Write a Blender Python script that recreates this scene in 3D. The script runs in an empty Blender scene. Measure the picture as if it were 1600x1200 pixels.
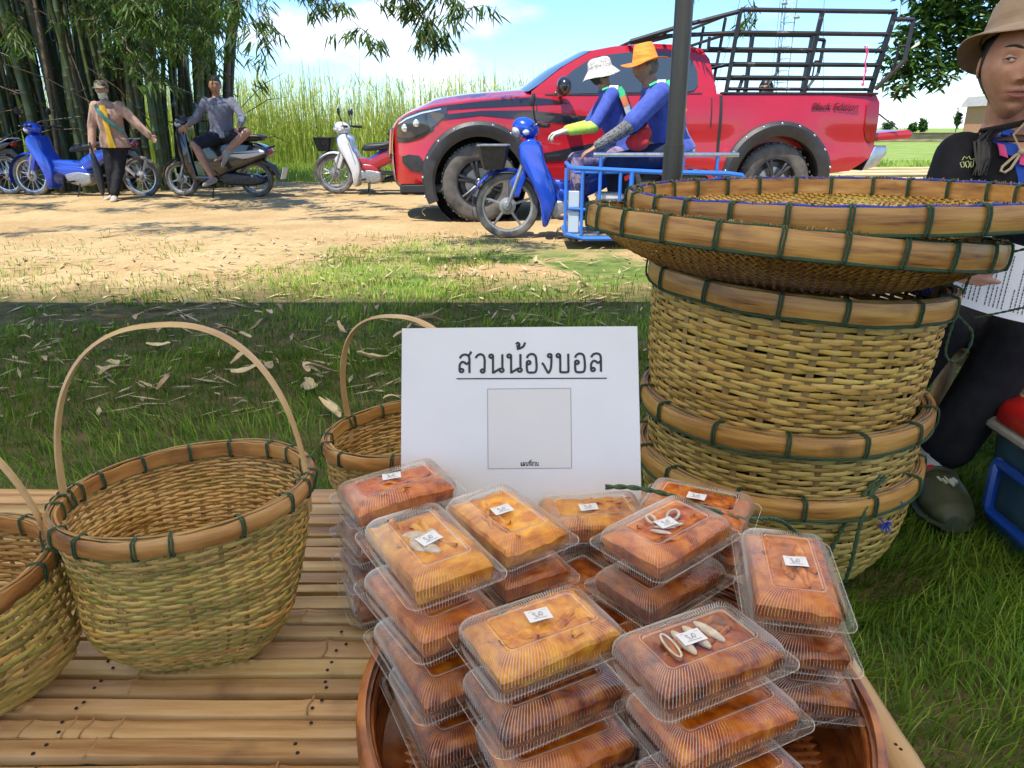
import bpy, bmesh, math, random
import numpy as np
from mathutils import Vector, Matrix, Quaternion
sc = bpy.context.scene
col = sc.collection
PI = math.pi
rnd = random.Random(7)
rng = np.random.default_rng(11)
def R(d): return math.radians(d)

# ------------------------------------------------------------------ camera, sky, sun, exposure
cam_data = bpy.data.cameras.new('camera')
cam = bpy.data.objects.new('camera', cam_data); col.objects.link(cam)
cam_data.sensor_width = 36.0
cam_data.lens = 1150 / 1600 * 36.0
cam_data.clip_start = 0.05; cam_data.clip_end = 6000
cam.location = (0, 0, 0.94)
cam.rotation_euler = (PI / 2 - math.atan(400 / 1150), 0, 0)
cam_data.dof.use_dof = False
sc.camera = cam

SUN_DIR = Vector((-0.25, -0.33, 0.91)).normalized()
world = bpy.data.worlds.new('World'); sc.world = world; world.use_nodes = True
wn = world.node_tree.nodes; wl = world.node_tree.links; wn.clear()
wo = wn.new('ShaderNodeOutputWorld'); bg = wn.new('ShaderNodeBackground')
sky = wn.new('ShaderNodeTexSky'); sky.sky_type = 'NISHITA'; sky.sun_disc = False
sky.sun_elevation = math.asin(SUN_DIR.z); sky.sun_rotation = math.atan2(SUN_DIR.x, SUN_DIR.y)
sky.air_density = 1.0; sky.dust_density = 0.15; sky.ozone_density = 2.5
tc = wn.new('ShaderNodeTexCoord'); mp = wn.new('ShaderNodeMapping'); mp.inputs['Scale'].default_value = (1.0, 1.0, 3.2)
mp.inputs['Location'].default_value = (3.1, 0.4, 0.7)
wl.new(tc.outputs['Generated'], mp.inputs['Vector'])
nz = wn.new('ShaderNodeTexNoise'); nz.inputs['Scale'].default_value = 3.2; nz.inputs['Detail'].default_value = 9; nz.inputs['Roughness'].default_value = 0.55
wl.new(mp.outputs['Vector'], nz.inputs['Vector'])
sep = wn.new('ShaderNodeSeparateXYZ'); wl.new(tc.outputs['Generated'], sep.inputs['Vector'])
hz = wn.new('ShaderNodeMapRange'); hz.inputs[1].default_value = 0.0; hz.inputs[2].default_value = 0.35; hz.inputs[3].default_value = 0.17; hz.inputs[4].default_value = -0.02
wl.new(sep.outputs['Z'], hz.inputs[0])
ad = wn.new('ShaderNodeMath'); ad.operation = 'ADD'; wl.new(nz.outputs['Fac'], ad.inputs[0]); wl.new(hz.outputs[0], ad.inputs[1])
cr = wn.new('ShaderNodeMapRange'); cr.inputs[1].default_value = 0.60; cr.inputs[2].default_value = 0.82; cr.interpolation_type = 'SMOOTHSTEP'
wl.new(ad.outputs[0], cr.inputs[0])
mx = wn.new('ShaderNodeMix'); mx.data_type = 'RGBA'
mul = wn.new('ShaderNodeMix'); mul.data_type = 'RGBA'; mul.blend_type = 'MULTIPLY'; mul.inputs[0].default_value = 1.0
wl.new(sky.outputs[0], mul.inputs[6]); mul.inputs[7].default_value = (0.55, 0.73, 0.93, 1)
wl.new(cr.outputs[0], mx.inputs[0]); wl.new(mul.outputs[2], mx.inputs[6]); mx.inputs[7].default_value = (5.4, 5.7, 6.0, 1)
wl.new(mx.outputs[2], bg.inputs['Color']); bg.inputs['Strength'].default_value = 0.122
wl.new(bg.outputs[0], wo.inputs['Surface'])

sun_data = bpy.data.lights.new('sun', 'SUN'); sun = bpy.data.objects.new('sun', sun_data); col.objects.link(sun)
sun_data.energy = 3.1; sun_data.angle = R(0.5); sun_data.color = (1.0, 0.94, 0.82)
sun.rotation_euler = (-SUN_DIR).to_track_quat('-Z', 'Y').to_euler(); sun.location = (0, 0, 30)

sc.view_settings.view_transform = 'Standard'; sc.view_settings.look = 'None'
sc.view_settings.exposure = 1.32; sc.view_settings.gamma = 1.0; sc.view_settings.use_curve_mapping = False
cy = sc.cycles
cy.use_denoising = True
cy.max_bounces = 10; cy.diffuse_bounces = 5; cy.glossy_bounces = 4; cy.transmission_bounces = 8; cy.transparent_max_bounces = 48
cy.sample_clamp_indirect = 6.0; cy.caustics_reflective = False; cy.caustics_refractive = False

# ------------------------------------------------------------------ materials
MATS = {}
def principled(name, color=(.5,.5,.5), rough=.6, metal=0.0, coat=0.0, spec=None, sheen=0.0, sss=0.0, emis=None):
    m = bpy.data.materials.new(name); m.use_nodes = True
    b = m.node_tree.nodes['Principled BSDF']
    b.inputs['Base Color'].default_value = (*color, 1); b.inputs['Roughness'].default_value = rough
    b.inputs['Metallic'].default_value = metal; b.inputs['Coat Weight'].default_value = coat
    b.inputs['Coat Roughness'].default_value = .05
    if spec is not None: b.inputs['Specular IOR Level'].default_value = spec
    if sheen: b.inputs['Sheen Weight'].default_value = sheen
    if sss:
        b.inputs['Subsurface Weight'].default_value = sss; b.inputs['Subsurface Radius'].default_value = (.012, .005, .003)
        b.inputs['Subsurface Scale'].default_value = 1.0
    MATS[name] = m
    return m
def noisy(name, stops, scale=(8, 8, 8), rough=.6, bump=0.0, bscale=None, coord='Object', detail=5, objrand=0.0, tint=None, metal=0.0,
          coat=0.0, spec=None, sss=0.0, sheen=0.0, dist=.002, huerand=0.0, translucent=0.0, rvar=0.0, stain=None):
    """stops: [(pos, rgb)...] driven by stretched noise; objrand: value variation by object; tint: attribute name mixing into ramp position"""
    m = principled(name, (.5,.5,.5), rough, metal, coat, spec, sheen, sss)
    nt = m.node_tree; N = nt.nodes; L = nt.links; b = N['Principled BSDF']
    t = N.new('ShaderNodeTexCoord'); mpn = N.new('ShaderNodeMapping'); mpn.inputs['Scale'].default_value = scale
    L.new(t.outputs[coord], mpn.inputs['Vector'])
    vec = mpn.outputs['Vector']
    oi = N.new('ShaderNodeObjectInfo')
    if objrand or huerand:
        va = N.new('ShaderNodeVectorMath'); va.operation = 'ADD'
        sc2 = N.new('ShaderNodeMath'); sc2.operation = 'MULTIPLY'; sc2.inputs[1].default_value = 37.0
        L.new(oi.outputs['Random'], sc2.inputs[0]); L.new(vec, va.inputs[0]); L.new(sc2.outputs[0], va.inputs[1]); vec = va.outputs[0]
    n = N.new('ShaderNodeTexNoise'); n.inputs['Scale'].default_value = 1.0; n.inputs['Detail'].default_value = detail; n.inputs['Roughness'].default_value = .6
    L.new(vec, n.inputs['Vector'])
    fac = n.outputs['Fac']
    if tint:
        at = N.new('ShaderNodeAttribute'); at.attribute_name = tint
        a1 = N.new('ShaderNodeMath'); a1.operation = 'MULTIPLY_ADD'; a1.inputs[1].default_value = .75; L.new(at.outputs['Fac'], a1.inputs[0])
        a2 = N.new('ShaderNodeMath'); a2.operation = 'MULTIPLY'; a2.inputs[1].default_value = .25; L.new(fac, a2.inputs[0]); L.new(a2.outputs[0], a1.inputs[2])
        fac = a1.outputs[0]
    r = N.new('ShaderNodeValToRGB'); e = r.color_ramp.elements
    while len(e) < len(stops): e.new(.5)
    for k, (p, c) in enumerate(stops): e[k].position = p; e[k].color = (*c, 1)
    L.new(fac, r.inputs['Fac']); out = r.outputs['Color']
    if stain:
        sn = N.new('ShaderNodeTexNoise'); sn.inputs['Scale'].default_value = stain[1]; sn.inputs['Detail'].default_value = 6; L.new(t.outputs[coord], sn.inputs['Vector'])
        if objrand:
            sv = N.new('ShaderNodeVectorMath'); sv.operation = 'ADD'; L.new(t.outputs[coord], sv.inputs[0]); L.new(sc2.outputs[0], sv.inputs[1]); L.new(sv.outputs[0], sn.inputs['Vector'])
        sm = N.new('ShaderNodeMapRange'); sm.inputs[1].default_value = stain[2]; sm.inputs[2].default_value = stain[2] + .13; sm.inputs[4].default_value = stain[3]; L.new(sn.outputs['Fac'], sm.inputs[0])
        sx = N.new('ShaderNodeMix'); sx.data_type = 'RGBA'; L.new(sm.outputs[0], sx.inputs[0]); L.new(out, sx.inputs[6]); sx.inputs[7].default_value = (*stain[0], 1); out = sx.outputs[2]
    if objrand or huerand:
        hs = N.new('ShaderNodeHueSaturation')
        mr = N.new('ShaderNodeMapRange'); mr.inputs[3].default_value = 1 - objrand; mr.inputs[4].default_value = 1 + objrand
        L.new(oi.outputs['Random'], mr.inputs[0]); L.new(mr.outputs[0], hs.inputs['Value'])
        if huerand:
            m2 = N.new('ShaderNodeMath'); m2.operation = 'MULTIPLY'; m2.inputs[1].default_value = 7.31
            m3 = N.new('ShaderNodeMath'); m3.operation = 'FRACT'; L.new(oi.outputs['Random'], m2.inputs[0]); L.new(m2.outputs[0], m3.inputs[0])
            mr2 = N.new('ShaderNodeMapRange'); mr2.inputs[3].default_value = .5 - huerand; mr2.inputs[4].default_value = .5 + huerand
            L.new(m3.outputs[0], mr2.inputs[0]); L.new(mr2.outputs[0], hs.inputs['Hue'])
        L.new(out, hs.inputs['Color']); out = hs.outputs['Color']
    L.new(out, b.inputs['Base Color'])
    if rvar:
        rr = N.new('ShaderNodeMapRange'); rr.inputs[3].default_value = max(0, rough - rvar); rr.inputs[4].default_value = min(1, rough + rvar)
        L.new(n.outputs['Fac'], rr.inputs[0]); L.new(rr.outputs[0], b.inputs['Roughness'])
    if bump:
        n2 = N.new('ShaderNodeTexNoise'); n2.inputs['Detail'].default_value = 4; n2.inputs['Scale'].default_value = 1.0
        mp2 = N.new('ShaderNodeMapping'); mp2.inputs['Scale'].default_value = bscale or tuple(s * 4 for s in scale)
        L.new(t.outputs[coord], mp2.inputs['Vector']); L.new(mp2.outputs['Vector'], n2.inputs['Vector'])
        bp = N.new('ShaderNodeBump'); bp.inputs['Strength'].default_value = bump; bp.inputs['Distance'].default_value = dist
        L.new(n2.outputs['Fac'], bp.inputs['Height']); L.new(bp.outputs['Normal'], b.inputs['Normal'])
    if translucent:
        tr = N.new('ShaderNodeBsdfTranslucent'); ms = N.new('ShaderNodeMixShader'); ms.inputs[0].default_value = translucent
        L.new(out, tr.inputs['Color']); L.new(b.outputs[0], ms.inputs[1]); L.new(tr.outputs[0], ms.inputs[2])
        L.new(ms.outputs[0], N['Material Output'].inputs['Surface'])
    return m
def clear_plastic(name, refl=.025, tint=(.985, .985, .975), rough=.04, edge=.34):
    m = bpy.data.materials.new(name); m.use_nodes = True; N = m.node_tree.nodes; L = m.node_tree.links; N.clear()
    o = N.new('ShaderNodeOutputMaterial'); mix = N.new('ShaderNodeMixShader'); t = N.new('ShaderNodeBsdfTransparent'); g = N.new('ShaderNodeBsdfGlossy')
    t.inputs['Color'].default_value = (*tint, 1); g.inputs['Roughness'].default_value = rough; g.inputs['Color'].default_value = (1, .985, .96, 1)
    lw = N.new('ShaderNodeLayerWeight'); lw.inputs['Blend'].default_value = .32
    mr = N.new('ShaderNodeMapRange'); mr.inputs[3].default_value = refl; mr.inputs[4].default_value = edge
    L.new(lw.outputs['Facing'], mr.inputs[0]); 
    pw = N.new('ShaderNodeMath'); pw.operation = 'POWER'; pw.inputs[1].default_value = 2.2; L.new(lw.outputs['Facing'], pw.inputs[0]); L.new(pw.outputs[0], mr.inputs[0])
    L.new(mr.outputs[0], mix.inputs[0]); L.new(t.outputs[0], mix.inputs[1]); L.new(g.outputs[0], mix.inputs[2]); L.new(mix.outputs[0], o.inputs['Surface'])
    MATS[name] = m
    return m

# ------------------------------------------------------------------ mesh helpers
class MB:
    def __init__(s): s.v = []; s.f = []; s.m = []; s.mi = 0
    def add(s, vs, fs, mi=None):
        o = len(s.v); s.v.extend([tuple(p) for p in vs]); s.f.extend([tuple(i + o for i in f) for f in fs]); s.m.extend([s.mi if mi is None else mi] * len(fs)); return s
    def box(s, c, d, rot=None, mi=None, ch=0.0):
        cx, cy_, cz = c; hx, hy, hz_ = d[0] / 2, d[1] / 2, d[2] / 2
        if ch:
            vs = []
            for z, k in ((-hz_, 1), (-hz_ + ch, 0), (hz_ - ch, 0), (hz_, 1)):
                i = ch * k
                a, b = hx - i, hy - i
                for (x, y) in ((-a + ch, -b), (a - ch, -b), (a, -b + ch), (a, b - ch), (a - ch, b), (-a + ch, b), (-a, b - ch), (-a, -b + ch)): vs.append(Vector((x, y, z)))
            fs = [tuple(range(7, -1, -1)), tuple(range(24, 32))]
            for r in range(3):
                for k in range(8): fs.append((r*8+k, r*8+(k+1) % 8, r*8+8+(k+1) % 8, r*8+8+k))
        else:
            vs = [Vector((x, y, z)) for z in (-hz_, hz_) for (x, y) in ((-hx, -hy), (hx, -hy), (hx, hy), (-hx, hy))]
            fs = [(3, 2, 1, 0), (4, 5, 6, 7), (0, 1, 5, 4), (1, 2, 6, 5), (2, 3, 7, 6), (3, 0, 4, 7)]
        M = rot if rot is not None else Matrix.Identity(3)
        return s.add([M @ p + Vector(c) for p in vs], fs, mi)
    def tube(s, pts, rad, n=8, caps=True, mi=None, closed=False, flat=None, up=None):
        pts = [Vector(p) for p in pts]; m = len(pts)
        if not hasattr(rad, '__len__'): rad = [rad] * m
        vs = []; prev = None
        for i, p in enumerate(pts):
            if closed: d = pts[(i + 1) % m] - pts[i - 1]
            else: d = pts[min(i + 1, m - 1)] - pts[max(i - 1, 0)]
            if d.length < 1e-9: d = Vector((0, 0, 1))
            d.normalize()
            if prev is None:
                u = Vector(up) if up is not None else (Vector((0, 0, 1)) if abs(d.z) < .9 else Vector((1, 0, 0)))
                a = u - d * u.dot(d)
            else: a = prev - d * prev.dot(d)
            if a.length < 1e-9: a = d.orthogonal()
            a.normalize(); prev = a; b = d.cross(a)
            ra = rad[i]; rb = ra if flat is None else ra * flat
            for k in range(n):
                t = 2 * PI * k / n; vs.append(p + a * (math.cos(t) * ra) + b * (math.sin(t) * rb))
        fs = []
        for i in range(m if closed else m - 1):
            j = (i + 1) % m
            for k in range(n): fs.append((i*n+k, i*n+(k+1) % n, j*n+(k+1) % n, j*n+k))
        if caps and not closed: fs.append(tuple(range(n - 1, -1, -1))); fs.append(tuple(range((m-1)*n, m*n)))
        return s.add(vs, fs, mi)
    def lathe(s, prof, c=(0, 0, 0), n=24, axis='z', mi=None, closed=False, rot=None):
        vs = []
        for (r, z) in prof:
            for k in range(n):
                t = 2 * PI * k / n; x, y = r * math.cos(t), r * math.sin(t)
                p = Vector((x, y, z)) if axis == 'z' else (Vector((x, z, y)) if axis == 'y' else Vector((z, x, y)))
                if rot is not None: p = rot @ p
                vs.append(p + Vector(c))
        fs = []; m = len(prof)
        for i in range(m if closed else m - 1):
            j = (i + 1) % m
            for k in range(n): fs.append((i*n+k, i*n+(k+1) % n, j*n+(k+1) % n, j*n+k))
        return s.add(vs, fs, mi)
    def ball(s, c, r, n=14, m=9, rot=None, mi=None):
        if not hasattr(r, '__len__'): r = (r, r, r)
        vs = [Vector((0, 0, -r[2]))]
        for i in range(1, m):
            a = -PI / 2 + PI * i / m
            for k in range(n): t = 2*PI*k/n; vs.append(Vector((r[0]*math.cos(a)*math.cos(t), r[1]*math.cos(a)*math.sin(t), r[2]*math.sin(a))))
        vs.append(Vector((0, 0, r[2]))); e = len(vs) - 1
        fs = [(0, 1 + (k+1) % n, 1 + k) for k in range(n)]
        for i in range(m - 2):
            for k in range(n): fs.append((1+i*n+k, 1+i*n+(k+1) % n, 1+(i+1)*n+(k+1) % n, 1+(i+1)*n+k))
        fs += [(e, 1+(m-2)*n+k, 1+(m-2)*n+(k+1) % n) for k in range(n)]
        M = rot if rot is not None else Matrix.Identity(3)
        return s.add([M @ p + Vector(c) for p in vs], fs, mi)
    def prism(s, poly, y0, y1, ch=.01, inset=None, mi=None, M=None, soft=0):
        """polygon in xz extruded along y with rounded edges; soft>0 turns the outline into a smooth curve"""
        P = [Vector((p[0], p[1])) for p in poly]
        if soft:
            Q = []; m = len(P)
            for i in range(m):
                p0, p1, p2, p3 = P[i-1], P[i], P[(i+1) % m], P[(i+2) % m]
                for k in range(soft):
                    t = k / soft; a0 = .5*((2*p1)+(p2-p0)*t+(2*p0-5*p1+4*p2-p3)*t*t+(3*p1-p0-3*p2+p3)*t**3); Q.append(a0.lerp(p1.lerp(p2, t), .35))
            P = Q
        n = len(P); area = sum(P[i].x*P[(i+1) % n].y - P[(i+1) % n].x*P[i].y for i in range(n)); sg = 1 if area > 0 else -1
        N_ = []
        for i in range(n):
            e1 = (P[i] - P[i-1]); e2 = (P[(i+1) % n] - P[i]); e1.normalize(); e2.normalize(); nn = Vector((e1.y + e2.y, -(e1.x + e2.x))) * sg
            if nn.length < 1e-6: nn = Vector((e1.y, -e1.x)) * sg
            N_.append(nn.normalized())
        ins = (inset if inset is not None else ch); rings = []
        for k in range(5): a_ = PI/2*k/4; rings.append((y0 + ch*(1-math.sin(a_)), ins*(1-math.cos(a_)) if False else ins*(1-math.sin(PI/2*k/4)) ))
        rings = [(y0 + ch*(1-math.cos(PI/2*k/4)), ins*(1-math.sin(PI/2*k/4))) for k in range(5)]
        rings = rings + [(y1 - (y-y0), q) for y, q in reversed(rings)]
        vs = []
        for y, q in rings:
            for i in range(n): c = P[i] - N_[i]*q; vs.append(Vector((c.x, y, c.y)))
        fs = [tuple(range(n)), tuple(range(len(vs)-1, len(vs)-1-n, -1))]
        for r in range(len(rings)-1):
            for i in range(n): fs.append((r*n+i, r*n+n+i, r*n+n+(i+1) % n, r*n+(i+1) % n))
        if M is not None: vs = [M @ p for p in vs]
        return s.add(vs, fs, mi)
    def grid(s, P, mi=None, wrap=False):
        """P: list of rows of points"""
        a = len(P); b = len(P[0]); vs = [p for row in P for p in row]; fs = []
        for i in range(a - 1):
            for j in range(b if wrap else b - 1): fs.append((i*b+j, i*b+(j+1) % b, (i+1)*b+(j+1) % b, (i+1)*b+j))
        return s.add(vs, fs, mi)
    def loft(s, secs, n=16, mi=None):
        """secs: (center, rightvec, fwdvec) ellipse sections, capped"""
        vs = []
        for (c, a, b) in secs:
            c = Vector(c); a = Vector(a); b = Vector(b)
            for k in range(n): t = 2*PI*k/n; vs.append(c + a*math.cos(t) + b*math.sin(t))
        fs = [tuple(range(n-1, -1, -1)), tuple(range((len(secs)-1)*n, len(secs)*n))]
        for i in range(len(secs) - 1):
            for k in range(n): fs.append((i*n+k, i*n+(k+1) % n, (i+1)*n+(k+1) % n, (i+1)*n+k))
        return s.add(vs, fs, mi)
    def mesh(s, name, mats, smooth=True, fix=True):
        me = bpy.data.meshes.new(name); me.from_pydata([tuple(p) for p in s.v], [], s.f)
        for m in (mats if isinstance(mats, (list, tuple)) else [mats]): me.materials.append(m)
        if any(s.m): me.polygons.foreach_set('material_index', s.m)
        if fix:
            bm = bmesh.new(); bm.from_mesh(me); bmesh.ops.recalc_face_normals(bm, faces=bm.faces); bm.to_mesh(me); bm.free()
        if smooth:
            me.polygons.foreach_set('use_smooth', [True] * len(me.polygons))
            try: me.set_sharp_from_angle(angle=R(smooth if smooth is not True else 38))
            except Exception: pass
        me.update(); return me
    def build(s, name, mats, parent=None, smooth=True, fix=True, loc=None, rot=None, **tags):
        return link(name, s.mesh(name, mats, smooth, fix), parent, loc, rot, **tags)
def link(name, me, parent=None, loc=None, rot=None, **tags):
    o = bpy.data.objects.new(name, me); col.objects.link(o)
    if parent is not None: o.parent = parent
    if loc is not None: o.location = loc
    if rot is not None: o.rotation_euler = rot
    for k, v in tags.items():
        if v: o[k] = v
    return o
def thing(name, label, cat, loc=(0, 0, 0), rot=(0, 0, 0), group=None):
    return link(name, None, None, loc, rot, label=label, category=cat, group=group)
def copy_tree(o, parent=None):
    c = o.copy(); col.objects.link(c); c.parent = parent
    for ch in list(o.children): copy_tree(ch, c)
    return c
def np_mesh(name, V, Fq, mat, tint=None, smooth=False, Ft=None):
    """V (n,3) float, Fq (m,4) int quads, Ft (k,3) tris"""
    me = bpy.data.meshes.new(name)
    V = np.asarray(V, np.float32); nq = len(Fq); nt = 0 if Ft is None else len(Ft)
    me.vertices.add(len(V)); me.vertices.foreach_set('co', V.ravel())
    loops = np.concatenate([np.asarray(Fq, np.int32).ravel(), np.zeros(0, np.int32) if nt == 0 else np.asarray(Ft, np.int32).ravel()])
    me.loops.add(len(loops)); me.loops.foreach_set('vertex_index', loops)
    me.polygons.add(nq + nt)
    starts = np.concatenate([np.arange(nq) * 4, nq * 4 + np.arange(nt) * 3]).astype(np.int32)
    me.polygons.foreach_set('loop_start', starts)
    me.update(calc_edges=True); me.validate()
    if tint is not None:
        a = me.attributes.new('tint', 'FLOAT', 'POINT'); a.data.foreach_set('value', np.asarray(tint, np.float32))
    if smooth: me.polygons.foreach_set('use_smooth', np.ones(nq + nt, bool))
    for m in (mat if isinstance(mat, (list, tuple)) else [mat]): me.materials.append(m)
    return me
def blades(P, H, W, lean, az, segs=3, bend=1.0, tint=None, droop=0.0):
    """grass blades as tapered ribbons. P (n,3) base"""
    n = len(P); ts = np.linspace(0, 1, segs + 1)
    d = np.stack([np.cos(az), np.sin(az), np.zeros(n)], 1); sd = np.stack([-np.sin(az), np.cos(az), np.zeros(n)], 1)
    V = []
    for t in ts:
        off = lean[:, None] * (t ** 1.8) * H[:, None] * bend
        up = (H * (t - droop * lean * t * t * .6))[:, None] * np.array([0, 0, 1.0])
        w = (W * (1 - t) ** .7 * (.55 + .9 * t if t < .5 else 1.0))[:, None] * .5
        c = P + d * off + up
        if t == 1: w = w * 0 + W[:, None] * .04
        V += [c - sd * w, c + sd * w]
    V = np.stack(V, 1).reshape(-1, 3)
    k = 2 * (segs + 1); base = (np.arange(n) * k)[:, None]
    F = np.concatenate([base + np.array([[2*i, 2*i+1, 2*i+3, 2*i+2]]) for i in range(segs)], 0)
    tt = None if tint is None else np.repeat(tint, k)
    return V, F, tt
def evaluated(o):
    dg = bpy.context.evaluated_depsgraph_get(); dg.update()
    return bpy.data.meshes.new_from_object(o.evaluated_get(dg), depsgraph=dg)
def remeshed(mb, name, mats, voxel=.01, smooth_it=4, parent=None, extra=None, **tags):
    """fuse overlapping closed shapes into one continuous skin"""
    me = mb.mesh(name, mats, True, True)
    tmp = bpy.data.objects.new('tmp', me); col.objects.link(tmp)
    r = tmp.modifiers.new('r', 'REMESH'); r.mode = 'VOXEL'; r.voxel_size = voxel; r.adaptivity = 0
    if smooth_it: s_ = tmp.modifiers.new('s', 'SMOOTH'); s_.iterations = smooth_it; s_.factor = .5
    nm = evaluated(tmp); bpy.data.objects.remove(tmp); bpy.data.meshes.remove(me)
    nm.name = name
    nm.polygons.foreach_set('use_smooth', [True] * len(nm.polygons))
    if not nm.materials:
        for m in (mats if isinstance(mats, (list, tuple)) else [mats]): nm.materials.append(m)
    return link(name, nm, parent, **tags)
def fbm2(x, y, s=1.0, seed=0):
    """cheap smooth noise from sines, ~0..1"""
    r = np.random.default_rng(seed); v = 0; a = 0
    for k in range(7):
        f = s * (1.5 ** k) * r.uniform(.8, 1.2); th = r.uniform(0, 6.28); p = r.uniform(0, 6.28, 2); w = .75 ** k
        v = v + w * np.sin(f * (x*np.cos(th) + y*np.sin(th)) + p[0] + 1.3*np.sin(f*.6*(y*np.cos(th) - x*np.sin(th)) + p[1])); a += w
    return .5 + .5 * v / a * 1.6

# palette (real-world base colours)
wood_stops = [(.25, (.30,.18,.075)), (.5, (.44,.29,.13)), (.75, (.55,.40,.21))]
M_slat = noisy('split_bamboo', [(.30, (.14,.06,.018)), (.41, (.31,.17,.06)), (.52, (.45,.28,.115)), (.70, (.58,.42,.22))], (2.2, 30, 10), .36, .3, (6, 260, 60), objrand=.18, huerand=.010, rvar=.12, stain=((.10,.055,.03), 9, .57, .55))
M_slatnode = noisy('bamboo_node', [(.3, (.10,.055,.025)), (.7, (.26,.15,.07))], (20, 20, 20), .6, .3)
M_pole = noisy('round_bamboo_pole', [(.28, (.28,.14,.05)), (.5, (.46,.28,.11)), (.75, (.56,.40,.20))], (14, 2.0, 14), .4, .15, (200, 10, 200), objrand=.1)
M_hole = principled('dark_hole', (.015,.01,.008), .9)
M_weft_out = noisy('weft_green_tan', [(.28, (.08,.08,.014)), (.40, (.24,.20,.04)), (.53, (.44,.31,.085)), (.68, (.54,.28,.06))], (7, 7, 45), .45, .2, (60, 60, 600), objrand=.22, huerand=.015, spec=.4, stain=((.13,.11,.04), 20, .57, .5))
M_weft_in = noisy('weft_tan', [(.26, (.22,.11,.024)), (.46, (.50,.30,.085)), (.70, (.64,.44,.17))], (8, 8, 45), .5, .2, (60, 60, 600), objrand=.14, huerand=.008)
M_weft_gold = noisy('weft_golden', [(.26, (.20,.10,.016)), (.45, (.46,.27,.050)), (.68, (.62,.42,.11))], (6, 6, 30), .42, .2, (50, 50, 500), objrand=.16, huerand=.010, spec=.4, stain=((.16,.10,.035), 16, .58, .5))
M_weft_olive = noisy('weft_olive', [(.26, (.17,.115,.020)), (.45, (.39,.26,.055)), (.68, (.56,.40,.11))], (6, 6, 30), .45, .2, (50, 50, 500), objrand=.18, huerand=.012, spec=.4, stain=((.14,.11,.04), 16, .56, .5))
M_stake = noisy('stake_tan', [(.3, (.15,.085,.025)), (.7, (.38,.24,.08))], (20, 20, 8), .5, .2, objrand=.15)
M_rim = noisy('rim_bamboo', [(.30, (.14,.050,.014)), (.43, (.32,.145,.038)), (.57, (.45,.22,.062)), (.74, (.55,.33,.11))], (9, 9, 60), .38, .2, (40, 40, 500), objrand=.14, huerand=.008, rvar=.1, stain=((.09,.045,.02), 10, .60, .6))
M_rimtray = noisy('tray_rim_bamboo', [(.30, (.09,.035,.010)), (.39, (.32,.14,.030)), (.53, (.48,.24,.055)), (.72, (.58,.34,.09))], (5, 5, 60), .4, .25, (30, 30, 400), objrand=.14, stain=((.07,.035,.015), 7, .60, .75))
M_bind = noisy('green_cord', [(.3, (.012,.035,.014)), (.7, (.04,.085,.035))], (300, 300, 300), .8, .4)
M_cord = noisy('twisted_green_cord', [(.3, (.02,.05,.02)), (.7, (.075,.13,.055))], (250, 250, 250), .8, .6)
M_bluecord = principled('blue_cord', (.02,.05,.32), .7)
M_paper = noisy('white_paper', [(.3, (.62,.61,.61)), (.7, (.68,.67,.68))], (6, 6, 6), .6)
M_ink = principled('black_ink', (.02,.02,.022), .6)
M_grayink = principled('grey_ink', (.22,.22,.24), .6)
M_lacq = noisy('red_brown_bamboo', [(.33, (.05,.012,.003)), (.48, (.22,.058,.013)), (.68, (.42,.15,.038))], (14, 14, 60), .3, .25, (60, 60, 300), objrand=.12, coat=.1)
M_clear = clear_plastic('clear_plastic')
def glint_plastic():  # paler, less clear plastic: highlights on ribs and edges put into the colour
    m = bpy.data.materials.new('plastic_glint'); m.use_nodes = True; N = m.node_tree.nodes; L = m.node_tree.links; N.clear()
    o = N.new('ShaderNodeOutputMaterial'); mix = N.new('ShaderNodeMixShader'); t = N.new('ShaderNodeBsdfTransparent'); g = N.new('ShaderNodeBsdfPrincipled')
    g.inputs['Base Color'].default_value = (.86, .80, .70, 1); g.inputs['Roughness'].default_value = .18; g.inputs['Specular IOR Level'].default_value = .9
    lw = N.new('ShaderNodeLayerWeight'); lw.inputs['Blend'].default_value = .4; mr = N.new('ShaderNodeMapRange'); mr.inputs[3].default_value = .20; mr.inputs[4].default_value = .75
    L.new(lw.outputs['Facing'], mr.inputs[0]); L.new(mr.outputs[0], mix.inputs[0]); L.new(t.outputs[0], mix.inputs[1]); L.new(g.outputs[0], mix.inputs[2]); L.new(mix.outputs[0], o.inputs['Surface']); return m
M_glint = glint_plastic()
M_foodA = noisy('amber_dried_fruit', [(.32, (.30,.07,.003)), (.47, (.54,.18,.005)), (.66, (.74,.35,.02))], (55, 30, 40), .3, .35, (120, 90, 90), objrand=.12, coat=.12, sss=.10)
M_foodB = noisy('red_brown_dried_fruit', [(.33, (.07,.011,.002)), (.47, (.24,.045,.003)), (.66, (.48,.15,.010))], (60, 35, 45), .3, .4, (130, 90, 90), objrand=.12, coat=.12, sss=.10)
M_foodC = noisy('orange_brown_dried_fruit', [(.32, (.20,.035,.003)), (.47, (.44,.095,.005)), (.66, (.62,.21,.015))], (60, 35, 45), .3, .4, (130, 90, 90), objrand=.12, coat=.12, sss=.10)
M_frost = noisy('sugar_frosted_fruit', [(.3, (.42,.30,.20)), (.7, (.66,.58,.48))], (90, 90, 90), .6, .4)
M_black = principled('black_rubber', (.022,.022,.023), .75)
M_blackpl = noisy('black_plastic', [(.3, (.015,.015,.016)), (.7, (.035,.035,.037))], (30, 30, 30), .4, .05)
M_darkmetal = noisy('dark_metal', [(.3, (.03,.03,.032)), (.7, (.07,.07,.072))], (30, 30, 30), .4, metal=.6)
M_steel = noisy('steel', [(.3, (.45,.45,.46)), (.7, (.6,.6,.61))], (20, 20, 20), .3, metal=.9, rvar=.1)
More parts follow.
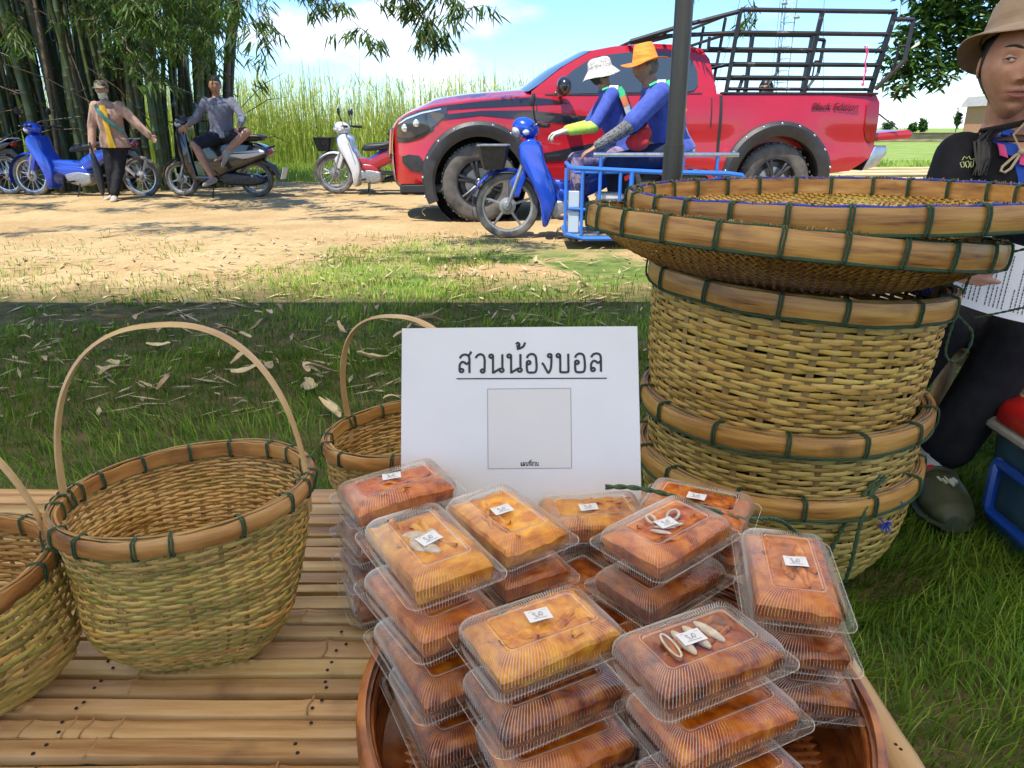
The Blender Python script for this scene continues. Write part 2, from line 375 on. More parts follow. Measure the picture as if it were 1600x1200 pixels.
M_glassdark = principled('tinted_glass', (.035,.05,.06), .04, spec=.9, coat=.6)
# ------------------------------------------------------------------ ground
def ground_material():
    m = bpy.data.materials.new('ground_soil'); m.use_nodes = True; N = m.node_tree.nodes; L = m.node_tree.links; b = N['Principled BSDF']
    g = N.new('ShaderNodeNewGeometry'); sp = N.new('ShaderNodeSeparateXYZ'); L.new(g.outputs['Position'], sp.inputs[0])
    def noise(scale, detail=6, rough=.6):
        n = N.new('ShaderNodeTexNoise'); n.inputs['Scale'].default_value = scale; n.inputs['Detail'].default_value = detail; n.inputs['Roughness'].default_value = rough
        L.new(g.outputs['Position'], n.inputs['Vector']); return n.outputs['Fac']
    def mr(src, a, b_, c=0., d=1., smooth=True):
        k = N.new('ShaderNodeMapRange'); k.inputs[1].default_value = a; k.inputs[2].default_value = b_; k.inputs[3].default_value = c; k.inputs[4].default_value = d
        if smooth: k.interpolation_type = 'SMOOTHSTEP'
        L.new(src, k.inputs[0]); return k.outputs[0]
    def math_(op, a, b_):
        k = N.new('ShaderNodeMath'); k.operation = op
        for i, x in enumerate((a, b_)):
            if isinstance(x, (int, float)): k.inputs[i].default_value = x
            else: L.new(x, k.inputs[i])
        return k.outputs[0]
    def mix(f, a, b_):
        k = N.new('ShaderNodeMix'); k.data_type = 'RGBA'
        if isinstance(f, float): k.inputs[0].default_value = f
        else: L.new(f, k.inputs[0])
        for i, x in ((6, a), (7, b_)):
            if isinstance(x, tuple): k.inputs[i].default_value = (*x, 1)
            else: L.new(x, k.inputs[i])
        return k.outputs[2]
    n1, n2, n3, n4 = noise(1.1), noise(9.), noise(60., 4), noise(.35)
    dirt = mix(mr(n1, .3, .7), (.36,.235,.105), (.48,.345,.175))
    dirt = mix(mr(n2, .52, .75), dirt, (.31,.21,.115))
    dirt = mix(mr(n3, .55, .7), dirt, (.62,.50,.29))
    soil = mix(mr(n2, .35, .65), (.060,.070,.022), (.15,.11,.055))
    green = mix(mr(n2, .3, .7), (.075,.125,.025), (.16,.20,.05))
    field = mix(mr(noise(.8), .3, .7), (.16,.24,.045), (.27,.34,.09))
    yw = math_('ADD', sp.outputs['Y'], mr(n1, 0, 1, -1.0, 1.0, False))
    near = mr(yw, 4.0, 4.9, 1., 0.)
    patch = math_('MULTIPLY', math_('MULTIPLY', mr(yw, 6.8, 5.6), mr(sp.outputs['X'], -2.2, -.6)), mr(n1, .42, .55))
    far = mr(math_('ADD', sp.outputs['Y'], mr(n4, 0, 1, -2., 2., False)), 13.2, 14.8)
    rightfield = math_('MULTIPLY', mr(sp.outputs['X'], 3.2, 4.5), mr(sp.outputs['Y'], 9.3, 10.3))
    c = mix(patch, dirt, green)
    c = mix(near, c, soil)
    c = mix(math_('MAXIMUM', far, rightfield), c, field)
    L.new(c, b.inputs['Base Color']); b.inputs['Roughness'].default_value = .95; b.inputs['Specular IOR Level'].default_value = .15
    bp = N.new('ShaderNodeBump'); bp.inputs['Strength'].default_value = .6; bp.inputs['Distance'].default_value = .03
    L.new(math_('ADD', n2, math_('MULTIPLY', n3, .4)), bp.inputs['Height']); L.new(bp.outputs['Normal'], b.inputs['Normal'])
    return m
M_ground = ground_material()
xs = np.concatenate([np.linspace(-3000, -40, 12), np.linspace(-30, 30, 121), np.linspace(40, 3000, 12)])
ys = np.concatenate([np.linspace(-300, -6, 5), np.linspace(-4, 26, 121), np.linspace(30, 5000, 14)])
X, Y = np.meshgrid(xs, ys)
def ground_z(x, y):
    w = np.clip((np.abs(y - 1.2) - 1.8) / 2.5, 0, 1) * np.clip((60 - np.abs(y)) / 20, 0, 1)
    return (fbm2(x, y, .9, 3) - .5) * .05 * w
Z = ground_z(X, Y)
a, b = X.shape
idx = np.arange(a * b).reshape(a, b)
Fg = np.stack([idx[:-1, :-1], idx[:-1, 1:], idx[1:, 1:], idx[1:, :-1]], -1).reshape(-1, 4)
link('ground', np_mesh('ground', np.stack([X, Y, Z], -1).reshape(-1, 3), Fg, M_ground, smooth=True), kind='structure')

# ------------------------------------------------------------------ grass
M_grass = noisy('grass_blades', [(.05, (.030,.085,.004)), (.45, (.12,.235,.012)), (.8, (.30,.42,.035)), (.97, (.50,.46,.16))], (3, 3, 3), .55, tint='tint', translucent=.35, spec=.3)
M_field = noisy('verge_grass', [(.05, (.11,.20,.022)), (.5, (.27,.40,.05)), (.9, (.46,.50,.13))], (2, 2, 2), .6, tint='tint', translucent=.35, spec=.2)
def scatter(n, x0, x1, y0, y1, dens=None):
    P = np.stack([rng.uniform(x0, x1, n), rng.uniform(y0, y1, n)], 1)
    if dens is not None: P = P[rng.uniform(0, 1, n) < dens(P[:, 0], P[:, 1])]
    return P
def grass_obj(name, sets, mat, label=None):
    Vs = []; Fs = []; Ts = []; o = 0
    for (P2, h0, h1, w0, w1, l0, l1, segs, t0, t1) in sets:
        n = len(P2); P = np.column_stack([P2, ground_z(P2[:, 0], P2[:, 1]) - .004])
        clump = fbm2(P2[:, 0], P2[:, 1], 6., 5)
        H = rng.uniform(h0, h1, n) * (.7 + .6 * clump); W = rng.uniform(w0, w1, n); ln = rng.uniform(l0, l1, n)
        az = rng.uniform(0, 2*PI, n) * .55 + fbm2(P2[:, 0], P2[:, 1], 2.5, 9) * 7
        ti = np.clip(rng.uniform(t0, t1, n) + (clump - .5) * .25, 0, 1); ti[rng.uniform(0, 1, n) < .03] = 1.0
        V, F, T = blades(P, H, W, ln, az, segs, 1.0, ti, .5)
        Vs.append(V); Fs.append(F + o); Ts.append(T); o += len(V)
    return link(name, np_mesh(name, np.concatenate(Vs), np.concatenate(Fs), mat, np.concatenate(Ts), smooth=True), kind='stuff', label=label)
def near_dens(x, y):
    bare = np.clip((fbm2(x, y, 2.0, 21) - .40) / .16, 0, 1)
    leftfar = np.clip((y - 2.6) / 1.2, 0, 1) * np.clip((-x - .3) / 1.4, 0, 1)
    d = 1 - leftfar * (1 - bare) * .95
    d *= 1 - .75 * np.clip((y - 3.6) / .9, 0, 1)
    return np.where((x < .42) & (x > -1.5) & (y < 1.0), .12, d)
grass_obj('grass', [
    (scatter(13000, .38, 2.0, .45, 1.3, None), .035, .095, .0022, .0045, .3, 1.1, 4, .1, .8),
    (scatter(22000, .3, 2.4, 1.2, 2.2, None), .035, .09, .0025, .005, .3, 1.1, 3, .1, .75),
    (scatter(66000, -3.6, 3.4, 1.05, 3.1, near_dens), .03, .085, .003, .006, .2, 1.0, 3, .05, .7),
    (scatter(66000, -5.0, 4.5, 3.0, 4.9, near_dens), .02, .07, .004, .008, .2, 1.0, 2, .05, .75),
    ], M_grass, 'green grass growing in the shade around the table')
def patch_dens(x, y):
    n = np.clip((fbm2(x, y, 1.6, 31) - .42) / .2, 0, 1)
    return n * np.clip((x + 3.2) / 2.2, .1, 1) * np.clip((7.0 - y) / 1.5, 0, 1)
def verge_dens(x, y): return np.clip((fbm2(x, y, 1.0, 33) - .3) / .2, .25, 1)
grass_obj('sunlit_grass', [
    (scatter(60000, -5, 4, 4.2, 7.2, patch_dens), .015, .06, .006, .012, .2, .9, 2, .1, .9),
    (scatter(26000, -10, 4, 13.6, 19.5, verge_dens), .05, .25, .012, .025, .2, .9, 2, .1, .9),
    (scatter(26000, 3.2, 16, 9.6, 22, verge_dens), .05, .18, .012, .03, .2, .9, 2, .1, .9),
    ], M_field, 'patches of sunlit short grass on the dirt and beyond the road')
# tall reed-like grass beyond the road
M_reed = noisy('tall_grass', [(.05, (.22,.30,.04)), (.45, (.44,.52,.10)), (.85, (.62,.62,.20)), (1., (.62,.54,.26))], (1, 1, .6), .6, tint='tint', translucent=.4, spec=.2)
n = 15000
P2 = np.stack([rng.uniform(-22, 4.5, n), 18.6 + rng.uniform(0, 1, n) ** 1.4 * 4.5], 1)
top = 1.35 + 1.05 * fbm2(P2[:, 0], P2[:, 1] * .3, 1.3, 44)
H = top * rng.uniform(.55, 1.12, n); V, F, T = blades(np.column_stack([P2, np.full(n, -.02)]), H, rng.uniform(.014, .035, n), rng.uniform(.02, .28, n), rng.uniform(0, 6.28, n), 4, 1.0, np.clip(rng.uniform(.1, .85, n), 0, 1), .2)
n2 = 9000
P3 = np.stack([rng.uniform(-22, 4.5, n2), 18.4 + rng.uniform(0, 1, n2) * 3], 1)
hh = rng.uniform(.5, 2.0, n2); V2, F2, T2 = blades(np.column_stack([P3, hh]), rng.uniform(.25, .5, n2), rng.uniform(.02, .04, n2), rng.uniform(.5, 1.5, n2), rng.uniform(0, 6.28, n2), 2, 1.0, rng.uniform(.2, .95, n2), .8)
n3 = 420
P4 = np.stack([rng.uniform(-20, 4.0, n3), 19 + rng.uniform(0, 1, n3) * 3], 1)
V3, F3, T3 = blades(np.column_stack([P4, np.full(n3, 1.1)]), rng.uniform(.9, 1.65, n3), rng.uniform(.03, .055, n3), rng.uniform(.0, .12, n3), rng.uniform(0, 6.28, n3), 4, 1.0, rng.uniform(.75, 1.0, n3), .1)
link('tall_grass', np_mesh('tall_grass', np.concatenate([V, V2, V3]), np.concatenate([F, F2 + len(V), F3 + len(V) + len(V2)]), M_reed, np.concatenate([T, T2, T3]), smooth=True), kind='stuff', label='stand of tall yellow-green reed grass beyond the dirt road')

# ------------------------------------------------------------------ dry bamboo sheaths
M_dry = noisy('dry_sheath', [(.25, (.30,.20,.10)), (.55, (.48,.36,.20)), (.8, (.62,.50,.29))], (12, 30, 12), .75, .3, objrand=.42, huerand=.02)
def leaf_mesh(seed, L_=.2, W_=.05, curl=.4):
    r = random.Random(seed); mb = MB(); P = []
    n = 9
    for i in range(n):
        t = i / (n - 1); w = W_ * (math.sin(PI * min(1, t * .88 + .08)) ** (.6 + .15 * (seed % 3))) * (.75 + .4 * r.random()); row = []
        for j in range(5):
            s = j / 2 - 1
            row.append(Vector(((t - .5) * L_, s * w * .5 + .01 * math.sin(t * 4 + seed), .012 + curl * w * (s * s) * .6 + .02 * curl * math.sin(t * PI * 1.3 + seed))))
        P.append(row)
    P2_ = [[p - Vector((0, 0, .0015)) for p in row] for row in P]
    mb.grid(P); mb.grid([list(reversed(row)) for row in P2_])
    return mb.mesh('dry_sheath', M_dry, True, False)
LM = [leaf_mesh(i, .125 + .04 * (i % 3), .026 + .008 * (i % 4), .3 + .2 * (i % 3)) for i in range(8)]
spots = [(-.42,2.42,.6),(-.93,2.36,2.9),(-.62,2.32,2.2),(-1.55,3.1,.5),(-1.35,3.35,2.6),(-1.1,2.9,1.2),(-2.2,3.2,.3),(-1.9,2.9,2.0),(-2.6,3.5,.4),(-.75,2.75,.2),(-2.0,3.6,1.0)]
r_ = random.Random(4)
for i in range(30):
    y = r_.uniform(2.5, 3.9); spots.append((r_.uniform(-.62 * y, -.1 * y), y, r_.uniform(0, 6.28)))
for i in range(28):
    y = r_.uniform(4.0, 6.2); spots.append((r_.uniform(-.6 * y, .2 * y), y, r_.uniform(0, 6.28)))
for i, (x, y, a_) in enumerate(spots):
    lit = y > 4.05
    o = link('dry_leaf', LM[i % 8], None, (x, y, .035 if not lit else .012), (r_.uniform(-.25, .25), r_.uniform(-.2, .2), a_),
             label='dry tan bamboo sheath lying on the sunlit dirt and grass' if lit else 'dry tan bamboo sheath lying in the shaded grass', category='dry leaf',
             group='dry bamboo sheaths on the ' + ('sunlit ground' if lit else 'shaded grass'))
    s_ = r_.uniform(.45, 1.05) * (.7 if lit else 1.0); o.scale = (s_, s_, 1)
# small litter
nl = 5200
P2 = scatter(nl, -5, 3, 2.3, 7.0, lambda x, y: np.where((x > -.1) & (y < 3.6), .15, np.clip(fbm2(x, y, 1.8, 51), .1, 1)))
nl = len(P2); az = rng.uniform(0, 6.28, nl); ll = rng.uniform(.02, .08, nl); ww = rng.uniform(.004, .012, nl)
c_ = np.column_stack([P2, ground_z(P2[:, 0], P2[:, 1]) + rng.uniform(.004, .03, nl)]); d = np.stack([np.cos(az), np.sin(az), rng.uniform(-.25, .25, nl)], 1) * ll[:, None]; s = np.stack([-np.sin(az), np.cos(az), np.zeros(nl)], 1) * ww[:, None]
V = np.stack([c_ - d, c_ - s, c_ + d, c_ + s], 1).reshape(-1, 3); F = (np.arange(nl) * 4)[:, None] + np.array([[0, 1, 2, 3]])
link('leaf_litter', np_mesh('leaf_litter', V, F, M_dry), kind='stuff', label='fine dry leaf litter strewn on grass and dirt')
# ------------------------------------------------------------------ bamboo table
TZ = .34
table = thing('bamboo_table', 'low bamboo slat table in the foreground holding the baskets and fruit boxes', 'table', (0, 0, 0))
def slat_mesh(y0, y1, seed, x0=-1.15, x1=.372):
    r = random.Random(seed); mb = MB(); P = []
    nodes = sorted([r.uniform(x0, x1) if k else (-.455 if seed % 3 else -.25) + r.uniform(-.03, .03) + (seed % 5) * .012 for k in range(4)])
    xs_ = sorted(set([x0, x1] + [x0 + (x1 - x0) * k / 46 for k in range(1, 46)] + [nd + e for nd in nodes for e in (-.012, -.004, .0, .004, .012) if x0 < nd + e < x1]))
    w = y1 - y0; cyy = (y0 + y1) / 2; ph = r.uniform(0, 6)
    cs = [(-.5, -.011), (-.5, -.0022), (-.475, -.0004), (-.25, .0002), (0, .0005), (.25, .0002), (.475, -.0004), (.5, -.0022), (.5, -.011)]
    for x in xs_:
        nd = max([0] + [1 - abs(x - q) / .0125 for q in nodes]); bz = .0016 * nd; wob = .0012 * math.sin(x * 7 + ph) + .0006 * math.sin(x * 23 + ph)
        P.append([Vector((x, cyy + s * w * (1 + .012 * nd) + wob, z + bz + .001 * math.sin(x * 4 + ph * 2))) for s, z in cs])
    mb.grid(P); mb.f.append(tuple(range(9))); mb.m.append(0); mb.f.append(tuple(range((len(xs_) - 1) * 9, len(xs_) * 9))); mb.m.append(0)
    me = mb.mesh('slat', [M_slat], 32, True)
    return me, nodes
ys_ = [1.168,1.113,1.074,1.037,1.003,.976,.942,.911,.879,.856,.822,.791,.762,.726,.693,.663,.632,.601,.572,.542,.512,.482,.451,.42,.39,.36]
M_slatring = noisy('bamboo_node_ring', [(.3, (.24,.12,.045)), (.7, (.46,.30,.14))], (30, 30, 30), .5, .3)
for i in range(len(ys_) - 1):
    g = .0022 + .0018 * rnd.random()
    me, nodes = slat_mesh(ys_[i + 1] + g, ys_[i] - g, i, x1=.372 if ys_[i] < .93 else .30)
    dz = rnd.uniform(-.0012, .0012)
    s = link('slat', me, table, (0, 0, TZ + dz), (0, 0, rnd.uniform(-.0015, .0015)))
    w = ys_[i] - ys_[i+1]; cyy = (ys_[i] + ys_[i+1]) / 2
    hb = MB()
    for bx in (-.735, -.475, -.213, .05, .335):
        for k in (-1, 1):
            if rnd.random() < .9: hb.lathe([(0, .0006), (.0017, .0007), (.0022, 0)], (bx + rnd.uniform(-.008, .008) + (cyy-.7)*.02, cyy + k * w * .17 + rnd.uniform(-.002, .002), .0016), 7)
    hb.build('nail_hole', M_hole, s, kind='stuff')
    rb = MB()   # slightly raised ring scar of each node
    for q in nodes:
        rb.tube([(q + .0016 * math.sin(k + i), cyy + (k / 6 - .5) * w * .93, .0016 + .0006 * (1 - abs(k - 3) / 3)) for k in range(7)], .0011, 5)
    rb.build('node_ring', M_slatring, s, kind='stuff')
# side rail (half bamboo) over the slat ends, and the frame beneath
mb = MB()
pts = [(.384, y, TZ + .004) for y in np.linspace(.3, .925, 24)]
rad = [.0215 + .0022 * max(0, 1 - abs(((y - .1) % .31) - .155) / .012) for y in np.linspace(.3, .925, 24)]
mb.tube(pts, rad, 14, flat=.62, up=(1, 0, 0))
rail = mb.build('side_rail', M_pole, table)
hb = MB()
for (x, y) in ((.372, .63), (.379, .615), (.384, .577), (.386, .571), (.377, .52), (.384, .80)):
    hb.lathe([(0, .0006), (.0016, .0006), (.002, 0)], (x, y, TZ + .0175), 7)
hb.build('nail_hole', M_hole, rail, kind='stuff')
for bx in (-1.0, -.735, -.475, -.213, .05, .335):
    MB().tube([(bx, .34, TZ - .032), (bx, 1.16, TZ - .032)], .02, 10).build('cross_beam', M_pole, table)
for y in (.42, 1.1):
    MB().tube([(-1.12, y, TZ - .074), (.37, y, TZ - .074)], .022, 10).build('beam', M_pole, table)
for x in (-1.05, -.35, .33):
    for y in (.42, 1.1): MB().tube([(x, y, -.01), (x, y, TZ - .09)], .026, 12).build('leg', M_pole, table)

# ------------------------------------------------------------------ woven baskets
def smooth01(t): t = max(0., min(1., t)); return t * t * (3 - 2 * t)
class Shape:
    """radius/height surface of a basket, base at z=0"""
    def __init__(s, h, prof, square=0.0, sqrot=0.0, tilt=(0, 0)):
        s.h = h; s.prof = prof; s.square = square; s.sqrot = sqrot; s.tilt = tilt
    def r(s, t):
        p = s.prof
        for i in range(len(p) - 1):
            if t <= p[i + 1][0]:
                u = (t - p[i][0]) / (p[i+1][0] - p[i][0]); a, b = p[i][1], p[i+1][1]
                m0 = (p[i+1][1] - p[i-1][1]) / (p[i+1][0] - p[i-1][0]) if i else (b - a) / (p[i+1][0] - p[i][0])
                m1 = (p[i+2][1] - p[i][1]) / (p[i+2][0] - p[i][0]) if i + 2 < len(p) else (b - a) / (p[i+1][0] - p[i][0])
                dt = p[i+1][0] - p[i][0]
                return (2*u**3-3*u*u+1)*a + (u**3-2*u*u+u)*dt*m0 + (-2*u**3+3*u*u)*b + (u**3-u*u)*dt*m1
        return p[-1][1]
    def P(s, t, phi, dr=0.0, dz=0.0):
        n = 2 + (5.0 * (1 - smooth01(t / .75)) if s.square else 0)
        if s.square and n > 2.01:
            c, d = abs(math.cos(phi - s.sqrot)), abs(math.sin(phi - s.sqrot)); k = (c**n + d**n) ** (-1 / n)
            k = 1 + (k - 1) * s.square
        else: k = 1
        r = s.r(t) * k + dr; x, y = r * math.cos(phi), r * math.sin(phi); z = t * s.h + dz
        return Vector((x, y, z + smooth01(t) * (x * s.tilt[0] + y * s.tilt[1])))
def weave(root, S, rows, N, A, thick, mats, t0=.0, t1=.97, seed=0, hfac=1.06, skip=None, under=.5):
    r = random.Random(seed); m = N * 4; hh = S.h * (t1 - t0) / rows
    q = 0
    for k in range(rows):
        t = t0 + (k + .5) / rows * (t1 - t0); V = []; ph = r.uniform(0, 6); sgn = 1 if (k // 1) % 2 else -1
        hw = hh * hfac * .5 * r.uniform(.86, 1.06)
        a1, a2, a3 = r.uniform(.0004, .0012), r.uniform(0, 6), r.uniform(0, 6)
        for j in range(m):
            phi = 2 * PI * j / m; c = math.cos(N / 2 * phi) * sgn
            c = math.copysign(abs(c) ** .6, c)
            dz = hh * .16 * math.sin(3 * phi + a2) + hh * .10 * math.sin(11 * phi + a3) + r.uniform(-.04, .04) * hh
            dr = A * c + a1 * math.sin(5 * phi + ph)
            wj = hw * (1 + .14 * math.sin(17 * phi + a2) + .07 * math.sin(41 * phi))
            V += [S.P(t, phi, dr, dz + wj), S.P(t, phi, dr + thick * .5, dz + wj * .80), S.P(t, phi, dr + thick * .5, dz - wj * .80), S.P(t, phi, dr, dz - wj), S.P(t, phi, dr - thick * .5, dz)]
        V = np.array([tuple(v) for v in V]); ii = np.arange(m); jj = (ii + 1) % m; F = []
        for c_ in range(5): F.append(np.stack([ii*5+c_, jj*5+c_, jj*5+(c_+1) % 5, ii*5+(c_+1) % 5], 1))
        F = np.concatenate(F)
        me = np_mesh('weft', V, F, mats)
        mi = np.zeros(len(F), np.int32); mi[3*m:5*m] = 1; me.polygons.foreach_set('material_index', mi)
        me.polygons.foreach_set('use_smooth', np.ones(len(F), bool))
        link('weft', me, root)
def stakes(root, S, N, w, mats, t0=0, t1=1, dr=0., off=0.):
    for i in range(N):
        phi = 2 * PI * (i + off) / N; P = []
        for k in range(15):
            t = t0 + (t1 - t0) * k / 14; p = S.P(t, phi, dr); r_ = math.hypot(p.x, p.y); d = Vector((-math.sin(phi), math.cos(phi), 0)) * w * .5
            n = Vector((math.cos(phi), math.sin(phi), 0)) * .0008
            P.append([p - d, p - d * .5 + n, p + d * .5 + n, p + d, p - n])
        MB().grid(P, wrap=True).build('stake', mats, root, True, False)
def band(S, t, r_off, thick, hgt, seed=0, z_off=0., n=96, gap=None, nodes=6):
    """bamboo hoop with node bumps"""
    r = random.Random(seed); nd = [r.uniform(0, 2*PI) for _ in range(nodes)]; P = []
    for j in range(n):
        phi = 2*PI*j/n; b = max([0] + [1 - abs((phi - q + PI) % (2*PI) - PI) / .05 for q in nd]); wob = .0006 * math.sin(9 * phi + seed) + .0005 * math.sin(23 * phi)
        c = [(-thick/2, -hgt/2), (thick*.3, -hgt/2), (thick/2 + .001, -hgt*.3), (thick/2 + .0014, 0), (thick/2 + .001, hgt*.3), (thick*.3, hgt/2), (-thick/2, hgt/2)]
        P.append([S.P(t, phi, r_off + dr + b * .0012, z_off + dz * (1 + .03*b) + wob) for dr, dz in c])
    mb = MB(); mb.grid(P + [P[0]], wrap=True); return mb
def binding_mesh(rw, rh, cr, turns=2, sp=.003, name='binding', mat=None, seed=0):
    """cord wound round a rim; lies in the xz plane at x=0 (radial x)"""
    mb = MB(); r = random.Random(seed)
    for q in range(turns):
        y = (q - (turns - 1) / 2) * sp; pts = []
        for k in range(16):
            t = 2*PI*k/16; c, s = math.cos(t), math.sin(t); f = (abs(c)**5 + abs(s)**5) ** (-.2)
            pts.append((c * f * rw, y + .0008 * math.sin(t + q) + r.uniform(-.0004, .0004), s * f * rh))
        mb.tube(pts, cr, 6, closed=True)
    return mb.mesh(name, mat or M_bind, True, True)
def bindings(root, S, t, r_off, z_off, meshes, phis, tiltfix=True):
    for i, phi in enumerate(phis):
        p = S.P(t, phi, r_off, z_off)
        link('binding', meshes[i % len(meshes)], root, p, (0, 0, phi))
def base_plate(root, S, mat, t=.01, mats2=None):
    P = []
    for f in (0.02, .5, .8, .93, 1.0): P.append([S.P(t, 2*PI*j/64, -(1-f) * S.r(t) - .002, (1 - f) * .006) for j in range(64)])
    MB().grid(P, wrap=True).build('base', mat, root, True, False)
def handle(root, S, t, phi, height, w, th, mat, lean=(0, 0), inward=0.0, n=44, z0=-.03):
    a = S.P(t, phi, .000, 0); b = S.P(t, phi + PI, .000, 0); P = []; c = (a + b) / 2; hv = (a - c); side = Vector((0, 0, 1)).cross(hv.normalized()).normalized()
    path = [a + Vector((0, 0, z0)), ]
    for k in range(n + 1):
        u = PI * k / n; cc = math.copysign(abs(math.cos(u)) ** .82, math.cos(u)); ss = abs(math.sin(u)) ** .88
        path.append(c + hv * cc * (1 - inward) + Vector((0, 0, height * ss)) + Vector((lean[0], lean[1], 0)) * ss)
    path.append(b + Vector((0, 0, z0)))
    for i, p in enumerate(path):
        d = (path[min(i+1, len(path)-1)] - path[max(i-1, 0)]).normalized(); nn = side.cross(d).normalized(); ww = w * (1 + .05 * math.sin(i * .9))
        P.append([p - side*ww/2 - nn*th*.3, p - side*ww*.3 + nn*th/2, p + side*ww*.3 + nn*th/2, p + side*ww/2 - nn*th*.3, p - nn*th/2])
    MB().grid(P, wrap=True).build('handle', mat, root, True, False)
    return a, b
# --- front basket with upright handle
def hand_basket(name_label, loc, S, rows, N, seed, hphi, hh, lean, mats, binds=16, rimh=.0185, th=.0040, hmat=None, group=None, hw=.013):
    root = thing('handled_basket', name_label, 'basket', loc, group=group)
    weave(root, S, rows, N, .0012, .0018, mats, .0, .965, seed)
    stakes(root, S, N, .006, M_stake, .0, .97)
    base_plate(root, S, M_weft_in)
    band(S, 1., .0038, th, rimh, seed).build('rim_band', M_rim, root, True, True)
    band(S, 1., -.0050, th*.8, rimh*.95, seed + 5).build('rim_band', M_rim, root, True, True)
    cb = MB(); r = random.Random(seed)
    for q in range(3):
        cb.tube([S.P(1., 2*PI*j/90, -.0025 + q * .0022 + .001 * math.sin(j * .37 + q), rimh * .5 + .0002 + .0016 * math.sin(j * .21 + 2*q)) for j in range(90)], .0013, 5, closed=True)
    cb.build('rim_filler', M_stake, root)
    bm_ = [binding_mesh(.0088, rimh * .5 + .0022, .0010, 2, .0026, seed=q) for q in range(3)]
    bindings(root, S, 1., -.0006, 0., bm_, [2*PI*(i + .25 * r.uniform(-1, 1)) / binds for i in range(binds)])
    handle(root, S, .95, hphi, hh, hw, .0042, hmat or M_rim, lean)
    # knots where the handle is tied on
    for s_ in (0, PI):
        for q in (-.05, .05): link('binding', bm_[0], root, S.P(1., hphi + s_ + q, 0), (0, .25, hphi + s_ + q * 5))
    return root
M_handle = noisy('handle_bamboo', [(.25, (.36,.20,.08)), (.55, (.52,.34,.15)), (.8, (.62,.45,.23))], (12, 12, 12), .35, .15, (300, 300, 30), rvar=.1)
S1 = Shape(.20, [(0, .060), (.12, .078), (.35, .108), (.65, .127), (1, .1375)], 1.0, .24, (.055, -.05))
hand_basket('woven bamboo basket with tall arched handle, standing whole at the left of the table', (-.376, .766, TZ + .0025), S1, 42, 46, 1, .10, .208, (-.006, .0), [M_weft_out, M_weft_in], 16, hmat=M_handle)
S2 = Shape(.150, [(0, .085), (.3, .128), (.65, .152), (.9, .148), (1, .140)], .8, .9, (.03, -.05))
hand_basket('round-bellied bamboo basket with handle cut off by the left frame edge', (-.640, .655, TZ + .0025), S2, 27, 44, 2, .37, .21, (-.02, 0), [M_weft_out, M_weft_in], 15, hmat=M_handle)
S3 = Shape(.15, [(0, .075), (.2, .105), (.6, .135), (1, .140)], 1.0, .5, (.10, -.06))
hand_basket('woven bamboo basket with handle standing half hidden behind the white sign', (-.150, 1.07, TZ + .0025), S3, 28, 42, 3, 2.62, .190, (-.030, 0), [M_weft_out, M_weft_in], 14, hmat=M_handle)

# --- big stacked baskets on the grass
def big_basket(label, loc, S, rows, N, seed, mats, binds, rimh, binds_off=0., rot=(0, 0, 0), tw=.0024, A=.0022):
    root = thing('storage_basket', label, 'basket', loc, rot, group='large bamboo baskets nested in a stack')
    weave(root, S, rows, N, A, tw, mats, .0, .975, seed, 1.04)
    stakes(root, S, N, .013, M_stake, .0, .98, .0)
    base_plate(root, S, M_weft_olive)
    band(S, 1., .009, .009, rimh, seed, n=128).build('rim_band', M_rimtray, root, True, True)
    band(S, 1., -.009, .007, rimh*.95, seed + 5, n=128).build('rim_band', M_rim, root, True, True)
    cb = MB()
    for q in range(4): cb.tube([S.P(1., 2*PI*j/110, -.006 + q * .0042 + .002 * math.sin(j * .37 + q), rimh*.47 + .002 * math.sin(j * .23 + 2*q)) for j in range(110)], .0026, 5, closed=True)
    cb.build('rim_filler', M_stake, root)
    sb = MB(); sb.tube([S.P(1., 2*PI*j/110, .0135, -rimh*.54 + .0015 * math.sin(j * .5)) for j in range(110)], .0028, 6, closed=True); sb.build('rim_cord', M_bind, root)
    r = random.Random(seed); bm_ = [binding_mesh(.0185, rimh*.5 + .0035, .0020, 2, .0050, seed=q) for q in range(3)]
    bindings(root, S, 1., 0., 0., bm_, [binds_off + 2*PI*(i + .12 * r.uniform(-1, 1)) / binds for i in range(binds)])
    return root
SB = Shape(.258, [(0, .175), (.15, .222), (.45, .268), (1, .288)])
bigs = []
bigs.append(big_basket('large round bamboo basket at the bottom of the stack, standing on the grass', (.592, 1.52, .004), SB, 26, 46, 11, [M_weft_olive, M_weft_in], 14, .036, -1.70, (0, R(-1.2), 0)))
bigs.append(big_basket('large round bamboo basket in the middle of the stack, between two others', (.594, 1.525, .130), SB, 26, 46, 12, [M_weft_olive, M_weft_in], 14, .036, -1.85, (0, R(-1.0), 0)))
SC = Shape(.33, [(0, .215), (.12, .250), (.4, .278), (1, .290)])
bigs.append(big_basket('tall golden bamboo basket at the top of the stack under two round trays', (.574, 1.53, .31), SC, 31, 50, 13, [M_weft_gold, M_weft_gold], 15, .038, -1.62, (0, R(3.4), 0)))

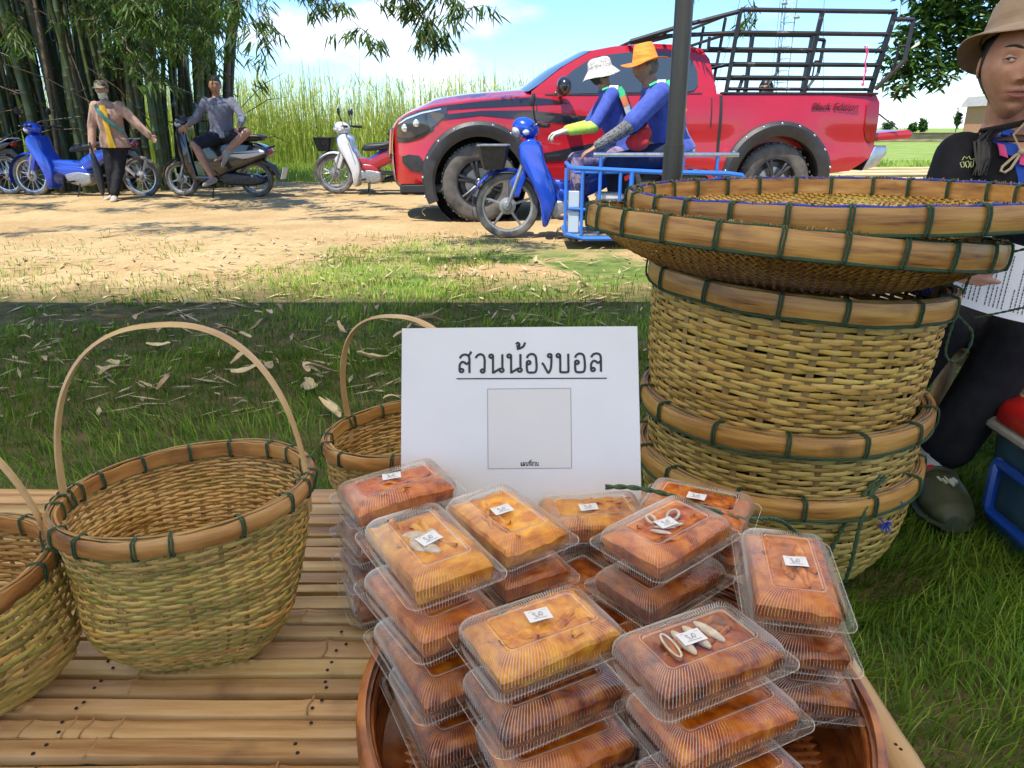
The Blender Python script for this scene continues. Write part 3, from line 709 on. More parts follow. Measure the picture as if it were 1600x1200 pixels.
# --- winnowing trays
def winnow_tray(label, loc, rot, Rr, rimh, depth, seed, binds, off, edge_mat=None):
    root = thing('winnowing_tray', label, 'tray', loc, rot, group='round winnowing trays on the basket stack')
    S = Shape(1e-6, [(0, Rr), (1, Rr)])
    band(S, 1., .006, .009, rimh, seed, n=140, nodes=9).build('rim_band', M_rimtray, root, True, True)
    band(S, 1., -.0065, .007, rimh*.95, seed + 3, n=140, nodes=9).build('rim_band', M_rim, root, True, True)
    sb = MB(); sb.tube([S.P(1., 2*PI*j/140, .009 + .001*math.sin(j*.7), -rimh*.53) for j in range(140)], .0032, 6, closed=True); sb.build('rim_cord', M_bind, root)
    sb = MB(); sb.tube([S.P(1., 2*PI*j/140, .001 + .0012*math.sin(j*.7), rimh*.51 + .0012 * math.sin(j * 1.1)) for j in range(140)], .0030, 6, closed=True); sb.build('rim_edge_cord', edge_mat or M_bind, root)
    # ragged cut ends of the weave showing above the rim
    fr = MB(); r = random.Random(seed)
    for j in range(420):
        ph = 2*PI*j/420 + r.uniform(-.004, .004); p = S.P(1., ph, -.001, rimh*.42); q = S.P(1., ph + r.uniform(-.02, .02), r.uniform(-.003, .004), rimh*.5 + r.uniform(.002, .0075))
        fr.tube([p, q], .0016, 3, caps=False)
    fr.build('weave_ends', M_stake, root, kind='stuff')
    bm_ = [binding_mesh(.0162, rimh*.5 + .0032, .0020, 2, .0050, seed=q) for q in range(3)]
    bindings(root, S, 1., 0., 0., bm_, [off + 2*PI*(i + .10 * r.uniform(-1, 1)) / binds for i in range(binds)])
    # dish: two crossing sets of strips following a shallow bowl
    def zz(x, y): q = math.hypot(x, y) / Rr; return -rimh*.3 - depth * (1 - q ** 3.2)
    pitch = .0115; V = []; F = []; nn = int(Rr / pitch)
    for ax in (0, 1):
        for i in range(-nn, nn + 1):
            c = i * pitch; L_ = math.sqrt(max(0, Rr*Rr - c*c)); m_ = max(3, int(2 * L_ / (pitch * .5))); o = len(V)
            for k in range(m_ + 1):
                s = -L_ + 2 * L_ * k / m_; x, y = (s, c) if ax == 0 else (c, s)
                wv = .0012 * math.sin(PI * (s / pitch) / 1.0 + PI * i + (PI if ax else 0)); z = zz(x, y) + wv; h = pitch * .40
                if ax == 0: V += [(x, y - h, z), (x, y, z + .0006), (x, y + h, z)]
                else: V += [(x - h, y, z), (x, y, z + .0006), (x + h, y, z)]
            for k in range(m_): F += [(o+3*k, o+3*k+1, o+3*k+4, o+3*k+3), (o+3*k+1, o+3*k+2, o+3*k+5, o+3*k+4)]
    link('woven_dish', np_mesh('woven_dish', np.array(V), np.array(F), M_weft_gold, smooth=True), root, kind='stuff')
    return root
winnow_tray('round bamboo winnowing tray, lower of two, tilted down to the right', (.547, 1.515, .742), (R(-1.0), R(5.6), .4), .383, .042, .092, 21, 26, .1)
winnow_tray('round bamboo winnowing tray with blue edge cord lying on top of the stack', (.640, 1.525, .804), (R(-.5), R(-.8), 0), .392, .040, .050, 22, 27, .0, M_bluecord)

# cords hanging from and wound over the stack (each a thing)
def cord(label, pts, r=.0035, mat=None, twist=True, name='cord'):
    P = [Vector(p) for p in pts]; Q = []
    for i in range(len(P) - 1):
        p0 = P[max(i-1, 0)]; p1 = P[i]; p2 = P[i+1]; p3 = P[min(i+2, len(P)-1)]
        for k in range(14):
            t = k / 14; Q.append(.5 * ((2*p1) + (p2-p0)*t + (2*p0-5*p1+4*p2-p3)*t*t + (3*p1-p0-3*p2+p3)*t**3))
    Q.append(P[-1]); mb = MB()
    if twist:
        for s_ in (0, PI):
            T = []; acc = 0
            for i, q in enumerate(Q):
                d = (Q[min(i+1, len(Q)-1)] - Q[max(i-1, 0)]).normalized(); a = d.orthogonal().normalized() if i == 0 else (a - d * a.dot(d)).normalized(); b_ = d.cross(a)
                if i: acc += (Q[i] - Q[i-1]).length / (r * 5) * PI
                T.append(q + (a * math.cos(acc + s_) + b_ * math.sin(acc + s_)) * r * .45)
            mb.tube(T, r * .62, 5)
    else: mb.tube(Q, r, 6)
    return mb.build(name, mat or M_cord, None, True, False, label=label, category='cord')
# ------------------------------------------------------------------ cords of the stack
cord('green cord with blue ends running down the right of the basket stack', [(.8285,1.44,.632),(.805,1.42,.60),(.7797,1.39,.5269),(.745,1.36,.467),(.7149,1.325,.4116)], .0022, M_bind)
cord('thick green cord tied to the middle basket rim and falling to the lower one', [(.875,1.46,.41),(.83,1.40,.375),(.767,1.345,.340),(.7035,1.27,.318),(.645,1.235,.262),(.619,1.232,.19),(.612,1.25,.12)], .0042)
cord('second thick green cord hanging over the lowest basket rim', [(.80,1.37,.29),(.72,1.28,.305),(.675,1.24,.285),(.655,1.222,.225),(.655,1.228,.15),(.66,1.25,.09)], .0042)
cord('looped green cord hanging off the trays in front of the black trousers', [(.845,1.44,.735),(.86,1.45,.70),(.875,1.45,.65),(.885,1.45,.61),(.895,1.44,.585),(.925,1.43,.55),(.918,1.43,.505),(.893,1.43,.492),(.878,1.43,.515),(.888,1.44,.57),(.90,1.45,.62),(.91,1.45,.68),(.895,1.46,.72),(.87,1.45,.735)], .0030)
cord('thin dark green string crossing in front of the printed sheet', [(.905,1.42,.70),(.925,1.40,.712),(.965,1.36,.735),(1.02,1.30,.765)], .0026)
cord('lower thin green string crossing in front of the printed sheet', [(.915,1.42,.585),(.95,1.40,.60),(.99,1.36,.625),(1.04,1.30,.655)], .0024)
cord('dark green twisted cord lying across the fruit boxes beside the sign', [(.118,.835,.512),(.15,.83,.514),(.19,.825,.508),(.235,.81,.497),(.28,.80,.487),(.345,.86,.452),(.42,.98,.37),(.52,1.12,.25),(.585,1.21,.14)], .0034)
tf = MB(); r = random.Random(9)
def tuft(label, c, n=26, ln=.03, mat=None):
    mb = MB()
    for i in range(n):
        d = Vector((r.uniform(-1, 1), r.uniform(-1, .3), r.uniform(-1.2, .6))).normalized(); e = Vector(c) + d * ln * r.uniform(.5, 1)
        mb.tube([c, Vector(c) + d * ln * .45 + Vector((0, 0, .003)), e], [.0018, .0014, .0008], 4)
    return mb.build('cord_tuft', mat or M_bluecord, None, True, False, label=label, category='cord')
tuft('frayed blue cord end knotted on the lowest basket rim', (.745, 1.285, .262))
tuft('small frayed blue cord end under the lowest basket rim', (.715, 1.245, .222), 16, .022)
tuft('frayed blue cord knot at the right of the golden basket rim', (.793, 1.405, .585), 18, .025)
tuft('bundle of blue and green cord tied on top of the golden basket rim', (.80, 1.43, .662), 40, .04)
# ------------------------------------------------------------------ round tray of fruit boxes
tray = thing('lacquered_tray', 'round red-brown bamboo tray on the table holding the stacked fruit boxes', 'tray', (.1, .603, TZ + .004))
Rt = .243
TS = Shape(1e-6, [(0, Rt), (1, Rt)])
mb = MB(); mb.lathe([(.0, .004), (Rt*.8, .004), (Rt*.95, .012), (Rt-.003, .03), (Rt-.003, .066), (Rt+.002, .066), (Rt+.002, .028), (Rt*.97, .006), (Rt*.8, 0), (0, 0)], (0, 0, 0), 96)
mb.build('tray_body', M_lacq, tray)
wv = MB()
for q in range(9):
    wv.tube([Vector(((Rt-.0045)*math.cos(2*PI*j/180), (Rt-.0045)*math.sin(2*PI*j/180), .020 + .005*q + .0009*(1 if (j//3+q) % 2 else -1))) for j in range(180)], .0019, 4, closed=True)
for q in range(-22, 23):
    c = q * .010; L_ = math.sqrt(max(1e-4, (Rt*.9)**2 - c*c))
    wv.tube([(c, -L_, .0055), (c, 0, .0055), (c, L_, .0055)], .0035, 4, flat=.35, up=(1, 0, 0)); wv.tube([(-L_, c, .0062), (0, c, .0062), (L_, c, .0062)], .0035, 4, flat=.35, up=(0, 1, 0))
wv.build('woven_strips', M_lacq, tray, True, False, kind='stuff')
for k, (zo, hg, ro) in enumerate(((.052, .030, .006), (.068, .008, .004), (.034, .008, .0045))):
    band(TS, 1., ro, .006 if k == 0 else .007, hg, 40 + k, zo, n=120, nodes=5).build('rim_band', M_lacq, tray)
MBw = MB()
for j in range(100):    # fine splints of the outer wall
    ph = 2*PI*j/100; p = TS.P(1., ph, .0025, .004); q = TS.P(1., ph + .05, .0035, .036); MBw.tube([p, q], .0016, 4)
MBw.build('splints', M_lacq, tray, kind='stuff')
for j, ph in enumerate((2.75, 2.9, 5.6, .35, 1.3)):
    mb = MB(); mb.tube([TS.P(1., ph, .012, -.002), TS.P(1., ph, .012, .03), TS.P(1., ph, .011, .074)], .0052, 8, flat=.5); mb.build('upright_splint', M_lacq, tray)

# clear hinged boxes
BL, BW = .148, .104
def rrect(inset, n_side, rc=.0125):
    """points round a rounded rectangle, uniform angular stations kept between rings"""
    L_, W_ = BL/2 - inset, BW/2 - inset; rc = max(.004, rc - inset * .25); pts = []
    per = [(L_ - rc, -W_, L_ - rc, -W_ + rc, -PI/2)]
    lx, ly = 2*(L_-rc), 2*(W_-rc)
    NX, NY, NC = n_side[0], n_side[1], n_side[2]
    for k in range(NX): pts.append((-(L_-rc) + lx*k/NX, -W_))
    for k in range(NC): a = -PI/2 + PI/2*k/NC; pts.append((L_-rc+rc*math.cos(a), -(W_-rc)+rc*math.sin(a)))
    for k in range(NY): pts.append((L_, -(W_-rc) + ly*k/NY))
    for k in range(NC): a = PI/2*k/NC; pts.append((L_-rc+rc*math.cos(a), (W_-rc)+rc*math.sin(a)))
    for k in range(NX): pts.append(((L_-rc) - lx*k/NX, W_))
    for k in range(NC): a = PI/2+PI/2*k/NC; pts.append((-(L_-rc)+rc*math.cos(a), (W_-rc)+rc*math.sin(a)))
    for k in range(NY): pts.append((-L_, (W_-rc) - ly*k/NY))
    for k in range(NC): a = PI+PI/2*k/NC; pts.append((-(L_-rc)+rc*math.cos(a), -(W_-rc)+rc*math.sin(a)))
    return pts
def shell(prof, name, amp=.0007, ns=(132, 84, 20)):
    rows = []
    for (ins, z, rib) in prof:
        P = []; pts = rrect(ins, ns)
        for k, (x, y) in enumerate(pts):
            w = amp * rib * (1, .2, -.6, .2)[k % 4]
            l = math.hypot(x, y); P.append(Vector((x + x / l * w * .7, y + y / l * w * .7, z + w * .9)))
        rows.append(P)
    mb = MB(); n = len(rows[0]); mb.grid(rows, wrap=True)
    q = 0
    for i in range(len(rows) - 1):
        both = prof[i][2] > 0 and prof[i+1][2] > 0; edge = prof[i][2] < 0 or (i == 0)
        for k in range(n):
            mb.m[q] = 1 if (both and k % 4 == 0) or edge else 0; q += 1  # rib crests and box edges get the painted highlight material
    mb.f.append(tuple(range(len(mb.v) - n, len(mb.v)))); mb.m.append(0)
    return mb.mesh(name, [M_clear, M_glint], 80, True)
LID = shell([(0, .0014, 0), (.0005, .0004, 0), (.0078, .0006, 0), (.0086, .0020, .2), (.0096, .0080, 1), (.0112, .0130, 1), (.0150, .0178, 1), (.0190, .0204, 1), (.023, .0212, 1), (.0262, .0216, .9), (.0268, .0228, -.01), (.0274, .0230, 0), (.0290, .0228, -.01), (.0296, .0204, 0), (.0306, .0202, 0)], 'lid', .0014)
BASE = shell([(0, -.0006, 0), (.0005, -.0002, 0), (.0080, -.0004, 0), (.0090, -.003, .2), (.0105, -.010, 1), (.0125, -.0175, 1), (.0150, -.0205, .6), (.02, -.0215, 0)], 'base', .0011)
def food_mesh(seed, style, mat):
    r = random.Random(seed); mb = MB(); L_, W_ = BL/2 - .0128, BW/2 - .0128
    nx, ny = 46, 34; P = []; sd = seed * 1.7
    ang = {0: .5, 1: 1.5, 2: 0.1, 3: 1.2}[style % 4]; ca, sa = math.cos(ang), math.sin(ang)
    for j in range(ny + 1):
        row = []
        for i in range(nx + 1):
            u = i/nx*2-1; v = j/ny*2-1; x = u * L_; y = v * W_
            e = max(abs(u), abs(v)); edge = max(0, (e - .90) / .10)
            q = (x * ca + y * sa); p = (-x * sa + y * ca)
            fold = .0015 * abs(math.sin(q * 150 + 2.0 * math.sin(p * 60 + sd) + sd)) + .0009 * math.sin(p * 190 + 3 * math.sin(q * 90 + sd))
            z = .0160 + fold * .75 - .0016 * (1 - edge) - .0058 * smooth01((e - .66) / .30) * (.5 + .5 * math.sin(q * 40 + sd)) - edge ** 2 * .006
            row.append(Vector((x, y, min(z, .0192))))
        P.append(row)
    mb.grid(P)
    B = [[Vector((p.x * .90, p.y * .90, -.0175)) for p in (P[0], P[-1])[k]] for k in (0, 1)]
    ring = P[0] + [row[-1] for row in P[1:]] + list(reversed(P[-1][:-1])) + [row[0] for row in reversed(P[1:-1])]
    mb.grid([ring, [Vector((p.x * .985 + .0012 * math.sin(k * .8 + sd), p.y * .985 + .0012 * math.cos(k * .7), .001)) for k, p in enumerate(ring)], [Vector((p.x * .95, p.y * .95, -.0075)) for p in ring], [Vector((p.x * .86, p.y * .86, -.0115)) for p in ring]], wrap=True)
    mb.f.append(tuple(range(len(mb.v) - len(ring), len(mb.v)))); mb.m.append(0)
    return mb.mesh('dried_fruit', mat, True, True)
def strip_mesh(seed, mat, n=5):
    """loose fruit strips lying on the block"""
    r = random.Random(seed); mb = MB()
    for k in range(n):
        a = r.uniform(-.5, .5); c = Vector((r.uniform(-.035, .035), r.uniform(-.022, .022), .0150)); L_ = r.uniform(.03, .06); w = r.uniform(.006, .011); P = []
        for i in range(9):
            t = i / 8 - .5; p = c + Vector((math.cos(a), math.sin(a), 0)) * L_ * t + Vector((0, 0, .0022 * math.sin(i * 1.3 + k))); q = Vector((-math.sin(a), math.cos(a), 0)) * w * (1 - (2*t)**4 * .6) * .5
            P.append([p - q, p - q * .4 + Vector((0, 0, .0024)), p + q * .4 + Vector((0, 0, .0024)), p + q, p - Vector((0, 0, .003))])
        mb.grid(P, wrap=True)
    return mb.mesh('fruit_strips', mat, True, True)
FOOD = {'A': [food_mesh(i, i, M_foodA) for i in range(3)], 'B': [food_mesh(10 + i, i + 1, M_foodB) for i in range(3)], 'C': [food_mesh(20 + i, i + 2, M_foodC) for i in range(3)]}
STRIP = {'A': [strip_mesh(i, M_foodA) for i in range(3)], 'B': [strip_mesh(i + 5, M_foodB) for i in range(2)], 'C': [strip_mesh(i + 9, M_foodC) for i in range(2)]}
def label_mesh():
    mb = MB(); W_, H_ = .0115, .0082; P = []
    for i in range(7):
        x = -W_ + 2*W_*i/6; P.append([Vector((x, y, .0003 * math.sin(i + y * 300))) for y in (-H_, 0, H_)])
    mb.grid(P); mb.mi = 1
    r = random.Random(3)
    for (a, b, y) in ((-.007, .007, -.0050),): mb.tube([(a, y, .0006), (b, y, .0006)], .00018, 3)
    pts = [(-.0025,.002),(-.0045,.0035),(-.005,.001),(-.0025,-.001),(-.004,-.003),(-.001,-.0028),(.001,.0005),(.0015,.0032),(.0035,.003),(.004,0),(.0025,-.0025),(.0008,-.001),(.001,.002)]
    mb.tube([(x, y, .0007) for x, y in pts], .00026, 4)
    for x in (-.008, -.006, .006, .008): mb.tube([(x, .0055, .0006), (x + .0008, .0048, .0006)], .0002, 3)
    return mb.mesh('label', [M_paper, M_grayink], True, False)
LABEL = label_mesh()
BG = 'clear boxes of dried fruit on the tray'
def fruit_box(label, x, y, z, yaw, pitch, roll, kind, var, sticker=(0, 0, 0), parent=None, frost=None):
    t = thing('fruit_box', label, 'food box', (x, y, z), (0, 0, 0), BG)
    t.rotation_euler = (Matrix.Rotation(yaw, 3, 'Z') @ Matrix.Rotation(-pitch, 3, 'Y') @ Matrix.Rotation(roll, 3, 'X')).to_euler()
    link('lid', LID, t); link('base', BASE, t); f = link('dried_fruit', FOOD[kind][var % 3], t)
    if sticker is not None:
        link('fruit_strips', STRIP[kind][var % len(STRIP[kind])], t, kind='stuff')
        link('label', LABEL, t, (sticker[0], sticker[1], .0208), (0, 0, sticker[2]))
    if frost == 'slices':
        for k in range(4):
            m_ = MB(); m_.ball((0, 0, 0), (.005, .0185, .0035), 14, 7); o = m_.build('fruit_slice', M_foodB if k == 0 else M_frost, t, loc=(-.026 + k * .0145, .004 + .001 * k, .0168), rot=(0, 0, -.12 + .1 * k))
            if k == 0: MB().tube([(.0042*math.cos(q/16*2*PI), .0165*math.sin(q/16*2*PI), .003) for q in range(16)], .0011, 5, closed=True).build('frosted_edge', M_frost, o)
    elif frost == 'loop':
        for k, (px, py, a, rx, ry) in enumerate(((.020, .008, .4, .012, .006), (-.006, .018, 1.0, .009, .0045))):
            m_ = MB(); m_.tube([(rx*math.cos(q/20*2*PI), ry*math.sin(q/20*2*PI), 0) for q in range(20)], .0016, 6, closed=True); m_.build('fruit_slice', M_frost, t, loc=(px, py, .0185), rot=(0, 0, a))
        for k in range(3): m_ = MB(); m_.ball((0, 0, 0), (.012, .003, .002), 12, 6); m_.build('fruit_slice', M_frost, t, loc=(-.018 + .011*k, -.006 + .004 * (k % 2), .0180), rot=(0, 0, -1.0 + .3 * k))
    elif frost == 'lumps':
        for k, (px, py, a) in enumerate(((-.012, .004, .5), (.004, -.007, -.4), (.014, .007, 1.2), (-.002, .012, .1))):
            m_ = MB(); m_.ball((0, 0, 0), (.014, .007, .0045), 12, 7); m_.build('fruit_slice', M_frost, t, loc=(px, py, .0155), rot=(.1, 0, a))
    return t
PITCH = .0475
def stack(where, top, n, kinds, seed, toplabel, sticker, frost=None, var=0, jit=1.0, zmin=.366, drift=(0, .002)):
    x, y, z, yaw, pi_, ro = top; r = random.Random(seed)
    fruit_box(toplabel, x, y, z, yaw, pi_, ro, kinds[0], var, sticker, frost=frost)
    names = ['second', 'third', 'fourth', 'fifth']
    for k in range(1, n):
        zz = z - PITCH * k
        if zz < zmin - .002: break
        f = 1 - k / n
        fruit_box({'A': 'amber', 'B': 'dark red-brown', 'C': 'orange-brown'}[kinds[k]] + ' fruit box, %s from top of stack %s' % (names[k-1], where),
                  x + r.uniform(-.007, .007) * jit + drift[0] * k, y + r.uniform(-.006, .006) * jit + drift[1] * k, zz, yaw + r.uniform(-.12, .12) * jit, pi_ * f * .8, ro * f * .8, kinds[k], var + k, None)
stack('at left front of the tray', (-.083, .632, .542, .55 + PI/2 , .03, -.02), 4, 'ACBBB', 1, 'amber fruit box with pale lumps under its label, topmost at the left front', (-.004, 0, -PI/2 + .2), 'lumps', 0, 1.0, .36, (.006, -.018))
stack('in front of the sign', (-.007, .727, .518, .60 + PI/2, .014, -.02), 4, 'ACBB', 2, 'golden amber fruit box directly in front of the sign, topmost of its stack', (.004, .002, -PI/2 - .1), None, 1, .8)
stack('at front centre of the tray', (.026, .557, .500, .513, -.012, .0125), 4, 'ABCB', 3, 'amber fruit box with white label at the front centre, topmost of its stack', (.002, .008, -.15), None, 2, .8, .35, (.006, -.014))
stack('under the ringed box', (.170, .712, .512, .70, .006, .02), 4, 'CBBB', 4, 'clear box of orange-brown dried fruit with frosted rings, beside the lowest cord', (-.002, 0, -.2), 'loop', 0, 1.0, .36, (-.002, -.008))
stack('at right edge of the tray', (.283, .645, .505, -.19 + PI/2, .055, .01), 3, 'CBBB', 5, 'clear box of smooth orange-brown dried fruit, rightmost of the topmost boxes', (.002, -.004, -PI/2 + .05), None, 1, .6, .36, (.006, -.010))
stack('at front right of the tray', (.163, .532, .500, .43, .03, -.045), 4, 'BCBB', 6, 'clear box with four frosted fruit slices under its label at the front right', (-.004, .004, -.05), 'slices', 1, .7, .35, (.010, -.020))
stack('at far left behind the tray', (-.142, .815, .512, .505, .075, -.03), 4, 'CBBB', 7, 'clear box of red-orange dried fruit, farthest left and behind, leaning on the sign', (.0, .012, -.3), None, 2, .9, .355)
stack('behind the golden box', (.102, .825, .470, .12, .01, .0), 3, 'ABBB', 8, 'clear box of pale amber dried fruit lying flat at the foot of the sign', (-.006, -.002, 0), None, 0, .5, .36)
stack('beside the baskets', (.236, .835, .478, -.45, .0, .0), 3, 'CBBB', 9, 'red-brown fruit box behind the ringed box, closest to the big baskets', (-.002, 0, 0), None, 2, .5, .36)
fruit_box('clear box of dark dried fruit half hidden behind the rightmost stack', .262, .60, .452 - PITCH, .30, 0, 0, 'B', 1, None)
fruit_box('clear box of brown dried fruit lying low in the middle of the tray', .085, .655, .452 - PITCH * .5, .5, 0.02, 0, 'B', 2, None)
fruit_box('clear box of dark dried fruit showing between the two front stacks', .105, .60, .452 - PITCH, .2, 0, 0.02, 'B', 0, None)
fruit_box('dark box of dried fruit beneath the gap left of the ringed box', .065, .74, .452 - PITCH * .6, .62, 0, 0, 'B', 1, None)

# ------------------------------------------------------------------ the white sign
sg = thing('paper_sign', 'white printed card sign with large Thai heading leaning behind the fruit boxes', 'sign')
top_c = Vector((.010, .949, .690)); bot_c = Vector((.012, .860, .466)); up = (top_c - bot_c); Hs = up.length; up.normalize()
rt = Vector((1, -.012, -.012)).normalized(); rt = (rt - up * rt.dot(up)).normalized(); nrm = rt.cross(up).normalized()
if nrm.y > 0: nrm = -nrm
Msg = Matrix((rt, up, nrm)).transposed().to_4x4(); Msg.translation = bot_c
sg.matrix_world = Msg
Ws = .3135
mb = MB(); P = []; P2_ = []
for j in range(9):
    v = j / 8; row = []; row2 = []
    for i in range(13):
        u = i/12*2-1; z = -.0022 * (u*u) + .0010 * math.sin(v*3) ; w = Ws/2 + .002 * (1 - v)
        row.append(Vector((u * w, v * Hs, z))); row2.append(Vector((u * w, v * Hs, z - .0012)))
    P.append(row); P2_.append(row2)
mb.grid(P); mb.grid([list(reversed(q)) for q in P2_])
mb.grid([P[-1], P2_[-1]]); mb.grid([P[0], P2_[0]]); mb.grid([[q[0] for q in P], [q[0] for q in P2_]]); mb.grid([[q[-1] for q in P], [q[-1] for q in P2_]])
mb.build('card', M_paper, sg)
def zsurf(x, y): u = x / (Ws/2); return -.0022 * u*u + .0010 * math.sin(y / Hs * 3)
def stroke(mb, pts, w, n_sub=6, closed=False):
    """flat ribbon stroke on the card, rounded ends"""
    Q = [Vector((p[0], p[1])) for p in pts]
    if len(Q) > 2:
        S_ = []
        m = len(Q)
        for i in range(m if closed else m - 1):
            p0 = Q[(i-1) % m] if closed or i else Q[0]; p1 = Q[i]; p2 = Q[(i+1) % m]; p3 = Q[(i+2) % m] if closed or i + 2 < m else Q[-1]
            for k in range(n_sub):
                t = k / n_sub; S_.append(.5*((2*p1)+(p2-p0)*t+(2*p0-5*p1+4*p2-p3)*t*t+(3*p1-p0-3*p2+p3)*t**3))
        if not closed: S_.append(Q[-1])
        Q = S_
    V = []; m = len(Q)
    for i in range(m):
        d = (Q[(i+1) % m] - Q[i-1]) if closed else (Q[min(i+1, m-1)] - Q[max(i-1, 0)])
        if d.length < 1e-9: d = Vector((1, 0))
        d.normalize(); nn = Vector((-d.y, d.x)) * w / 2
        for s_ in (1, -1):
            q = Q[i] + nn * s_; V.append((q.x, q.y, zsurf(q.x, q.y) + .0006))
    F = [(2*i, 2*i+1, (2*i+3) % (2*m), (2*i+2) % (2*m)) for i in range(m if closed else m - 1)]
    mb.add(V, F)
def loopc(cx, cy, r, a0=0, n=10, k=1): return [(cx + r*math.cos(a0 + k*2*PI*i/n), cy + r*math.sin(a0 + k*2*PI*i/n)) for i in range(n)]
# looped Thai letterforms, unit = letter height 1, origin at baseline left; each: (advance, [(points, closed)])
lr = .085
G = {
 'ว': (.58, [(loopc(.385,.10,lr), 1), ([(.06,.78),(.14,.92),(.28,.99),(.42,.92),(.475,.72),(.475,.4),(.47,.10)], 0)]),
 'น': (.74, [(loopc(.10,.88,lr), 1), ([(.185,.88),(.185,.5),(.185,.0),(.20,.0),(.34,.10),(.52,.22)], 0), (loopc(.585,.13,lr+.005), 1), ([(.62,.98),(.62,.5),(.62,.2)], 0)]),
 'บ': (.70, [(loopc(.10,.88,lr), 1), ([(.185,.88),(.185,.5),(.185,.08),(.22,.0),(.50,.0),(.56,.08),(.56,.5),(.56,.98)], 0)]),
 'อ': (.64, [(loopc(.16,.52,lr), 1), ([(.075,.50),(.075,.2),(.12,.02),(.30,-.01),(.46,.02),(.52,.2),(.52,.55),(.47,.88),(.30,.98),(.14,.90),(.08,.76)], 0)]),
 'ง': (.60, [(loopc(.40,.88,lr), 1), ([(.48,.86),(.47,.5),(.44,.2),(.36,.0),(.30,.0),(.20,.2),(.10,.42),(.03,.50)], 0)]),
 'ล': (.66, [(loopc(.16,.13,lr), 1), ([(.075,.16),(.08,.42),(.18,.58),(.30,.56),(.40,.48),(.52,.58)], 0), ([(.08,.78),(.18,.93),(.32,.98),(.47,.93),(.53,.76),(.53,.4),(.53,.0)], 0)]),
 'ส': (.66, [(loopc(.16,.13,lr), 1), ([(.075,.16),(.08,.42),(.18,.58),(.30,.56),(.40,.48),(.52,.58)], 0), ([(.08,.78),(.18,.93),(.32,.98),(.47,.93),(.53,.76),(.53,.4),(.53,.0)], 0), ([(.44,.88),(.54,.98),(.62,1.14)], 0)]),
 'แ': (.56, [(loopc(.18,.09,lr), 1), ([(.10,.12),(.10,.5),(.10,.98)], 0), (loopc(.44,.09,lr), 1), ([(.36,.12),(.36,.5),(.36,.98)], 0)]),
 'ผ': (.72, [(loopc(.17,.88,lr), 1), ([(.10,.84),(.09,.4),(.10,.0),(.20,.2),(.34,.55),(.46,.2),(.56,.0),(.57,.4),(.57,.98)], 0)]),
 'ท': (.72, [(loopc(.10,.88,lr), 1), ([(.185,.88),(.185,.4),(.185,.0)], 0), ([(.185,.5),(.30,.8),(.42,.97),(.54,.95),(.58,.8),(.58,.4),(.58,.0)], 0)]),
}
MK = {'้': [([(-.42,1.50),(-.34,1.58),(-.26,1.50),(-.32,1.40),(-.40,1.42)], 0), ([(-.27,1.50),(-.28,1.34),(-.36,1.26),(-.20,1.30),(-.06,1.42),(.0,1.60)], 0)],
      '่': [([(-.10,1.45),(-.10,1.75)], 0)], 'ี': [([(-.60,1.12),(-.50,1.30),(-.30,1.36),(-.12,1.28),(-.04,1.12),(-.3,1.10),(-.60,1.12)], 0), ([(-.04,1.10),(-.04,1.42)], 0)]}
def thai(mb, text, x0, y0, h, w, squeeze=1.0):
    x = x0
    for ch in text:
        if ch in MK:
            for pts, cl in MK[ch]: stroke(mb, [(x + px * h * squeeze, y0 + py * h) for px, py in pts], w, closed=bool(cl))
        else:
            adv, st = G[ch]
            for pts, cl in st: stroke(mb, [(x + px * h * squeeze, y0 + py * h) for px, py in pts], w, closed=bool(cl))
            x += (adv + .10) * h * squeeze
    return x
# heading centred on the card
tw = sum(G[c][0] + .10 for c in 'สวนนองบอล'); hd = .0250; sq = .196 / (tw * hd); x0 = .016 - .098; y0 = Hs - .0605
mb = MB(); thai(mb, 'สวนน้องบอล', x0, y0, hd, .0030, sq); mb.build('heading_text', M_ink, sg, False, False)
mb = MB(); stroke(mb, [(x0 - .002, y0 - .0075), (x0 + .10, y0 - .0080), (x0 + .197, y0 - .0085)], .0015); mb.build('heading_underline', M_ink, sg, False, False)
qx0, qx1, qy1, qy0 = -.043, .067, Hs - .082, Hs - .187
mb = MB(); P = [[Vector((qx0 + (qx1-qx0)*i/8, qy0 + (qy1-qy0)*j/4, zsurf(qx0 + (qx1-qx0)*i/8, qy0 + (qy1-qy0)*j/4) + .0003)) for i in range(9)] for j in range(5)]; mb.grid(P); mb.build('printed_square', noisy('pale_print', [(.3, (.60,.575,.55)), (.7, (.63,.60,.575))], (6, 6, 6), .6), sg, True, False)
mb = MB()
for a_, b_ in (((qx0, qy0), (qx1, qy0)), ((qx1, qy0), (qx1, qy1)), ((qx1, qy1), (qx0, qy1)), ((qx0, qy1), (qx0, qy0))): stroke(mb, [a_, ((a_[0]+b_[0])/2, (a_[1]+b_[1])/2), b_], .0006)
mb.build('printed_frame', M_grayink, sg, False, False)
mb = MB(); tw2 = sum(G[c][0] + .10 for c in 'แผนทสวน'); h2 = .0050; s2 = .024 / (tw2*h2); thai(mb, 'แผนที่สวน', .012 - .012, qy0 + .0032, h2, .0008, s2); mb.build('caption_text', M_ink, sg, False, False)
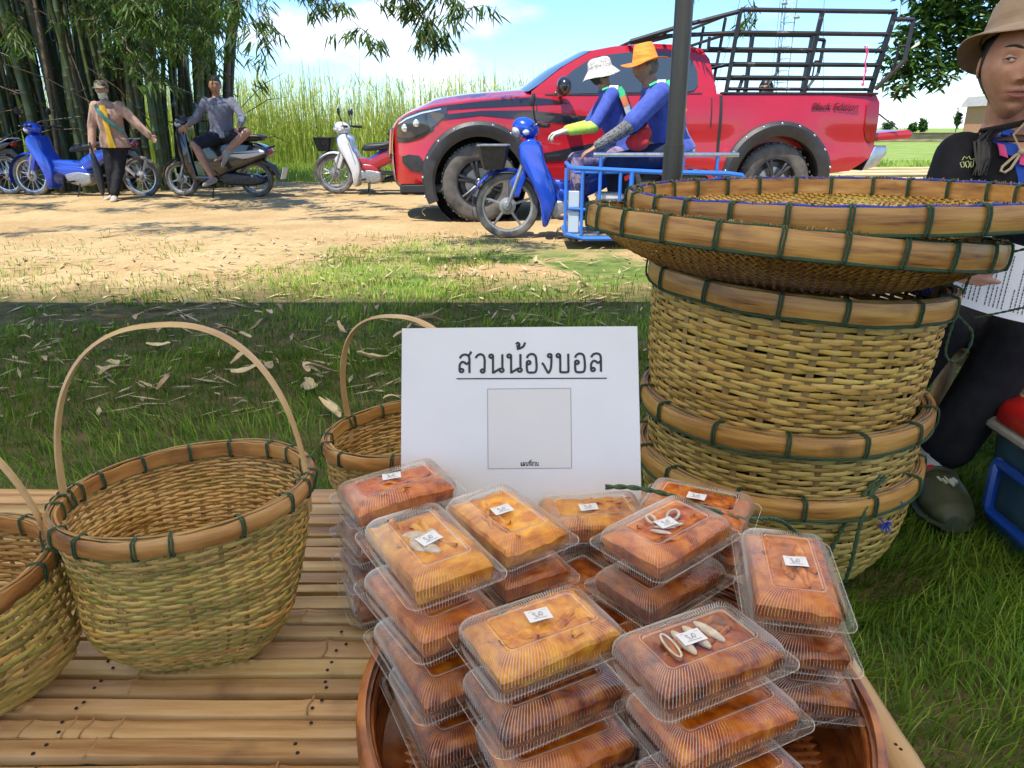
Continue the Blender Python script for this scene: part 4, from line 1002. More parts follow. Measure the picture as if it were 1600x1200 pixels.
# ------------------------------------------------------------------ tent over the table (its roof throws the near shade) and its front pole
M_canopy = noisy('tent_cloth', [(.3, (.84,.76,.62)), (.7, (.90,.82,.68))], (2, 2, 2), .8, translucent=.75)
M_polemetal = noisy('painted_steel_pole', [(.3, (.045,.042,.036)), (.6, (.085,.078,.066)), (.8, (.12,.11,.095))], (30, 30, 2.5), .38, .05, metal=.35, rvar=.1)
tent = thing('tent_canopy', 'white cloth tent roof on poles above the table throwing the near shade', 'tent', (0, 0, 0))
mb = MB(); P = []
for j in range(13):
    y = -2.6 + 5.83 * j / 12; P.append([Vector((-3.6 + 7.4 * i / 16, y, 2.42 + .32 * (1 - abs(j / 6 - 1)) - .05 * math.sin(i / 16 * PI * 4) ** 2)) for i in range(17)])
mb.grid(P); mb.build('roof_cloth', M_canopy, tent, True, False)
for (a_, b_) in (((-3.6, 3.23), (3.8, 3.23)), ((-3.6, -2.6), (3.8, -2.6)), ((-3.6, -2.6), (-3.6, 3.23)), ((3.8, -2.6), (3.8, 3.23))):
    MB().tube([(a_[0], a_[1], 2.40), (b_[0], b_[1], 2.40)], .018, 8).build('roof_bar', M_polemetal, tent)
MB().tube([(.417, 1.985, -.02), (.417, 1.985, 2.55)], .0225, 20).build('pole', M_polemetal, tent)
MB().tube([(.4165, 1.985, -.0), (.4165, 1.985, .9)], .0262, 20).build('pole_sleeve', M_polemetal, tent)
for (x, y) in ((-3.6, 3.23), (3.8, 3.23), (-3.6, -2.6), (3.8, -2.6)): MB().tube([(x, y, -.02), (x, y, 2.40)], .022, 10).build('pole', M_polemetal, tent)

# ------------------------------------------------------------------ bamboo clump
M_culm = noisy('green_culm', [(.25, (.018,.032,.010)), (.5, (.050,.075,.020)), (.75, (.13,.15,.045))], (5, 5, 1.2), .4, .1, objrand=.35, huerand=.03, rvar=.1)
M_culmold = noisy('old_culm', [(.25, (.03,.022,.012)), (.5, (.08,.058,.028)), (.8, (.20,.15,.08))], (5, 5, 1.2), .55, .2, objrand=.3)
M_nodering = noisy('culm_node', [(.3, (.08,.075,.04)), (.7, (.22,.20,.12))], (20, 20, 20), .7)
clump = thing('bamboo_clump', 'dense clump of tall green bamboo stems behind the parked motorbikes', 'bamboo', (-7.0, 12.8, 0))
def culm_mesh(seed, r0, lean, H_=8.0):
    r = random.Random(seed); mb = MB(); mb2 = []
    nodes = []; z = .18
    while z < H_: nodes.append(z); z += r.uniform(.26, .36)
    zs = sorted(set([0, H_] + [q + e for q in nodes for e in (-.03, -.008, .008, .03)]))
    pts = [(lean * (z / H_) ** 1.9 * H_ + .02 * math.sin(z * .9 + seed), .04 * math.sin(z * .7 + seed * 2), z) for z in zs]
    rad = []
    for z in zs: nd = min(abs(z - q) for q in nodes); rad.append(r0 * (1 - .5 * z / H_) * (1.13 if nd < .01 else (1.03 if nd < .031 else 1)))
    n = 10
    mb.tube(pts, rad, n)
    # node rings get their own paler material
    k = 0
    for i in range(len(zs) - 1):
        ringy = min(abs(zs[i] - q) for q in nodes) < .01 and min(abs(zs[i+1] - q) for q in nodes) < .01
        for _ in range(n): mb.m[k] = 1 if ringy else 0; k += 1
    return mb.mesh('culm', [M_culmold if seed % 4 == 0 else M_culm, M_nodering], True, False)
CM = [culm_mesh(i, .046 + .006 * (i % 3), .10 + .055 * (i % 5)) for i in range(12)]
r = random.Random(12)
for i in range(190):
    a_ = r.uniform(0, 2*PI); q = math.sqrt(r.random()); ox, oy = 2.45 * q * math.cos(a_), 1.35 * q * math.sin(a_)
    if i > 140: ox, oy = r.uniform(-6.0, -1.6), r.uniform(-1.2, 1.5)
    me = CM[(i * 5 + (0 if q > .5 else 2)) % 12]
    out = math.atan2(oy * 1.6, ox) + r.uniform(-.5, .5)
    if ox > 1.55: out = r.uniform(-.6, .6) + (PI if r.random() < .4 else 0)
    o = link('culm', me, clump, (ox, oy, -.05), (r.uniform(-.04, .04), r.uniform(-.05, .02) + (0 if ox > .8 else -.05 * r.random()), out))
    s_ = r.uniform(.75, 1.15); o.scale = (s_, s_, r.uniform(.85, 1.1))
tw = MB()
for i in range(240):   # tangled thin branches between the stems
    p = Vector((r.uniform(-6, 2.6), r.uniform(-2.0, 1.5), r.uniform(.3, 3.2))); d = Vector((r.uniform(-1, 1), r.uniform(-.6, .3), r.uniform(-.5, 1))).normalized() * r.uniform(.4, 1.5)
    tw.tube([p, p + d * .5 + Vector((0, 0, .08)), p + d], [.009, .007, .003], 4)
tw.build('branches', M_culmold, clump, True, False, kind='stuff')
# leaves
M_bleaf = noisy('bamboo_leaf', [(.05, (.018,.050,.008)), (.5, (.05,.115,.016)), (.9, (.13,.20,.03)), (1., (.25,.24,.07))], (1, 1, 1), .5, tint='tint', translucent=.4, spec=.3)
def lance_leaves(bases, dirs, L_, W_, tint):
    """each leaf a 6-vertex lance shape folded at the midrib"""
    n = len(bases); d = dirs / np.linalg.norm(dirs, axis=1, keepdims=True)
    up = np.array([0, 0, 1.0]); s = np.cross(d, up); s /= (np.linalg.norm(s, axis=1, keepdims=True) + 1e-6); roll = rng.uniform(-1.1, 1.1, n)[:, None]
    nn = np.cross(s, d); s2 = s * np.cos(roll) + nn * np.sin(roll)
    L1 = L_[:, None]; W1 = W_[:, None] * .5
    V = np.stack([bases, bases + d*L1*.3 - s2*W1, bases + d*L1*.3 + s2*W1, bases + d*L1*.65 - s2*W1*.75 - up*L1*.04, bases + d*L1*.65 + s2*W1*.75 - up*L1*.04, bases + d*L1 - up*L1*.10], 1).reshape(-1, 3)
    b = (np.arange(n) * 6)[:, None]
    return V, b + np.array([[1, 2, 4, 3]]), np.concatenate([b + np.array([[0, 2, 1]]), b + np.array([[3, 4, 5]])]), np.repeat(tint, 6)
def spray(centers, per, spread, droop, L0, L1, W_):
    B = []; D = []
    for c in centers:
        m = per + rnd.randint(-2, 2)
        ax = rnd.uniform(0, 2*PI)
        for k in range(m):
            a_ = ax + rnd.uniform(-1.3, 1.3); B.append(np.array(c) + np.array([rnd.gauss(0, spread), rnd.gauss(0, spread), rnd.gauss(0, spread*.5)]))
            D.append([math.cos(a_), math.sin(a_), -droop * rnd.uniform(.4, 1.6)])
    n = len(B); return np.array(B), np.array(D), rng.uniform(L0, L1, n), np.full(n, W_) * rng.uniform(.8, 1.2, n), rng.uniform(0, 1, n)
cent = []; twigs = MB(); rr = random.Random(5)
def twig_with_sprays(a, b, n, ln, sub=3):
    a, b = Vector(a), Vector(b); pts = [a.lerp(b, t/6) + Vector((rr.uniform(-.04, .04), rr.uniform(-.04, .04), -.25 * (b-a).length * (t/6) ** 2 * .3)) for t in range(7)]
    twigs.tube(pts, [.010 - .0013 * k for k in range(7)], 5)
    for k in range(n):
        t = rr.uniform(.15, 1.0); i = min(5, int(t * 6)); p = pts[i].lerp(pts[i+1], t*6 - i)
        e = p + Vector((rr.uniform(-1, 1), rr.uniform(-1, 1), rr.uniform(-1.3, .2))).normalized() * ln * rr.uniform(.4, 1)
        twigs.tube([p, p.lerp(e, .5) + Vector((0, 0, .02)), e], [.004, .003, .0015], 4)
        for q in range(sub): cent.append(tuple(p.lerp(e, (q + 1) / sub)))
# sprays that hang into view above the road
twig_with_sprays((-5.2, 10.6, 3.4), (-3.5, 9.2, 2.10), 34, .50)
twig_with_sprays((-5.0, 10.4, 2.6), (-3.9, 9.6, 1.95), 13, .45)
twig_with_sprays((-5.3, 10.6, 2.9), (-4.1, 9.7, 2.25), 26, .45)
twig_with_sprays((-4.7, 10.2, 3.0), (-3.4, 9.4, 2.35), 22, .40)
twig_with_sprays((-5.2, 10.7, 2.3), (-4.5, 10.2, 1.75), 14, .35)
twig_with_sprays((-4.6, 9.8, 3.2), (-2.4, 8.4, 2.15), 24, .42)
twig_with_sprays((-4.0, 10.0, 2.45), (-2.9, 9.2, 1.62), 8, .30, 2)
twig_with_sprays((-5.1, 10.4, 2.1), (-4.4, 9.9, 1.5), 7, .30, 2)
twig_with_sprays((-3.3, 9.5, 3.3), (-1.45, 8.2, 2.0), 20, .36)
twig_with_sprays((-2.2, 9.0, 3.2), (-.62, 8.0, 1.98), 24, .36)
twig_with_sprays((-1.6, 9.0, 3.1), (-.38, 7.9, 2.15), 22, .36)
twig_with_sprays((-1.1, 9.0, 2.7), (-.9, 8.0, 1.85), 10, .28)
twig_with_sprays((.8, 9.2, 3.6), (1.7, 8.2, 2.35), 8, .25)
twig_with_sprays((1.8, 9.2, 3.3), (2.6, 8.6, 2.15), 7, .25)
# bulk of the overhanging crown (above the frame)
for i in range(74):
    p = Vector((rr.uniform(-11, -.6), rr.uniform(4.2, 12.5), rr.uniform(3.6, 6.6)))
    if fbm2(p.x, p.y, 1.1, 71) < .36: continue
    twig_with_sprays(p, p + Vector((rr.uniform(-1.2, 1.2), rr.uniform(-1.2, 1.2), rr.uniform(-.7, .2))), 13, .6)
for i in range(60):   # shading crown over the clump
    p = Vector((rr.uniform(-12, -4.6), rr.uniform(9.6, 15.0), rr.uniform(3.4, 6.5))); twig_with_sprays(p, p + Vector((rr.uniform(-1.2, 1.2), rr.uniform(-1.2, 1.2), rr.uniform(-.7, .2))), 15, .7)
for i in range(46):   # leaves among the stems
    p = Vector((rr.uniform(-11.5, -4.6), rr.uniform(11.2, 13.0), rr.uniform(2.3, 3.6)))
    twig_with_sprays(p, p + Vector((rr.uniform(-.8, .8), rr.uniform(-1.2, -.2), rr.uniform(-.6, .1))), 9, .5)
B_, D_, L_, W_, T_ = spray(cent, 8, .04, 1.1, .12, .21, .021)
V, Fq, Ft, T = lance_leaves(B_, D_, L_, W_, T_)
off = Vector((7.0, -12.8, 0))
fo = link('foliage', np_mesh('foliage', V, Fq, M_bleaf, T, Ft=Ft), clump, off, kind='stuff')
twigs.build('twigs', M_culmold, clump, True, False, loc=off, kind='stuff')

# ------------------------------------------------------------------ leafy tree at the right
M_tleaf = noisy('tree_leaf', [(.05, (.020,.055,.010)), (.5, (.045,.115,.016)), (.9, (.11,.22,.03))], (1, 1, 1), .38, tint='tint', translucent=.35, spec=.5)
M_bark = noisy('tree_bark', [(.3, (.07,.05,.035)), (.7, (.17,.13,.09))], (10, 10, 3), .85, .5)
tree = thing('leafy_tree', 'broad-leaved tree whose lit leafy branch hangs in from the right', 'tree', (8.6, 10.2, 0))
tb = MB(); tb.tube([(0,0,-.1),(0,0,.8),(-.1,.05,2.0),(-.05,0,3.2)], [.24,.19,.16,.12], 12)
for e in ((-3.7,-.7,2.4), (-3.2,-.6,2.9), (-2.2,-.8,2.5), (-1.2,-.2,3.6), (1.2,.4,3.7), (-3.8,-.4,3.3), (-3.0,-.7,3.0)):
    s_ = Vector((-.05, 0, rr.uniform(1.7, 2.9))); e = Vector(e); tb.tube([s_, s_.lerp(e, .35) + Vector((0, 0, .25)), s_.lerp(e, .7) + Vector((0, 0, .12)), e], [.07, .045, .028, .012], 8)
tb.build('trunk', M_bark, tree)
cl = [(3.62,7.3,1.62,.26),(3.85,7.3,1.85,.30),(4.05,7.3,1.62,.24),(3.75,7.3,2.15,.34),(4.2,7.3,2.05,.38),(4.35,7.4,1.75,.20),(4.05,7.3,2.45,.42),(4.62,7.4,2.3,.42),(4.9,7.4,2.05,.34),(4.42,7.2,1.40,.15),(3.55,7.2,1.40,.20),(3.85,7.2,1.40,.15),(5.25,7.5,2.15,.32),(5.0,7.5,2.6,.4),(5.5,7.5,2.5,.4),(4.4,7.3,2.8,.4),(5.0,7.6,1.80,.18),(5.9,7.6,2.2,.5),(6.5,7.6,2.6,.6),(5.2,7.8,3.2,.7),(6.2,7.8,3.4,.8),(4.3,7.8,3.3,.5)]
B = []; D = []
cl = [(x*1.3, y*1.3, .94 + (z-.94)*1.3, q*1.3) if x < 5.6 else (x*1.2, y*1.3, z*1.1, q*1.2) for (x, y, z, q) in cl]
for (x, y, z, q) in cl:
    for k in range(int(620 * q * q * 2.4)):
        v = Vector((rnd.gauss(0, 1), rnd.gauss(0, 1), rnd.gauss(0, 1))).normalized() * q * (rnd.random() ** .45)
        c = Vector((x - 8.6, y - 10.2, z)) + v
        for j in range(3):
            a_ = rnd.uniform(0, 6.28); B.append(c); D.append((math.cos(a_) + v.x * 1.5, math.sin(a_) + v.y, rnd.uniform(-.9, .3)))
B = np.array([tuple(b) for b in B]); D = np.array(D); n = len(B)
V, Fq, Ft, T = lance_leaves(B, D, rng.uniform(.09, .155, n), rng.uniform(.030, .046, n), rng.uniform(0, 1, n))
link('crown', np_mesh('crown', V, Fq, M_tleaf, T, Ft=Ft), tree, kind='stuff')

# ------------------------------------------------------------------ far things on the right
M_wood = noisy('weathered_timber', [(.3, (.20,.13,.08)), (.7, (.42,.31,.20))], (1.5, 8, 8), .8, .3, objrand=.15)
wallt = thing('timber_wall', 'low brown timber wall along the far side of the green field', 'wall', (28.5, 54.7, 0))
for k, (x0, x1, z0, z1) in enumerate(((-3.4, 3.6, .02, .60), (3.7, 7.6, .03, .62), (7.7, 13, .0, .58))):
    MB().box(((x0+x1)/2, .02 * k, (z0+z1)/2), (x1-x0, .3, z1-z0), ch=.03).build('board', M_wood, wallt)
    MB().box(((x0+x1)/2, -.05, z1 + .03), (x1-x0 - .1, .5, .05), ch=.01).build('cap_board', M_wood, wallt)
M_brickb = noisy('orange_brick_wall', [(.3, (.38,.17,.09)), (.7, (.50,.26,.15))], (3, 3, 12), .85, .3)
M_whitewall = noisy('pale_render', [(.3, (.55,.53,.48)), (.7, (.68,.66,.60))], (2, 2, 2), .85)
M_roofg = noisy('grey_roof', [(.3, (.25,.24,.22)), (.7, (.36,.34,.31))], (2, 2, 2), .7)
hb_ = thing('brick_house', 'small orange brick house far off beside the hat', 'house', (50.5, 76, 0))
MB().box((0, 0, 1.5), (9.5, 6, 3.0)).build('wall', M_brickb, hb_)
mb = MB(); mb.prism([(-5.2, 2.95), (5.2, 2.95), (4.6, 3.9), (-4.6, 3.9)], -3.5, 3.5, .05); mb.build('roof', M_roofg, hb_)
for x in (-3.2, .2, 3.2):
    w_ = MB().box((x, -3.03, 1.7), (1.1, .1, 1.2)).build('window', M_whitewall, hb_); MB().box((x, -3.09, 1.7), (.9, .04, 1.0)).build('pane', M_glassdark, w_)
for i, (x, y, h, w) in enumerate(((45.6, 80, 2.9, .9), (31.6, 60, 1.75, .7), (36.0, 70, 1.5, 1.0), (54, 88, 2.5, 1.5), (40.5, 84, 1.8, 1.6))):
    t = thing('distant_tree', ['small dark tree standing far off just left of the brick house', 'thin sapling standing alone above the far timber wall', 'low round bush above the far timber wall', 'dark tree behind the brick house', 'low wide bush between sapling and brick house'][i], 'tree', (x, y, 0))
    MB().tube([(0, 0, -.1), (0, 0, h * .6)], [.08, .04], 6).build('trunk', M_bark, t)
    n = 700; v = rng.normal(size=(n, 3)); v /= np.linalg.norm(v, axis=1, keepdims=True); v *= (rng.uniform(0, 1, n) ** .4)[:, None]
    lump = .75 + .35 * np.sin(v[:, 0] * 5 + i) * np.sin(v[:, 2] * 6)
    Bp = v * lump[:, None] * np.array([w * .5, w * .5, h * .34]) + np.array([0, 0, h * .64]); V, Fq, Ft, T = lance_leaves(Bp, rng.normal(size=(n, 3)), rng.uniform(.15, .3, n), rng.uniform(.08, .14, n), rng.uniform(0, .8, n))
    link('crown', np_mesh('crown', V, Fq, M_tleaf, T, Ft=Ft), t, kind='stuff')
# pile of split bamboo poles beyond the road, right
M_pilep = noisy('cut_bamboo_pale', [(.3, (.42,.33,.17)), (.7, (.60,.50,.30))], (2, 12, 12), .5, .15, objrand=.15)
pile = thing('bamboo_pole_pile', 'pile of long pale split bamboo lying on the green field', 'pile', (6.9, 12.9, 0))
r = random.Random(8)
for k in range(46):
    y = r.uniform(-.55, .55); z = .03 + max(0, (.30 - abs(y) * .4)) * r.random(); x0 = r.uniform(-2.0, -1.2); x1 = r.uniform(1.8, 4.0)
    MB().tube([(x0, y, z), ((x0+x1)/2, y + r.uniform(-.06, .06), z + .02), (x1, y + r.uniform(-.1, .1), z + r.uniform(-.01, .03))], r.uniform(.02, .034), 7).build('bamboo_pole', M_pilep, pile)
st = thing('wooden_stake', 'short rusty stake standing in the grass behind the rear wheel', 'stake', (4.62, 11.6, 0))
MB().tube([(0, 0, -.05), (.01, 0, .2), (.0, 0, .42)], .03, 8).build('post', noisy('rusty_wood', [(.3, (.18,.07,.03)), (.7, (.35,.18,.09))], (9, 9, 9), .8), st)
# telecom mast with its wires
M_mast = principled('mast_steel', (.32,.33,.36), .5, .3)
mast = thing('lattice_mast', 'slender steel lattice mast rising far off behind the red truck', 'mast', (22.2, 66, 0))
W0 = .55
for sx, sy in ((-1, -1), (1, -1), (0, 1)): MB().tube([(sx * W0, sy * W0 * .8, 0), (sx * W0, sy * W0 * .8, 24)], .045, 6).build('upright', M_mast, mast)
bb = MB(); z = 0; k = 0
while z < 23.5:
    for (p, q) in (((-W0, -W0*.8), (W0, -W0*.8)), ((W0, -W0*.8), (0, W0*.8)), ((0, W0*.8), (-W0, -W0*.8))):
        bb.tube([(p[0], p[1], z), (q[0], q[1], z + .9)], .022, 4); bb.tube([(p[0], p[1], z + .9), (q[0], q[1], z + .9)], .022, 4)
    z += .9; k += 1
bb.build('bracing', M_mast, mast, kind='stuff')
for k, (zz, xx) in enumerate(((10.2, -.5), (11.6, .4), (9.2, .6))): MB().lathe([(0, 0), (.22, .02), (.26, .12), (.1, .3), (0, .32)], (xx, -.7, zz), 12).build('antenna', M_mast, mast)
M_wire = principled('wire', (.12,.12,.13), .6)
for i, (ax, bx, lb) in enumerate(((20.1, 16, 'thin guy wire far left of the lattice mast'), (24.0, 26.5, 'guy wire just right of the lattice mast'), (29.5, 33.5, 'lone slanting wire over the rear of the truck bed'))):
    w = MB().tube([(bx, 66, -.1), ((ax+bx)/2, 66, 9), (ax, 66, 22)], .022, 4).build('guy_wire', M_wire, None, label=lb, category='wire')
w2 = MB(); w2.tube([(20.9, 64, 0), (20.9, 64, 22)], .02, 4); w2.build('hanging_wire', M_wire, None, label='vertical wire hanging just left of the lattice mast', category='wire')
# ------------------------------------------------------------------ red pickup truck
M_red = noisy('red_car_paint', [(.3, (.40,.006,.014)), (.7, (.48,.009,.018))], (2, 2, 2), .32, coat=.9, rvar=.04)
M_flare = noisy('matte_black_flare', [(.3, (.022,.023,.025)), (.7, (.04,.041,.044))], (12, 12, 12), .5, .1)
M_chrome = principled('chrome', (.75,.75,.77), .12, 1.0)
M_headl = principled('headlamp_lens', (.05,.052,.056), .04, .2, coat=1.0); M_drl = principled('lamp_reflector', (.75,.76,.78), .12, .6, coat=1.0)
M_tail = noisy('tail_lamp', [(.3, (.22,.004,.006)), (.7, (.34,.01,.012))], (60, 60, 60), .15, coat=.8)
M_tyre = noisy('dusty_tyre', [(.3, (.045,.042,.038)), (.7, (.17,.155,.13))], (7, 7, 7), .9, .3)
M_alloy = noisy('dark_alloy', [(.3, (.05,.05,.055)), (.7, (.10,.10,.11))], (20, 20, 20), .35, metal=.7)
M_glass = principled('car_glass', (.045,.06,.07), .03, spec=.8, coat=.5)
M_blackgloss = principled('black_gloss_film', (.02,.018,.02), .22, coat=.8)
truck = thing('pickup_truck', 'red four-door pickup truck with black fender flares parked across the road', 'truck', (-1.296, 8.767, 0), (0, 0, math.atan2(.29, 3.172)))
AX = ((.88, .395), (4.06, .395)); AR = .475
def interp(tab, x):
    for i in range(len(tab) - 1):
        if x <= tab[i+1][0]:
            t = (x - tab[i][0]) / (tab[i+1][0] - tab[i][0]); t = max(0, t); return tab[i][1] + (tab[i+1][1] - tab[i][1]) * t
    return tab[-1][1]
ZU = [(0,.93),(.04,1.0),(.15,1.07),(.4,1.145),(.8,1.20),(1.4,1.245),(2.0,1.245),(3.3,1.265),(3.40,1.265),(5.0,1.285),(5.12,1.27),(5.16,1.20)]
ZL = [(0,.40),(.1,.34),(.3,.32),(.9,.36),(1.4,.40),(3.4,.42),(4.5,.46),(4.9,.50),(5.16,.66)]
HW = [(0,.58),(.03,.66),(.1,.75),(.22,.83),(.4,.885),(.7,.92),(1.5,.925),(4.6,.925),(5.0,.905),(5.16,.87)]
def side_y(x, z):
    w = interp(HW, x); zu = interp(ZU, x)
    y = w - .05 * max(0, (z - .98) / .3) ** 2 - .05 * max(0, (.62 - z) / .3) ** 1.5 - .012 * math.exp(-((z - .80) / .10) ** 2)
    for ax, _ in AX: y += .022 * math.exp(-((math.hypot(x - ax, z - .40) - .58) / .10) ** 2)
    return y
def zlow(x):
    z = interp(ZL, x)
    for ax, az in AX:
        if abs(x - ax) < AR: z = max(z, az + math.sqrt(AR**2 - (x - ax)**2))
    return z
xs_ = sorted(set([round(v, 4) for v in np.linspace(0, 5.16, 120)] + [round(ax + AR * math.sin(t), 4) for ax, _ in AX for t in np.linspace(-PI/2, PI/2, 36)] + [.02, .05, .08]))
for sgn, nm in ((-1, 'near'), (1, 'far')):
    mb = MB(); P = []
    for x in xs_:
        a_, b_ = zlow(x), interp(ZU, x); P.append([Vector((x, sgn * side_y(x, a_ + (b_ - a_) * k / 14), a_ + (b_ - a_) * k / 14)) for k in range(15)])
    mb.grid(P)
    # returned edge along the top
    mb.grid([[p[-1] for p in P], [p[-1] + Vector((0, -sgn * .03, .012)) for p in P]])
    # inner return of the wheel openings
    for ax, az in AX:
        Q = [[Vector((ax + AR*math.sin(t), sgn * (side_y(ax + AR*math.sin(t), az + AR*math.cos(t)) - d), az + AR*math.cos(t))) for d in (0, .30)] for t in np.linspace(-PI*.52, PI*.52, 30)]
        mb.grid(Q, mi=1)
    mb.build('side_panel', [M_red, M_black], truck, True, True)
# nose
mb = MB(); P = []
for k in range(15):
    z = .40 + (.93 - .40) * k / 14; P.append([Vector((-.05 * (1 - (y/.58)**2) - .02 * math.sin((z-.4)/.53*PI), y, z)) for y in np.linspace(-.58, .58, 17)])
mb.grid(P); mb.build('front_bumper', M_red, truck)
gr = MB()
for k in range(5): gr.box((-.080, 0, .66 + k * .055), (.03, .60, .022), ch=.005)
gr.box((-.066, 0, .77), (.02, .64, .30)); gr.build('grille', M_blackpl, truck)
MB().tube([(-.035, -.42, .93), (-.07, -.3, .66), (-.07, .3, .66), (-.035, .42, .93)], .02, 8).build('grille_trim', M_chrome, truck)
# bonnet
mb = MB(); P = []
for x in [.0, .02, .06, .12, .2, .3, .45, .6, .8, 1.0, 1.2, 1.42]:
    w = side_y(x, interp(ZU, x)) - .03; z0 = interp(ZU, x) + .012; hgt = .075 * smooth01((x + .06) / .6)
    P.append([Vector((x - .05 * (1 - (j/8)**2) * max(0, 1 - x/.3), w * j / 8, z0 + hgt * (1 - abs(j/8) ** 2.6) + (.012 if 3 <= abs(j) <= 6 and x > .3 else 0))) for j in range(-8, 9)])
mb.grid(P); mb.build('bonnet', M_red, truck)
# cabin: side glass area, pillars and roof as one shell
ZR = [(1.42,1.29),(1.75,1.53),(2.06,1.69),(2.3,1.735),(2.7,1.765),(3.05,1.755),(3.22,1.72),(3.30,1.62),(3.36,1.30)]
def gh_y(x, z):
    t = max(0, min(1, (z - 1.25) / .5)); return .865 - .20 * t ** 1.1
cab = []
gx = [1.42,1.5,1.6,1.7,1.8,1.9,2.0,2.06,2.15,2.3,2.5,2.7,2.9,3.05,3.15,3.22,3.26,3.30,3.33,3.36]
for sgn in (-1, 1):
    mb = MB(); P = []
    for x in gx:
        a_, b_ = 1.235, interp(ZR, x); P.append([Vector((x, sgn * gh_y(x, a_ + (b_-a_)*k/8), a_ + (b_-a_)*k/8)) for k in range(9)])
    mb.grid(P); mb.build('cabin_side', M_red, truck)
mb = MB(); P = []
for x in gx:
    if x < 2.06: continue
    z = interp(ZR, x); w = gh_y(x, z); P.append([Vector((x, w * j/8, z + .035 * (1 - (j/8) ** 2))) for j in range(-8, 9)])
mb.grid(P); mb.build('roof', M_red, truck)
mb = MB(); P = []
for k in range(7):
    t = k / 6; x = 1.40 + .66 * t; z = interp(ZR, max(1.42, x)) + .006; w = gh_y(x, z) - .06
    P.append([Vector((x - .13 * (1 - (j/8)**2) * (1-t*.7), w * j/8, z + .03 * (1 - (j/8)**2) * t)) for j in range(-8, 9)])
mb.grid(P); mb.build('windscreen', M_glass, truck)
def panel(name, cols, fn, sgn, off, mat, nz=6, parent=None):
    cs_ = []
    for i in range(len(cols) - 1):
        m_ = max(1, int(abs(cols[i+1][0] - cols[i][0]) / .025))
        for k in range(m_): t_ = k / m_; cs_.append(tuple(cols[i][q] * (1-t_) + cols[i+1][q] * t_ for q in range(3)))
    cols = cs_ + [cols[-1]]; off = off + .004
    mb = MB(); P = []
    for (x, a_, b_) in cols: P.append([Vector((x, sgn * (fn(x, a_ + (b_-a_)*k/nz) + off), a_ + (b_-a_)*k/nz)) for k in range(nz + 1)])
    Q = [[p - Vector((0, sgn * (off + .004), 0)) for p in row] for row in P]
    mb.grid(P); mb.grid([P[0], Q[0]]); mb.grid([P[-1], Q[-1]]); mb.grid([[r_[0] for r_ in P], [r_[0] for r_ in Q]]); mb.grid([[r_[-1] for r_ in P], [r_[-1] for r_ in Q]])
    return mb.build(name, mat, parent or truck, 30, True)
